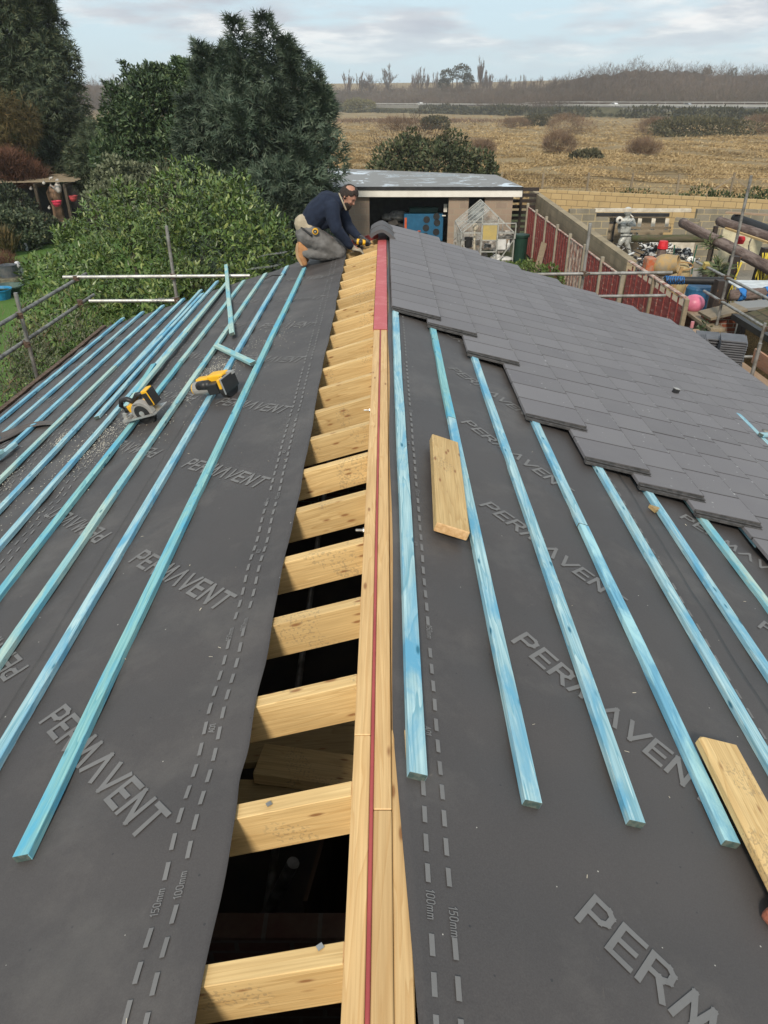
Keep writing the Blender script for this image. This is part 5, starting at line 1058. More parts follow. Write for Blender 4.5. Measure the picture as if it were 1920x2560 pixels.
bush('hawthorn_thicket', 'wide dark thicket standing behind the flat garage roof', [lob(1080, 420, 42, 105, 80), lob(1000, 405, 42, 60, 70), lob(1150, 430, 42, 70, 55), lob(1040, 390, 42.5, 60, 36), lob(1195, 450, 42, 45, 40), lob(960, 430, 41, 40, 50)], 16000, .20, OVAL, leafm('thicket', (.040, .055, .026), (.07, .085, .040), .6, (.12, .115, .065), .2, .4, .5), rin=.55)
p, d = crown([lob(1010, 390, 42, 75, 80), lob(1060, 370, 42, 60, 40)], 500, .7, 1.25, .8, .5); foliage('twigs', p, d, rng.uniform(.3, .9, len(p)), TWIG, simple('twigs', (.10, .07, .05), .9), bpy.data.objects['hawthorn_thicket'])
bush('fence_corner_weeds', 'low weeds growing between the greenhouse and the red fence', [(4.9, 24.8, .2, .55, 1.6, .5), (5.1, 22.3, .25, .45, 1.8, .6), (4.6, 20.5, .2, .8, 1.5, .5), (5.0, 18.6, .3, .5, 1.3, .6), (4.2, 26.2, .1, .9, .7, .3), (5.1, 16.5, .3, .45, 1.3, .7)], 9000, .10, OVAL, M['weed'], 'weeds')
bush('bramble_strip', 'dark bramble growth along the field edge above the honey coloured wall', [(11.6, 36.8, .7, 2.6, .8, .85), (14.8, 36.0, .8, 2.2, .8, .9), (17.5, 35.5, .8, 2.0, .8, .9), (9.4, 37.5, .5, 1.4, .7, .6), (20, 36, .7, 2, .9, .8)], 12000, .14, OVAL, leafm('bramb', (.04, .06, .02), (.07, .09, .035), .6, (.12, .12, .06), .2), 'brambles')
bush('ivy_tuft', 'small plant growing at the foot of the brick pier', [(5.75, 12.7, .9, .2, .3, .9)], 900, .08, OVAL, M['bay'], 'plant')
def palm(label, u, v, D, ht, n=60, s=.55):
    a = atD(u, v, D); t = plant('cabbage_palm', label, 'plant', (a.x, D, 0)); p = np.tile([a.x, D, a.z], (n, 1)) + rng.normal(0, .05, (n, 3)); d = rng.normal(0, 1, (n, 3)); d[:, 2] = np.abs(d[:, 2]) * .7 - .1
    foliage('leaves', p, d, rng.uniform(s * .7, s * 1.1, n), (BLADE[0] * np.array([1, 1.2, 2.5]), BLADE[1]), leafm('palm' + str(u), (.05, .075, .03), (.09, .11, .045), .6, (.17, .16, .09)), t, roll=.2)
    mb = MB(); mb.tube((a.x, D, 0), (a.x, D, a.z), .07, .05, 8); mb.build('trunk', M['bark'], t, local=False, world=Matrix.Identity(4))
palm('spiky palm plant behind the scaffold rail near the black pipe', 1790, 680, 16.8, 1.2, 90, .42); palm('small spiky palm beside the brown post in the yard', 1776, 612, 20, 1.5, 40, .3)
tag(beam('timber_post', (atD(1785, 600, 20.4).x, 20.4, 0), (atD(1789, 560, 20.4).x, 20.4, atD(1789, 565, 20.4).z), .1, .1, M['dark_post']), 'thin reddish brown post in the yard left of the scaffold pole', 'post')
for i, (u, va, vb) in enumerate(((1530, 466, 530), (1785, 500, 520))):
    a = atD(u, va, 33.2 if i == 0 else 31.0); mb = MB(); pts = [a + Vector((.12 * math.sin(k * .9) - .06 * k * (i == 0), -.25, -.16 * k)) for k in range(9 if i == 0 else 5)]; mb.path(pts, .015, 4); o = mb.build('trailing_stem', M['bark'])
    tag(o, ['thin trailing stem hanging down the honey coloured wall left of centre', 'small trailing climber on the honey coloured wall near its right end'][i], 'climber')
# ---------------------------------------------------------------- left garden
per_ = thing('pergola', 'weathered garden pergola with slatted top and dark posts', 'pergola', (-15.5, 35, 0)); M['perg'] = wood('perg', (.10, .08, .055), (.05, .04, .03), kd=.9)
px0, px1, py0, py1 = -18.2, -14.0, 34.0, 36.6
for (x, y) in ((px0, py0), (px1, py0), (px0, py1), (px1, py1), (-15.3, py0)): beam('post', (x, y, 0), (x, y, 2.15), .12, .12, M['perg'], per_)
for i in range(9): beam('slat', (px0 - .2, py0 + .32 * i, 2.22 + .01 * i), (px1 + .5, py0 + .32 * i, 2.30 + .01 * i), .04, .05, M['old_wood'], per_)
for x in (px0, -15.3, px1): beam('cross_beam', (x, py0 - .1, 2.12), (x, py1, 2.12), .08, .14, M['perg'], per_)
mb = MB()
for x in np.arange(-16.2, -13.9, .28): mb.bar((x, py0 - .05, .15), (x, py0 - .05, .75), .04, .04)
mb.bar((-16.3, py0 - .05, .75), (-13.9, py0 - .05, .75), .06, .05); mb.bar((-16.3, py0 - .05, .3), (-13.9, py0 - .05, .3), .06, .05); mb.build('railing', M['perg'], per_, local=False, world=Matrix.Identity(4))
wall('back_panel', (px0, py1 + .1), (px1, py1 + .1), 0, 2.1, .04, M['black'], per_)
for i, (u, v, D) in enumerate(((140, 508, 33.6), (180, 495, 34.2))):
    a = atD(u, v, D); t = thing('hanging_pot', ['pink hanging pot in front of the pergola post', 'rightmost pink hanging pot beside the pergola'][i], 'pot', tuple(a), group='pink hanging pots by the pergola')
    mb = MB(); mb.lathe([(.10, -.13), (.17, -.04), (.19, .07), (.21, .07), (.21, .10), (.18, .10), (.16, .02)], a, 16, cap=False); mb.lathe([(.001, -.13), (.10, -.13)], a, 16, cap=False); mb.build('pot', simple('pk%d' % i, (.75, .06, .12) if i == 0 else (.55, .09, .10), .4), t, local=False, world=Matrix.Identity(4))
    mb = MB(); mb.path([a + Vector((-.17, 0, .1)), a + Vector((0, 0, .5)), a + Vector((.17, 0, .1))], .008, 4); mb.build('hanger', M['black'], t, local=False, world=Matrix.Identity(4))
for i, (u, v) in enumerate(((75, 472), (121, 520), (107, 458), (40, 475))):
    a = atD(u, v, 33.5); mb = MB(); mb.ell(a, (.065, .06, .065), n=10, k=6); mb.ell(a + Vector((.02, 0, .07)), .035, n=8, k=5); tag(mb.build('white_ornament', M['clutter'], smooth=True), ['white ornament hanging under the pergola top', 'white bulb ornament beside the nearer pink pot', 'grey ornament on top of the pergola slats', 'small pale ornament on the left of the pergola'][i], 'ornament')
a = atD(143, 470, 34.4); mb = MB(); mb.ell(a, (.16, .14, .22), n=10, k=7); mb.ell(a + Vector((.05, -.03, .27)), .11, n=10, k=6); mb.path([a + Vector((-.1, 0, -.1)), a + Vector((-.32, 0, .1)), a + Vector((-.28, 0, .4)), a + Vector((-.15, 0, .42))], .05, 6); tag(mb.build('squirrel_ornament', M['clutter'], smooth=True), 'grey squirrel shaped ornament on the corner of the pergola', 'ornament')
a = atD(141, 520, 35.3); mb = MB(); mb.lathe([(.32, 0), (.25, .4), (.22, 1.1), (.30, 1.4), (.34, 1.7), (.2, 1.95), (.02, 2.0)], (a.x, 35.3, 0), 14); tag(mb.build('carved_figure', simple('bear', (.26, .16, .10), .9, 0, (.12, .08, .05), 5, bst=.6), smooth=True), 'tall brown carved animal figure standing inside the pergola', 'statue')
a = atD(110, 553, 33.2); lath('terracotta_pot', (a.x, 33.2, a.z - .15), [(.14, 0), (.2, .25), (.22, .25), (.22, .32)], simple('terra', (.32, .12, .07), .8), 'terracotta pot in front of the pergola railing', 'pot')
def onG(u, v, z=0.0): return atZ(u, v, z)
a = onG(28, 730); 
lath('water_butt', (onG(28, 712).x, onG(28, 712).y, 0), [(.26, 0), (.30, .1), (.29, .62), (.30, .64), (.27, .64), (.2, .60)], simple('butt', (.05, .06, .07), .5, 0, (.09, .09, .09)), 'grey round tub standing on the lawn by the ornaments', 'tub')
g_ = onG(47, 700); mb = MB(); mb.ell((g_.x, g_.y, .3), (.2, .18, .22), n=10, k=7); mb.ell((g_.x + .1, g_.y - .1, .5), (.12, .12, .14), n=9, k=6); tag(mb.build('stone_ornament', simple('ston', (.55, .56, .58), .6, 0, (.15, .15, .14), 9, .45, .6), smooth=True), 'pale stone ornament heap on the lawn', 'ornament')
g_ = onG(30, 708); mb = MB(); mb.box((g_.x + .2, g_.y - .5, .14), (.7, .4, .28)); bev(tag(mb.build('planter_box', simple('plb', (.08, .07, .05), .9, 0, (.16, .15, .10), 8)), 'low dark planter box beneath the stone ornaments', 'planter'), .02)
g_ = onG(22, 735); lath('green_basin', (g_.x, g_.y, 0), [(.25, 0), (.45, .24), (.48, .24), (.48, .27), (.42, .26), (.24, .05)], simple('gbas', (.06, .10, .08), .5), 'wide green plastic basin on the lawn', 'basin', cap=False)
g_ = onG(0, 748); lath('blue_basin', (g_.x, g_.y, 0), [(.28, 0), (.36, .28), (.39, .28), (.39, .32), (.35, .31), (.27, .04)], simple('bbas', (.02, .22, .42), .4), 'bright blue plastic tub at the left edge of the lawn', 'tub', cap=False)
bush('russet_clump', 'russet brown clump at the left edge of the lawn', [tuple(onG(8, 700)[:2]) + (.25, .7, .6, .5)], 2500, .3, TWIG, M['redtwig'], 'plant', up=1.2)
bush('straw_grass_tuft', 'straw coloured grass tuft at the lawn edge below the shrubs', [tuple(onG(24, 640)[:2]) + (.2, .22, .22, .55)], 500, .6, BLADE, M['brownfol'], 'grass tuft', up=1.6)
bush('lawn_edge_plants', 'dark low plants along the far edge of the lawn', [tuple(onG(60, 612)[:2]) + (.15, 1.3, .7, .5), tuple(onG(10, 625)[:2]) + (.2, 1.3, .7, .6), tuple(onG(45, 625)[:2]) + (.2, .8, .5, .4), tuple(onG(90, 600)[:2]) + (.2, 1.2, .7, .6)], 6000, .16, OVAL, M['bay'], 'plants')
for i, (u, v) in enumerate(((55, 627), (66, 628))):
    g_ = onG(u, v); mb = MB(); mb.ell((g_.x, g_.y, .12), (.07, .07, .14), n=8, k=6); mb.ell((g_.x, g_.y, .28), .06, n=8, k=5); tag(mb.build('garden_gnome', simple('gn%d' % i, (.55, .52, .3) if i == 0 else (.5, .52, .58), .6), smooth=True), ['small cream garden ornament at the lawn edge', 'small bluish white garden ornament beside the cream one'][i], 'ornament')
tag(wall('lattice_screen', (-17.6, 32.0), (-15.9, 31.0), .1, 1.5, .03, blocks('lat', (.10, .10, .04), (.08, .08, .03), (.02, .02, .01), bw=.22, bh=.14, ms=.02)), 'mossy woven screen at the left among the shrubs', 'screen')
tag(wall('white_shed_gable', (atD(150, 400, 44).x, 44), (atD(205, 400, 44).x, 44), 1.4, 2.5, .1, M['white']), 'glimpse of a white outbuilding through the gap between the trees', 'outbuilding')
# slatted fence piece beside the garage
sf = thing('dark_slat_fence', 'dark slatted fence between the garage end and the red fence', 'fence', (5.9, 31.5, 0))
for z in np.arange(.2, 2.2, .22): beam('slat', (5.25, 31.9, z), (6.35, 31.9, z), .03, .13, M['dark_post'], sf, b=0)
beam('post', (5.62, 31.8, 0), (5.62, 31.8, 2.2), .1, .1, M['dark_post'], sf, b=0)
# ---------------------------------------------------------------- the field and what lies beyond
for i, u in enumerate((876, 1252, 1357, 1471, 1581, 1699, 1834)):
    D = 51.5; a = atD(u, 430, D); tag(beam('field_post', (a.x, D, -.3), (a.x + random.uniform(-.04, .04), D, 1.18 + random.uniform(-.06, .08)), .12, .1, M['old_wood'], b=0), ['wooden post left of the thicket', 'post just right of the thicket', 'second post right of the thicket', 'third post right of the thicket', 'fourth post right of the thicket', 'post left of the braced one', 'braced post furthest right'][i] + ' in the field fence', 'fence post', 'posts of the wire field fence')
mb = MB(); x1 = atD(1834, 430, 51.5).x
for z in (.35, .62, .9, 1.12): mb.tube((-8, 51.5, z), (34, 51.5, z), .008, n=4)
tag(mb.build('fence_wire', M['rust']), 'thin wires of the field fence strung between the posts', 'wire')
mb = MB(); mb.bar((x1, 51.5, 1.0), (x1 - 1.7, 51.5, -.2), .07, .07); mb.bar((x1, 51.5, 1.0), (x1 + 1.9, 51.3, -.2), .07, .07); tag(mb.build('fence_brace', M['old_wood']), 'two sloping brace rails of the rightmost field post', 'brace')
# dry grass
n = 60000; yy = 43 + (1 - rng.uniform(0, 1, n) ** .55) * 0 + rng.exponential(45, n) ; yy = yy[yy < 330]; n = len(yy); xx = rng.uniform(-.30, .62, n) * (yy + 6)
zz_ = .22 * np.sin(xx * .19 + .6 * np.sin(yy * .1)) * np.sin(yy * .13) + .12 * np.sin(xx * .63 + yy * .4) - .28
cl = np.sin(xx * .5 + 2 * np.sin(yy * .21)) * np.sin(yy * .33 + np.sin(xx * .3)) > -.55
P = np.stack([xx, yy, zz_], 1)[cl]; K = 7; P = np.repeat(P, K, 0); P[:, :2] += rng.normal(0, .22, (len(P), 2)); d = rng.normal(0, .75, (len(P), 3)) + np.array([.75, -.2, 0]); d[:, 2] = rng.uniform(.35, 1.1, len(P))
sz = rng.uniform(.10, .30, len(P)) * (1 + P[:, 1] / 110)
o = foliage('dry_grass', P, d, sz, (BLADE[0] * np.array([1, 1.3, 3]), BLADE[1]), leafm('straw', (.30, .21, .105), (.40, .295, .15), .8, (.50, .39, .23), .15, .35, .12), roll=.4); tag(o, 'long dry straw coloured grass covering the field', 'grass', kind='stuff')
def farbush(nm, label, X, D, w_, h, n, mat, sz, tpl=OVAL, up=.5, grp=None, cat='bush'):
    zb = -.25; lobes = [(X + random.uniform(-.5, .5) * w_, D + random.uniform(-.3, .3) * w_, zb + h * random.uniform(.3, .55), w_ * random.uniform(.35, .6), w_ * .5, h * random.uniform(.45, .55)) for _ in range(5)] + [(X, D, zb + h * .45, w_ * .6, w_ * .5, h * .55)]
    t = plant(nm, label, cat, (X, D, 0), grp); p, d = crown(lobes, n, .5, 1.08, up, .8); foliage('foliage', p, d, rng.uniform(sz * .6, sz * 1.3, len(p)), tpl, mat, t); return t
M['fb_brown'] = leafm('fb_brown', (.12, .075, .05), (.19, .13, .085), .8, (.26, .19, .13), .1, .3, .3)
M['fb_dark'] = leafm('fb_dark', (.05, .05, .028), (.085, .08, .045), .8, (.13, .115, .065), .1, .3, .2)
def gpt(u, v): a = atZ(u, v, -.25); return a.x, a.y
FB = [(1420, 338, 5.5, 3.2, 'fb_brown', 'large twiggy brown bush in the middle of the field', TWIG), (1393, 386, 2.6, 2.0, 'fb_brown', 'thin reddish sapling in front of the large twiggy bush', TWIG), (1092, 326, 4.5, 2.6, 'fb_dark', 'round dark bush on the left of the field', OVAL), (996, 330, 4.5, 2.4, 'fb_brown', 'brown bush at the far left of the field', TWIG), (1336, 316, 4.5, 2.6, 'fb_dark', 'small dark bush near the field centre below the motorway', OVAL), (1280, 322, 4, 2.0, 'fb_brown', 'small brown bush left of the field centre', TWIG),
      (1622, 338, 5, 2.6, 'fb_brown', 'brown scrub left of the long bramble mound', TWIG), (1740, 342, 13, 3.0, 'fb_dark', 'long low dark bramble mound on the right of the field', OVAL), (1883, 338, 5, 3.0, 'fb_brown', 'twiggy brown bush at the right side of the field', TWIG), (1590, 392, 2.5, 1.4, 'fb_brown', 'faint low scrub in the right half of the field', TWIG), (1203, 388, 1.6, 1.2, 'fb_brown', 'small dead stalk left of the fence post row', TWIG), (1465, 405, 2.0, .9, 'fb_dark', 'low dark tuft in the field behind the third post', OVAL)]
for (u, v, w_, h, mt, lb, tp) in FB:
    X, D = gpt(u, v); farbush('field_bush', lb, X, D, w_, h, int(900 + 500 * w_), M[mt], .45 if tp is OVAL else .9, tp, .9 if tp is TWIG else .4, 'bushes scattered over the field')
mb = MB(); X, D = gpt(1000, 305)
# bracken patch
P = np.stack([rng.normal(X, 16, 5000), rng.normal(D, 10, 5000), np.full(5000, -.2)], 1); d = rng.normal(0, .5, (5000, 3)); d[:, 2] = 1
tag(foliage('bracken', P, d, rng.uniform(.5, 1.1, 5000), (BLADE[0] * np.array([1, 2, 3]), BLADE[1]), M['fb_brown']), 'dull reddish bracken patch at the left of the field', 'bracken', kind='stuff')
# motorway on its bank
def roadY(x): return 458 - 1.62 * (x + 20) if x < 110 else 458 - 1.62 * 130
RP = [(-420, 1060), (-21, 470), (105, 292), (330, -20)]
def roadpt(t):
    a, b = Vector((-21, 470, 0)), Vector((105, 292, 0)); return a + (b - a) * t
rd = (Vector((105, 292, 0)) - Vector((-21, 470, 0))).normalized(); rn = Vector((-rd.y, rd.x, 0));
if rn.y < 0: rn = -rn
ZR = 3.1
def rp(t, off, z): p = roadpt(t) + rn * off; return (p.x, p.y, z)
M['asph'] = simple('asph', (.15, .15, .15), .9, 0, (.12, .12, .12), .1); M['bank'] = groundm('bank', [(.06, .06, .03), (.09, .085, .045), (.14, .12, .07)], .2, ns2=2)
mb = MB(); mb.quad(rp(-2, 0, ZR), rp(3, 0, ZR), rp(3, 32, ZR), rp(-2, 32, ZR)); tag(mb.build('motorway', M['asph']), kind='structure')
mb = MB(); mb.quad(rp(-2, -9, -.3), rp(3, -9, -.3), rp(3, -.02, ZR), rp(-2, -.02, ZR)); mb.quad(rp(-2, 32.02, ZR), rp(3, 32.02, ZR), rp(3, 44, -.3), rp(-2, 44, -.3)); tag(mb.build('motorway_bank', M['bank']), kind='structure')
M['barrier'] = simple('barrier', (.52, .50, .46), .5, .3, (.42, .41, .38), .3)
def barrier(label, off, t0, t1, hh=.75):
    t = thing('crash_barrier', label, 'crash barrier', rp((t0 + t1) / 2, off, ZR), group='crash barriers along the motorway')
    mb = MB(); mb.bar(rp(t0, off, ZR + hh), rp(t1, off, ZR + hh), .12, .42); mb.build('rail', M['barrier'], t, local=False, world=Matrix.Identity(4))
    mb = MB(); n_ = int((t1 - t0) * 218 / 6)
    for i in range(n_): p = rp(t0 + (t1 - t0) * i / n_, off + .1, ZR); mb.bar(p, (p[0], p[1], ZR + hh), .15, .15, up=(0, 1, 0))
    mb.build('posts', M['barrier'], t, local=False, world=Matrix.Identity(4))
barrier('near crash barrier along the whole edge of the motorway', .8, -.3, 1.6); barrier('central crash barrier of the motorway', 15, -.3, 1.6, .8)
bridge = thing('bridge_parapet', 'pale railed bridge parapet on the right part of the motorway', 'parapet', rp(.8, -.5, ZR))
mb = MB(); mb.path([rp(.62, -.5, ZR + .3), rp(.65, -.5, ZR + 1.3), rp(.70, -.5, ZR + 1.7), rp(1.35, -.5, ZR + 1.7)], .14, 6); mb.path([rp(.62, -.5, ZR + .3), rp(1.35, -.5, ZR + .5)], .12, 6)
for t_i in np.arange(.66, 1.35, .035): mb.bar(rp(t_i, -.5, ZR), rp(t_i, -.5, ZR + 1.65), .1, .1, up=(0, 1, 0))
mb.build('railing', M['barrier'], bridge, local=False, world=Matrix.Identity(4))
ret = thing('retaining_wall', 'pale grey retaining wall below the left part of the motorway', 'wall', rp(.2, -3, 0)); M['ret'] = blocks('ret', (.28, .27, .24), (.24, .23, .21), (.12, .12, .10), bw=8, bh=.7, ms=.06)
wall('wall', rp(.10, -3, 0)[:2], rp(.42, -3, 0)[:2], .6, ZR + .35, .4, M['ret'], ret)
wall('wall', rp(.90, -3, 0)[:2], rp(1.0, -3, 0)[:2], .2, ZR - .2, .4, M['ret'], ret)
# cars
def car(label, t_, off, col, d=1, lorry=False):
    p = rp(t_, off, ZR); m = frame(p, rp(t_ + d * .1, off, ZR)); t = bpy.data.objects.new('lorry' if lorry else 'car', None); C.objects.link(t); t.matrix_basis = m; WM[t.name] = m
    tag(t, label, 'lorry' if lorry else 'car', None if lorry else 'cars on the motorway')
    if lorry:
        mb = MB(); mb.box((0, 0, 2.4), (8.5, 2.5, 2.9)); bev(mb.build('cargo_box', M['white'], t), .05); mb = MB(); mb.box((5.5, 0, 1.8), (2.0, 2.4, 2.6)); bev(mb.build('cab', M['white'], t), .15)
    else:
        prof = [(-2.1, .35), (-2.15, .75), (-1.9, 1.0), (-1.2, 1.05), (-.7, 1.42), (.5, 1.45), (1.15, 1.0), (1.95, .85), (2.15, .6), (2.1, .35)]
        mb = MB(); mb.prism(prof, -.85, .85, Matrix(((1, 0, 0, 0), (0, 0, 1, 0), (0, 1, 0, 0), (0, 0, 0, 1)))); bev(mb.build('body', col, t), .06)
        mb = MB(); mb.prism([(-1.05, 1.06), (-.65, 1.36), (.45, 1.38), (1.0, 1.04)], -.87, .87, Matrix(((1, 0, 0, 0), (0, 0, 1, 0), (0, 1, 0, 0), (0, 0, 0, 1)))); mb.build('windows', M['glassy'], t)
    for x in ((-2.8, 3.6, 5.4) if lorry else (-1.35, 1.3)):
        for y in (-.8, .8): mb = MB(); mb.tube((x, y - .1, .33), (x, y + .1, .33), .33, n=12); mb.build('wheel', M['black'], t)
def roadt(u):   # where along the road a photo column meets it
    best = min(np.arange(-.4, 1.7, .002), key=lambda t_: abs(960 + F * roadpt(t_).x / (roadpt(t_).y * cP + 2 * sP) - u)); return float(best)
M['carw'] = simple('carw', (.75, .75, .74), .25, 0, (.7, .7, .7)); M['cars'] = simple('cars', (.35, .37, .38), .25, .4, (.3, .3, .3))
for (u, off, c_, lb) in ((869, 4, 'carw', 'leftmost white car on the motorway before dark scrub'), (1034, 4, 'carw', 'second white car from the left on the motorway'), (1284, 5, 'cars', 'small silver car above the retaining wall on the motorway'), (1512, 5, 'carw', 'white car half hidden by the hedge left of the bridge parapet'), (1696, 5, 'cars', 'silver grey car behind the bridge parapet')):
    car(lb, roadt(u), off, M[c_])
car('white lorry at the right edge of the motorway', roadt(1948), 6, None, lorry=True)
# hedgerow at the foot of the bank
def mass(name, label, cat, pts, n, size, tpl, mat, up=.5, kind='stuff'):
    p, d = crown(pts, n, .55, 1.1, up, .8); return tag(foliage(name, p, d, rng.uniform(size * .6, size * 1.4, len(p)), tpl, mat), label, cat, kind=kind)
M['hedge_far'] = leafm('hedge_far', (.028, .032, .018), (.05, .052, .028), .8, (.085, .08, .045), .1, .35, .06)
seg = []
for t_i in np.arange(-.6, 1.9, .022):
    if .165 < t_i < .40: h = random.uniform(.6, 1.2)
    elif .89 < t_i < .95: h = .5
    else: h = random.uniform(2.2, 3.6) + (.8 if t_i < .05 else 0)
    p = rp(t_i, -14 + random.uniform(-3, 3), 0); seg.append((p[0], p[1], h * .45 - .3, 4.2, 4.0, h * .62))
mass('hedgerow', 'dark dense hedgerow along the foot of the motorway bank', 'hedgerow', seg, 30000, 1.0, OVAL, M['hedge_far'])
p = roadpt(.165) + rn * -18; farbush('hedgerow_tree', 'olive rounded tree standing in the hedgerow left of the retaining wall', p.x, p.y, 12, 6.5, 5000, leafm('olive', (.09, .085, .035), (.14, .13, .055), .8, (.2, .18, .08), .1), .9, OVAL, cat='tree')
# bare trees
def bare(seed, h, spread=.5, up=.62, lv=4, r=.16):
    rs = random.Random(seed); V, Fs = [], []
    def seg_(a, b, r0, r1):
        m = frame(a, b); o_ = len(V); Ln = (b - a).length
        for x, q_ in ((0, r0), (Ln, r1)):
            for k in range(3): V.append(tuple(m @ Vector((x, q_ * math.cos(2.094 * k), q_ * math.sin(2.094 * k)))))
        Fs.extend([(o_ + k, o_ + (k + 1) % 3, o_ + 3 + (k + 1) % 3, o_ + 3 + k) for k in range(3)])
    def grow(a, d, ln, r0, l):
        b = a + d * ln; seg_(a, b, r0, r0 * .6)
        if l == 0: return
        for k in range(rs.choice((3, 4, 4)) if l > 1 else 5):
            s_ = rs.uniform(.35, 1.0); nd = (d + Vector((rs.gauss(0, spread), rs.gauss(0, spread), rs.gauss(up * .35, .2)))).normalized(); grow(a + d * ln * s_, nd, ln * rs.uniform(.5, .78), max(.05, r0 * .55), l - 1)
    k = h / 2.3; grow(Vector((0, 0, -.3)), Vector((rs.uniform(-.05, .05), 0, 1)), k, r, lv)
    for i in range(3): grow(Vector((0, 0, k * (.45 + .2 * i))), Vector((rs.uniform(-.5, .5), rs.uniform(-.5, .5), 1)).normalized(), k * .7, r * .6, lv - 1)
    return fast_mesh('bare', V, Fs)
M['bare'] = simple('bare', (.13, .10, .085), .9, 0, (.09, .07, .06), .2)
M['bare2'] = simple('bare2', (.12, .085, .07), .9, 0, (.085, .06, .05), .2)
spec = [bare(i, 12, .42 if i < 4 else .22, .6 if i < 4 else 1.6, 4, .17) for i in range(7)]
for i, me in enumerate(spec): me.materials.append(M['bare'] if i % 2 else M['bare2'])
TR = [(868, 160, 470, 4), (898, 170, 470, 5), (925, 172, 470, 0), (967, 148, 460, 1), (1048, 158, 470, 5), (1035, 165, 470, 4), (1065, 165, 470, 6), (1090, 170, 470, 5), (1148, 180, 460, 4), (1170, 182, 460, 2), (1203, 122, 430, 4), (1214, 165, 430, 5), (1228, 165, 430, 6), (1268, 178, 430, 1), (1292, 182, 430, 4), (1310, 178, 420, 5), (1380, 180, 420, 3), (1392, 183, 420, 0), (1447, 175, 430, 4), (1463, 180, 430, 1), (1410, 188, 430, 5), (1570, 160, 400, 0), (1600, 158, 400, 1), (1690, 165, 400, 2), (1822, 170, 400, 3), (1870, 170, 400, 0), (300, 200, 300, 0), (325, 195, 300, 2), (280, 205, 300, 1), (1345, 178, 420, 2), (1120, 185, 450, 0), (1330, 185, 420, 6), (1250, 185, 430, 0), (1500, 175, 410, 4), (1530, 168, 410, 5), (1650, 158, 400, 6), (1750, 168, 400, 4), (1905, 178, 400, 5)]
TR.sort()
nm_ = {4: 'slender upright bare tree', 5: 'narrow bare poplar like tree', 6: 'thin brush shaped bare tree', 0: 'spreading bare tree', 1: 'broad rounded bare tree', 2: 'open branched bare tree', 3: 'round crowned bare oak like tree'}
for i, (u, v, D, k) in enumerate(TR):
    a = atD(u, v, D + 60); o = bpy.data.objects.new('bare_tree', spec[k]); C.objects.link(o); s_ = max(.6, a.z / 12 * .92); o.location = (a.x, D + 60, 0 if k else .0); o.scale = (s_ * (.9 if k < 4 else .75), s_ * .9, s_); o.rotation_euler = (0, 0, i * 1.3)
    if u == 1203: lb = 'tallest slender bare tree on the skyline above the motorway'
    elif u == 967: lb = 'lone tall bare tree left of the skyline centre above the white car'
    else: lb = '%s, number %d from the left on the skyline' % (nm_[k], i + 1)
    tag(o, lb, 'tree', 'bare winter trees on the skyline')
# evergreen on the skyline
farp = atD(1130, 185, 480); t = plant('skyline_pine', 'dark evergreen with round tufts on the skyline left of the tallest tree', 'tree', (farp.x, 480, 0)); p, d = crown([(farp.x - 3, 480, farp.z - 1, 4, 3, 3.2), (farp.x + 5, 480, farp.z + 1, 5, 3, 3.4), (farp.x + 9, 480, farp.z - 3, 3, 3, 3), (farp.x - 5, 480, farp.z - 5, 3, 3, 2.5)], 2600, .4, 1.1); foliage('crown', p, d, rng.uniform(.6, 1.3, len(p)), OVAL, M['hedge_far'], t); trunk(t, (farp.x, 480), farp.z, .5)
for i, (u, v) in enumerate(((1765, 178), (1828, 185))):
    a = atD(u, v, 450); conifer('skyline_conifer', ['dark pointed conifer poking out of the wood', 'second dark conifer poking out of the wood, further right'][i], [(a.x, 450, a.z - 7, 3.6, 3, 8), (a.x, 450, a.z - 3, 2.2, 2, 5)], 1600, 1.3, M['hedge_far'], (a.x, 450), a.z)
# the wood behind as a mass
M['wood_far'] = leafm('wood_far', (.085, .064, .050), (.125, .095, .075), .9, (.175, .14, .115), .05, .30, .02)
M['wood_dark'] = leafm('wood_dark', (.075, .068, .05), (.105, .093, .07), .9, (.15, .13, .10), .05, .3, .03)
def skyv(u):   # top edge of the wood in photo rows
    k_ = [(-200, 215), (150, 225), (200, 205), (300, 205), (420, 225), (780, 222), (900, 218), (1000, 215), (1200, 212), (1380, 210), (1440, 186), (1480, 176), (1530, 170), (1600, 156), (1680, 163), (1760, 165), (1820, 176), (1900, 170), (2100, 168)]
    for (a, va), (b, vb) in zip(k_, k_[1:]):
        if a <= u <= b: return va + (vb - va) * (u - a) / (b - a)
    return 215
seg = []; seg2 = []
for row, (DD, fr_) in enumerate(((560, 1.0), (530, .82), (500, .62), (480, .45))):
    for u in np.arange(-120, 2150, 26):
        DX = DD - (140 if u > 1350 else (u - 900) / 450 * 140 if u > 900 else 0); a = atD(u + random.uniform(-8, 8), skyv(u) + random.uniform(-3, 5), DX); h = max(3, a.z) * fr_
        seg.append((a.x, DX, h * .5, 9 * DX / 500, 7, h * .52))
    
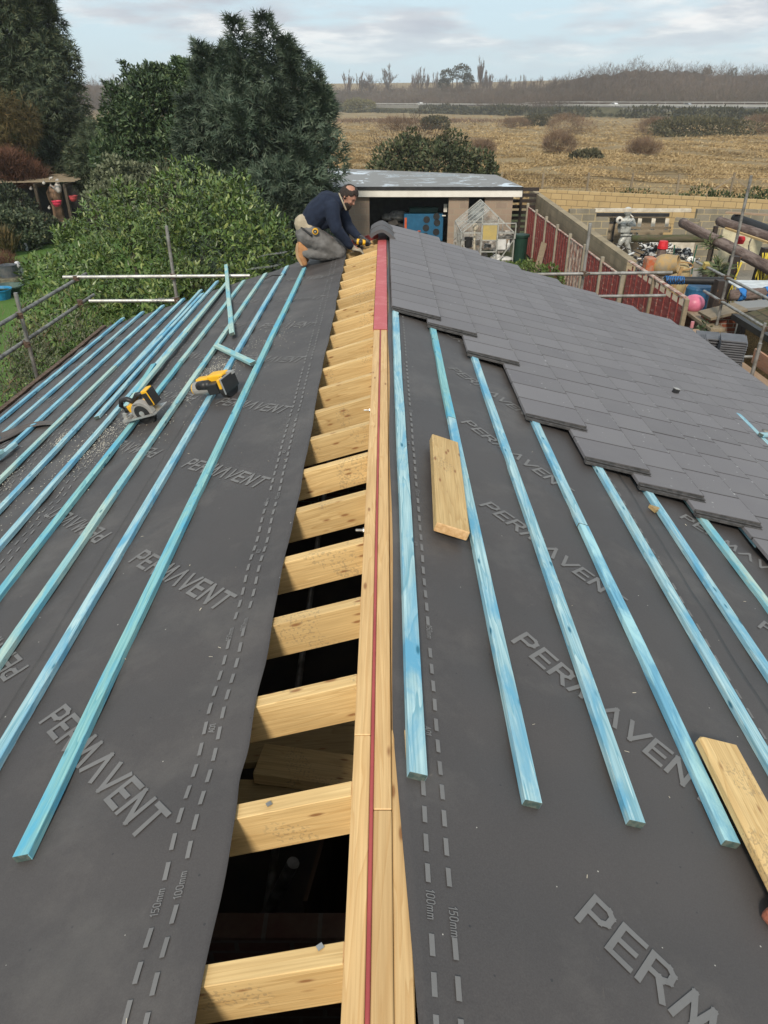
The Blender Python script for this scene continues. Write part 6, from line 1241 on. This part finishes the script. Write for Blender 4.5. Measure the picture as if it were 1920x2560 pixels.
for u in np.arange(-120, 2150, 22):
    t_i = roadt(u) if 860 < u < 1900 else (-.3 if u < 900 else 1.5); pnt = Vector(rp(t_i, 40, 0)); DX = min(480, pnt.y + 5) if 860 < u < 1900 else (480 if u < 900 else 300)
    a = atD(u, 235 + random.uniform(-6, 6), DX); seg2.append((a.x, DX, 3.2, 7 * DX / 450, 5, max(3.5, a.z) * .75))
mass('woodland', 'hazy brown leafless woodland beyond the motorway', 'woodland', rough(seg, 3, (.25, .5), .95), 150000, 3.0, TWIG, M['wood_far'], up=1.3)
mass('scrub_belt', 'darker scrub along the far side of the motorway', 'scrub', seg2, 34000, 1.6, TWIG, M['wood_dark'], up=1.0)
core = MB()
for s_ in seg[:len(seg) // 2] : core.ell((s_[0], s_[1] + 4, s_[2] * .9), (s_[3] * .95, 3, s_[5] * .86), n=8, k=6)
tag(core.build('woodland_depth', simple('wcore', (.075, .06, .047), .95, 0, (.10, .08, .065), .08, bst=.8, bsc=.6)), 'solid hazy interior of the far woodland', 'woodland', kind='stuff')
pal_ = thing('left_far_scrub', 'brown scrub on the low hill seen between the left trees', 'scrub', (-190, 420, 0)); pal_['kind'] = 'stuff'
p, d = crown([(atD(u, 230, 330).x, 330, 3 + 3 * math.sin(u), 12, 5, 7) for u in range(120, 460, 18)], 14000, .4, 1.1, 1.1); foliage('foliage', p, d, rng.uniform(.8, 2.0, len(p)), TWIG, M['wood_far'], pal_)
# haze
mb = MB(); mb.box((100, 405, 19.5), (1640, 950, 43)); hz = mb.build('haze', None); hm = bpy.data.materials.new('haze'); hm.use_nodes = True; nt = hm.node_tree; nt.nodes.clear()
o_ = N(nt, 'OutputMaterial'); v_ = N(nt, 'VolumePrincipled'); v_.inputs['Density'].default_value = .0004; v_.inputs['Color'].default_value = (.93, .96, 1.0, 1); v_.inputs['Anisotropy'].default_value = .2; L(nt, v_.outputs[0], o_.inputs['Volume']); hz.data.materials.append(hm); tag(hz, kind='stuff')
# ---------------------------------------------------------------- the man at the ridge
I4 = Matrix.Identity(4)
def organic(mb, nm, mat, parent, vox=.010, sm=4, tex=None):
    o = mb.build(nm, mat, parent, smooth=True, local=False, world=I4)
    m = o.modifiers.new('r', 'REMESH'); m.mode = 'VOXEL'; m.voxel_size = vox; m.use_smooth_shade = True
    s_ = o.modifiers.new('s', 'SMOOTH'); s_.factor = .5; s_.iterations = sm
    if tex:
        t = bpy.data.textures.new('folds', 'CLOUDS'); t.noise_scale = tex[1]; t.noise_depth = 2; d_ = o.modifiers.new('f', 'DISPLACE'); d_.texture = t; d_.strength = tex[0]; d_.mid_level = .5
    return o
M['skin'] = simple('skin', (.42, .235, .165), .55, 0, (.36, .18, .125), 12, spec=.3)
M['navy'] = simple('navy', (.008, .014, .032), .9, 0, (.012, .020, .042), 18, bst=.5, bsc=160)
M['jeans'] = simple('jeans', (.105, .10, .095), .85, 0, (.16, .155, .15), 9, bst=.5, bsc=120)
M['shirt'] = simple('shirt', (.42, .36, .26), .9, 0, (.33, .28, .20), 10, bst=.3)
M['suede'] = simple('suede', (.42, .21, .09), .85, 0, (.30, .15, .07), 10, bst=.4); M['sole'] = simple('sole', (.42, .27, .15), .7)
M['hair'] = simple('hair', (.018, .012, .009), .7, 0, (.035, .024, .018), 60, bst=.8, bsc=150)
M['glove_b'] = simple('glove_b', (.40, .36, .28), .85, 0, (.30, .27, .21), 20); M['glove_k'] = simple('glove_k', (.02, .021, .022), .7, 0, (.10, .10, .10), 30)
M['yellow'] = simple('yellow', (.80, .44, .02), .4, 0, (.72, .38, .02), 8, spec=.5); M['greyp'] = simple('greyp', (.34, .33, .31), .5); M['blackp'] = simple('blackp', (.018, .018, .019), .45, 0, (.03, .03, .03))
M['silver'] = simple('silver', (.52, .52, .50), .35, .5, (.40, .40, .39), 20)
man = thing('person', 'man in navy jumper and grey jeans kneeling at the ridge with a driver', 'person', tuple(onL(-.8, 9.2, 0)))
J = lambda u, v, dd=0.0: atD(u, v, 9.15 + dd)
# head frame: x to the face, z to the crown
HC = J(868, 489, .08)
hx = Vector((.70, -.20, -.69)).normalized(); hz0 = Vector((.62, 0, .78)); hy = hz0.cross(hx).normalized(); hz_ = hx.cross(hy)
HM = Matrix((hx, hy, hz_)).transposed(); H4 = HM.to_4x4(); H4.translation = HC
hp = lambda x, y, z: H4 @ Vector((x, y, z))
b = MB()
b.ell(hp(0, 0, .01), (.100, .078, .112), HM); b.ell(hp(.040, 0, -.065), (.062, .056, .058), HM); b.ell(hp(.075, 0, -.03), (.028, .045, .05), HM)
b.caps(hp(.092, 0, .015), hp(.116, 0, -.022), .009, .014); b.ell(hp(.080, 0, .030), (.024, .055, .014), HM); b.ell(hp(.088, 0, -.058), (.018, .026, .012), HM); b.ell(hp(.078, 0, -.098), (.026, .028, .022), HM)
for s_ in (-1, 1): b.ell(hp(-.005, s_ * .080, -.012), (.026, .010, .034), HM); b.ell(hp(.072, s_ * .040, -.025), (.024, .02, .02), HM)
neck = J(847, 506, .08); b.caps(hp(-.03, 0, -.06), neck, .058, .066)
ch = J(815, 522, .1); pel = J(768, 572, .08); b.caps(neck, ch, .08, .13); b.caps(ch, pel, .13, .12)
LS, RS = J(828, 521, -.10), J(846, 513, .30); LE, RE = J(838, 571, -.15), J(868, 566, .30); LW, RW = J(873, 614, -.06), J(896, 594, .20)
LH, RH = J(889, 623, -.03), J(911, 603, .12)
for (a, e, w_, h_) in ((LS, LE, LW, LH), (RS, RE, RW, RH)): b.caps(ch, a, .08, .06); b.caps(a, e, .055, .045); b.caps(e, w_, .042, .030); b.caps(w_, h_, .03, .028)
Lk, Rk = J(846, 631, -.08), J(850, 622, .20); La, Ra = J(763, 632, -.08), J(765, 622, .22)
for (k_, a_) in ((Lk, La), (Rk, Ra)): b.caps(pel, k_, .09, .06); b.caps(k_, a_, .055, .04); b.caps(a_, a_ + Vector((-.05, 0, -.06)), .04, .03)
organic(b, 'body', M['skin'], man, .0085, 3)
for s_ in (-1, 1):
    e = MB(); e.ell(hp(.084, s_ * .032, .006), (.011, .014, .008), HM, n=10, k=6); e.build('eye', M['blackp'], man, smooth=True, local=False, world=I4)
# hair and beard as tufted shells
def shell(nm, test, r, cnt, grow=1.02, vox=.006, mt='hair'):
    mb = MB()
    for i in range(cnt):
        z = 1 - 2 * (i + .5) / cnt; a = i * 2.39996; s_ = math.sqrt(1 - z * z); x, y = s_ * math.cos(a), s_ * math.sin(a)
        if test(x, y, z): mb.ell(hp(x * .100 * grow, y * .078 * grow, .01 + z * .112 * grow), r * random.uniform(.8, 1.15), n=8, k=5)
    return organic(mb, nm, M[mt], man, vox, 2)
shell('hair', lambda x, y, z: (-.35 * x - .45 * y + .82 * z) < .80 and ((z > -.45 and x < .10) or (z > .15 and x < .45) or (z > .55 and x < .78)) , .015, 700)
def beard(x, y, z): return x > .05 and z < -.42
mb = MB()
for i in range(240):
    z = random.uniform(-.125, -.055); a = random.uniform(-1.5, 1.5); x = .040 + .068 * math.cos(a); y = .060 * math.sin(a)
    if z > -.062 and x > .085 and abs(y) < .012: continue
    mb.ell(hp(x, y, z), random.uniform(.009, .014), n=7, k=4)
organic(mb, 'beard', M['hair'], man, .006, 2)
# clothing
c = MB()
P0, P1, P2, P3 = J(772, 558, .08), J(790, 532, .08), J(815, 511, .08), J(838, 508, .10)
for dy, k_ in ((-.07, 1), (.08, 1)):
    o_ = Vector((0, dy, 0)); c.caps(P0 + o_, P1 + o_, .130, .145); c.caps(P1 + o_, P2 + o_, .145, .148); c.caps(P2 + o_, P3 + o_, .145, .10)
c.caps(J(795, 556, .05), J(822, 545, .05), .10, .11)
c.caps(P3, J(850, 500, .08), .085, .075)
c.caps(P2, LS, .12, .098); c.caps(LS, J(832, 548, -.13), .098, .086); c.caps(J(832, 548, -.13), LE, .086, .074); c.caps(LE, LW, .074, .050)
c.caps(P3, RS, .12, .085); c.caps(RS, RE, .085, .068); c.caps(RE, RW, .068, .046)
organic(c, 'jumper', M['navy'], man, .011, 4, (.014, .07))
c = MB(); c.caps(J(846, 484, -.03), J(856, 508, -.06), .010, .010); c.caps(J(856, 508, -.06), J(863, 524, -.04), .010, .012); organic(c, 'collar', M['shirt'], man, .006, 2)
c = MB(); c.caps(J(757, 560, -.02), J(770, 573, -.06), .115, .085); c.caps(J(757, 560, .15), J(770, 573, .2), .115, .085); organic(c, 'shirt', M['shirt'], man, .010, 4, (.010, .06))
c = MB(); hips = J(770, 590, -.01)
c.caps(J(768, 585, -.02), J(768, 585, .16), .150, .150); c.caps(J(775, 592, -.05), J(812, 612, -.07), .145, .118); c.caps(J(812, 612, -.07), Lk, .118, .088); c.caps(Lk, J(800, 634, -.08), .086, .082); c.caps(J(800, 634, -.08), La, .082, .066)
c.caps(J(775, 590, .15), Rk, .135, .088); c.caps(Rk, Ra, .084, .062)
organic(c, 'trousers', M['jeans'], man, .011, 4, (.022, .06))
c = MB(); c.path([J(751 + 3 * i, 569 + 2.2 * i, -.12 - .01 * i) for i in range(10)], .013, 6); c.build('belt', M['blackp'], man, smooth=True, local=False, world=I4)
for nm, dd, du, dv in (('boot', -.08, 0, 0), ('boot', .20, 4, -10)):
    c = MB(); c.caps(J(766 + du, 628 + dv, dd), J(752 + du, 617 + dv, dd), .056, .050); c.caps(J(750 + du, 614 + dv, dd), J(751 + du, 640 + dv, dd), .050, .052); c.caps(J(751 + du, 640 + dv, dd), J(759 + du, 658 + dv, dd), .052, .040); o = organic(c, nm, M['suede'], man, .008, 3, (.006, .04))
    s2 = MB(); pr_ = [(744, 607), (739, 608), (736, 625), (739, 645), (751, 664), (756, 665), (748, 648), (743, 630)]
    q0 = [J(u + du, v + dv, dd - .042) for u, v in pr_]; q1 = [J(u + du, v + dv, dd + .042) for u, v in pr_]; n_ = len(pr_)
    s2.add(q0 + q1, [tuple(range(n_)), tuple(range(2 * n_ - 1, n_ - 1, -1))] + [(i, i + n_, (i + 1) % n_ + n_, (i + 1) % n_) for i in range(n_)]); s2.build('boot_sole', M['sole'], o, local=False, world=I4)
def hand(nm, w_, pc, dirv, upv, mat, curl=.9, thumb=1):
    """glove with palm, four unequal bent fingers and a thumb leaving the side of the palm"""
    x = Vector(dirv).normalized(); z = Vector(upv).normalized(); y = z.cross(x).normalized(); z = x.cross(y); g = MB()
    g.caps(w_, pc - x * .03, .038, .036)
    for k in range(4):
        yy = (k - 1.5) * .021; kn = pc + x * .045 + y * yy; g.caps(pc - x * .035 + y * yy * .8, kn, .019, .014)
        L1, L2, L3 = [(.040, .026, .020), (.046, .030, .022), (.042, .028, .021), (.033, .022, .018)][k]; a = .35 + curl * .35; p_ = kn
        for ln, r0, r1 in ((L1, .0125, .0115), (L2, .0115, .0105), (L3, .0105, .009)):
            d_ = x * math.cos(a) - z * math.sin(a); n_ = p_ + d_ * ln; g.caps(p_, n_, r0, r1, n=8); p_ = n_; a += curl * .75
    t0 = pc - x * .02 + y * thumb * .036; t1 = t0 + (x * .6 + y * thumb * .6 - z * .5).normalized() * .040; t2 = t1 + (x * .9 - z * .6 - y * thumb * .1).normalized() * .032; g.caps(t0, t1, .016, .0135, n=8); g.caps(t1, t2, .0135, .0105, n=8)
    return organic(g, nm, mat, man, .0045, 2)
hand('glove', LW + (LH - LW) * .1, LH, (1, .15, -.22), (.25, -.1, 1), M['glove_b'], .55, 1)
drc = J(905, 600, .02)
hand('glove', RW, RH + Vector((.0, -.02, .02)), (.75, -.7, .0), (.3, .3, 1), M['glove_k'], 1.25, -1)
# impact driver in the far hand
dr_ = thing('power_driver', 'yellow and black cordless driver held in the dark gloved hand', 'power tool', tuple(J(900, 604, .0)))
A0, A1 = J(892, 604, -.02), J(907, 606, -.02); ax = (A1 - A0).normalized()
mb = MB(); mb.caps(A0, A1, .034, .032); bev(mb.build('motor_housing', M['yellow'], dr_, smooth=True, local=False, world=I4), .001)
mb = MB(); mb.caps(A0 - ax * .015, A0 - ax * .03, .033, .026); mb.caps(A0 + ax * .03 + Vector((0, -.006, 0)), A0 + ax * .045 + Vector((0, -.006, 0)), .0335, .0335); mb.build('rear_cap', M['blackp'], dr_, smooth=True, local=False, world=I4)
mb = MB(); mb.tube(A1, A1 + ax * .055, .026, .013, 14); mb.tube(A1 + ax * .055, A1 + ax * .11, .005, n=6); mb.build('chuck', M['blackp'], dr_, smooth=True, local=False, world=I4)
mb = MB(); mb.caps(A0 + ax * .02, A0 + ax * .0 + Vector((.01, .08, -.07)), .02, .02); mb.box(A0 + Vector((.01, .09, -.09)), (.10, .07, .045)); mb.build('grip_and_battery', M['blackp'], dr_, smooth=False, local=False, world=I4)
tp = J(786, 579, -.22); tpe = thing('tape_measure', 'round yellow tape measure clipped at the man\'s belt', 'tape measure', tuple(tp))
mb = MB(); mb.tube(tp, tp + Vector((0, .04, 0)), .036, n=20); bev(mb.build('case', M['yellow'], tpe, local=False, world=I4), .004); mb = MB(); mb.tube(tp + Vector((0, -.003, 0)), tp, .024, n=18); mb.build('face', M['blackp'], tpe, local=False, world=I4); mb = MB(); mb.tube(tp + Vector((0, -.006, 0)), tp + Vector((0, -.003, 0)), .010, n=12); mb.build('hub', M['silver'], tpe, local=False, world=I4)
# ---------------------------------------------------------------- circular saws
FONT.update({'D': (.6, [[(0, 0), (0, 1), (.35, 1), (.55, .8), (.55, .2), (.35, 0), (0, 0)]]), 'W': (.9, [[(0, 1), (.2, 0), (.42, .8), (.64, 0), (.84, 1)]]), 'L': (.5, [[(0, 1), (0, 0), (.48, 0)]])})
def flat_text(mb, word, f, h, th):
    x = 0
    for ch in word:
        wd, st = FONT[ch]
        for pl in st:
            for (x0, y0), (x1, y1) in zip(pl, pl[1:]):
                x0_, y0_, x1_, y1_ = (x + x0) * h, y0 * h, (x + x1) * h, y1 * h; l = math.hypot(x1_ - x0_, y1_ - y0_) or 1; nx_, ny_ = -(y1_ - y0_) / l * th / 2, (x1_ - x0_) / l * th / 2
                mb.quad(f(x0_ - nx_, y0_ - ny_), f(x1_ - nx_, y1_ - ny_), f(x1_ + nx_, y1_ + ny_), f(x0_ + nx_, y0_ + ny_))
        x += wd + .2
def saw(label, m):
    t = thing('circular_saw', label, 'circular saw', tuple(m.translation), group='yellow circular saws on the left slope'); wld = lambda mb, nm, mt, sm=False: mb.build(nm, M[mt], t, smooth=sm, local=False, world=m)
    mb = MB(); mb.box((0, 0, 0), (.30, .165, .004)); mb.box((.0, -.081, .006), (.30, .004, .012)); mb.box((-.147, 0, .006), (.004, .165, .012)); wld(mb, 'base_plate', 'silver')
    mb = MB(); n = 18; arc = [(.086 * math.cos(math.pi * i / n), .022 + .086 * math.sin(math.pi * i / n)) for i in range(n + 1)] + [(-.086, .003), (.086, .003)]
    mb.prism(arc, -.055, -.012, Matrix(((1, 0, 0, .03), (0, 0, 1, 0), (0, 1, 0, 0), (0, 0, 0, 1)))); bev(wld(mb, 'upper_guard', 'greyp'), .004, 2)
    mb = MB(); mb.tube((.03, -.0585, .022), (.03, -.057, .022), .060, n=28); wld(mb, 'guard_opening', 'blackp'); mb = MB(); mb.tube((.03, -.064, .022), (.03, -.0605, .022), .020, n=18); wld(mb, 'blade_hub', 'silver')
    mb = MB(); arc = [(.074 * math.cos(-math.pi * i / n), .0 + .076 * math.sin(-math.pi * i / n)) for i in range(n + 1)]
    mb.prism(arc, -.048, -.020, Matrix(((1, 0, 0, .03), (0, 0, 1, 0), (0, 1, 0, -.002), (0, 0, 0, 1)))); wld(mb, 'lower_guard', 'blackp')
    mb = MB(); mb.tube((.03, -.012, .045), (.03, .085, .045), .042, n=18); mb.box((-.055, .005, .06), (.09, .06, .05)); bev(wld(mb, 'motor_housing', 'yellow'), .004, 2)
    mb = MB(); mb.tube((.03, .085, .045), (.03, .11, .045), .036, .028, 16); wld(mb, 'motor_end_cap', 'blackp')
    mb = MB(); mb.path([(-.04, .01, .09), (-.085, .01, .125), (-.14, .01, .125), (-.17, .01, .09), (-.155, .01, .045), (-.10, .01, .05)], .018, 10); wld(mb, 'rear_handle', 'blackp', True)
    mb = MB(); mb.path([(-.03, .01, .10), (.02, .01, .135), (.075, .01, .135)], .016, 10, [.02, .018, .013]); wld(mb, 'top_handle', 'blackp', True)
    mb = MB(); mb.box((.125, .005, .105), (.05, .075, .115)); bev(wld(mb, 'battery', 'yellow'), .006, 2); mb = MB(); mb.box((.155, .005, .10), (.012, .065, .11)); bt = wld(mb, 'battery_label', 'blackp'); mb = MB(); mb.box((.125, -.035, .10), (.04, .004, .09)); wld(mb, 'battery_side', 'blackp')
    mb = MB(); flat_text(mb, 'DEWALT', lambda a, b_: (-.005 + a, -.0562, .088 + b_), .009, .0016); wld(mb, 'lettering', 'blackp')
    mb = MB(); mb.box((-.125, -.055, .03), (.03, .012, .055), Matrix.Rotation(.4, 3, 'Y')); mb.box((-.12, -.03, .012), (.05, .10, .012)); wld(mb, 'depth_bracket', 'silver'); return t
p0, p1 = pix_on('L', 322, 1046, .045), pix_on('L', 405, 1024, .07)
m = frame(p0, p1 + Vector((0, 0, .0)), nL + Vector((.0, -.12, 0))); m = Matrix.Translation((p0 + p1) / 2 + nL * .012) @ m.to_3x3().to_4x4() @ Matrix.Scale(1.04, 4)
saw('yellow circular saw standing on the battens at the left, silver blade guard towards the camera', m)
p0, p1 = pix_on('L', 487, 985, .06), pix_on('L', 587, 970, .06)
ms = frame(p0, p1, nL); ms = Matrix.Translation((p0 + p1) / 2) @ ms.to_3x3().to_4x4() @ Matrix.Scale(1.08, 4)
t = thing('circular_saw', 'yellow circular saw lying on its side, grey motor end to the left', 'circular saw', tuple(ms.translation), group='yellow circular saws on the left slope')
def w2(mb, nm, mt, sm=False): return mb.build(nm, M[mt], t, smooth=sm, local=False, world=ms)
mb = MB(); mb.tube((-.145, 0, .035), (-.07, 0, .035), .046, .05, 18); mb.tube((-.07, 0, .035), (-.02, .0, .035), .05, .042, 18); w2(mb, 'motor_housing', 'greyp', False)
mb = MB(); mb.lathe([(.02, -.162), (.040, -.158), (.046, -.14)], (0, 0, .035), 16, Matrix.Rotation(R(90), 3, 'Y')); w2(mb, 'motor_end_cap', 'yellow')
mb = MB(); mb.box((-.02, .035, .055), (.23, .06, .08)); mb.box((.04, .04, .065), (.13, .09, .085)); bev(w2(mb, 'body', 'yellow'), .012, 3)
mb = MB(); mb.caps((-.085, -.02, .055), (-.02, -.02, .055), .034, .034); w2(mb, 'grip', 'blackp', True)
mb = MB(); mb.box((.045, -.035, .035), (.085, .075, .07)); bev(w2(mb, 'battery', 'blackp'), .006, 2)
mb = MB(); mb.box((.105, -.02, .06), (.022, .10, .065), Matrix.Rotation(.15, 3, 'Z')); bev(w2(mb, 'battery_catch', 'yellow'), .006, 2)
mb = MB(); mb.box((.145, .0, .045), (.005, .16, .10)); w2(mb, 'base_plate', 'blackp'); mb = MB(); mb.bar((.147, -.082, -.005), (.147, -.082, .097), .008, .006); mb.bar((.147, -.082, .097), (.147, .082, .097), .008, .006); mb.box((.13, .06, .09), (.05, .03, .02)); w2(mb, 'plate_rim', 'silver')
mb = MB(); mb.tube((.09, .01, .02), (.135, .01, .02), .075, n=24); w2(mb, 'blade_guard', 'blackp')
mb = MB(); mb.box((.06, .085, .085), (.07, .03, .03), Matrix.Rotation(.3, 3, 'Z')); bev(w2(mb, 'front_handle', 'greyp'), .006, 2)
# dark offcut and cable by the rail end
mb = MB(); a = pix_on('L', 660, 697, .06); mb.path([a, a + Vector((.08, .1, .02)), a + Vector((.18, .05, .03)), a + Vector((.25, .2, .01))], .008, 6); tag(mb.build('tool_strap', M['blackp'], smooth=True), 'small dark strap lying at the far edge between the battens', 'strap')
# ---------------------------------------------------------------- silver figure in the yard
M['statue'] = simple('statue', (.50, .51, .48), .42, .2, (.30, .31, .29), 7, .4, .62, bst=.4, bsc=20)
M['statue_l'] = simple('statue_l', (.62, .62, .58), .4, .3, (.45, .45, .43), 12)
Q = lambda u, v, dd=0.0: atD(u, v, 27.75 + dd)
sb = Q(1560, 636); st = thing('statue', 'silver painted statue of a helmeted astronaut striding in the neighbouring yard', 'statue', (sb.x, sb.y, 0))
mb = MB(); mb.box((sb.x, sb.y, sb.z / 2 - .02), (.9, .6, sb.z)); bev(mb.build('plinth', M['block_grey'], st, local=False, world=I4), .02)
c = MB(); c.ell(Q(1568, 529), (.135, .15, .15)); c.caps(Q(1567, 540), Q(1566, 548), .08, .09); c.caps(Q(1556, 552), Q(1578, 552), .10, .10); c.caps(Q(1557, 560), Q(1559, 578), .13, .14); c.caps(Q(1573, 560), Q(1572, 578), .13, .14); c.caps(Q(1560, 586), Q(1568, 586), .14, .14)
c.caps(Q(1580, 551), Q(1586, 570, -.05), .075, .06); c.caps(Q(1586, 570, -.05), Q(1590, 583, -.1), .055, .045); c.ell(Q(1591, 588, -.1), (.05, .04, .06))
for k in range(4): c.caps(Q(1589 + k * 1.4, 590, -.1), Q(1590 + k * 1.6, 594 - (k == 3) * 1.5, -.11), .014, .011, n=6)
c.caps(Q(1551, 552), Q(1545, 568, .1), .075, .06); c.caps(Q(1545, 568, .1), Q(1546, 580, .05), .055, .045)
c.caps(Q(1560, 590), Q(1549, 606, -.05), .13, .10); c.caps(Q(1549, 606, -.05), Q(1540, 624, -.05), .09, .06); c.caps(Q(1539, 627, -.08), Q(1534, 629, -.2), .06, .05)
c.caps(Q(1568, 590), Q(1565, 608), .13, .10); c.caps(Q(1565, 608), Q(1572, 628), .09, .07); c.caps(Q(1572, 632, -.04), Q(1573, 633, -.2), .07, .055)
organic(c, 'body', M['statue'], st, .018, 3, (.02, .08))
c = MB(); c.ell(Q(1568, 526), (.145, .16, .12)); organic(c, 'helmet', M['statue_l'], st, .02, 2)
mb = MB()
for (u, v, w_, h_) in ((1554, 574, .17, .22), (1565, 574, .17, .22), (1575, 574, .14, .22), (1556, 560, .2, .12), (1572, 560, .2, .12)): mb.box(Q(u, v, -.14), (w_, .10, h_))
mb.box(Q(1566, 588, -.12), (.5, .12, .06)); mb.box(Q(1578, 600, -.1), (.12, .1, .2)); bev(mb.build('vest_pouches', M['statue'], st, local=False, world=I4), .02)
mb = MB(); a = Q(1547, 550, -.14); mb.tube(a, a + Vector((0, .06, 0)), .12, n=22); mb.tube(a + Vector((0, -.015, 0)), a, .08, n=18); mb.build('shoulder_disc', M['white'], st, local=False, world=I4); mb = MB(); mb.tube(a + Vector((0, -.03, 0)), a + Vector((0, -.016, 0)), .045, n=16); mb.build('disc_centre', M['blackp'], st, local=False, world=I4)
mb = MB(); mb.path([Q(1574, 537, -.14), Q(1580, 542, -.18), Q(1580, 549, -.18), Q(1573, 554, -.2), Q(1568, 562, -.2)], .018, 8); mb.build('hose', M['white'], st, smooth=True, local=False, world=I4)
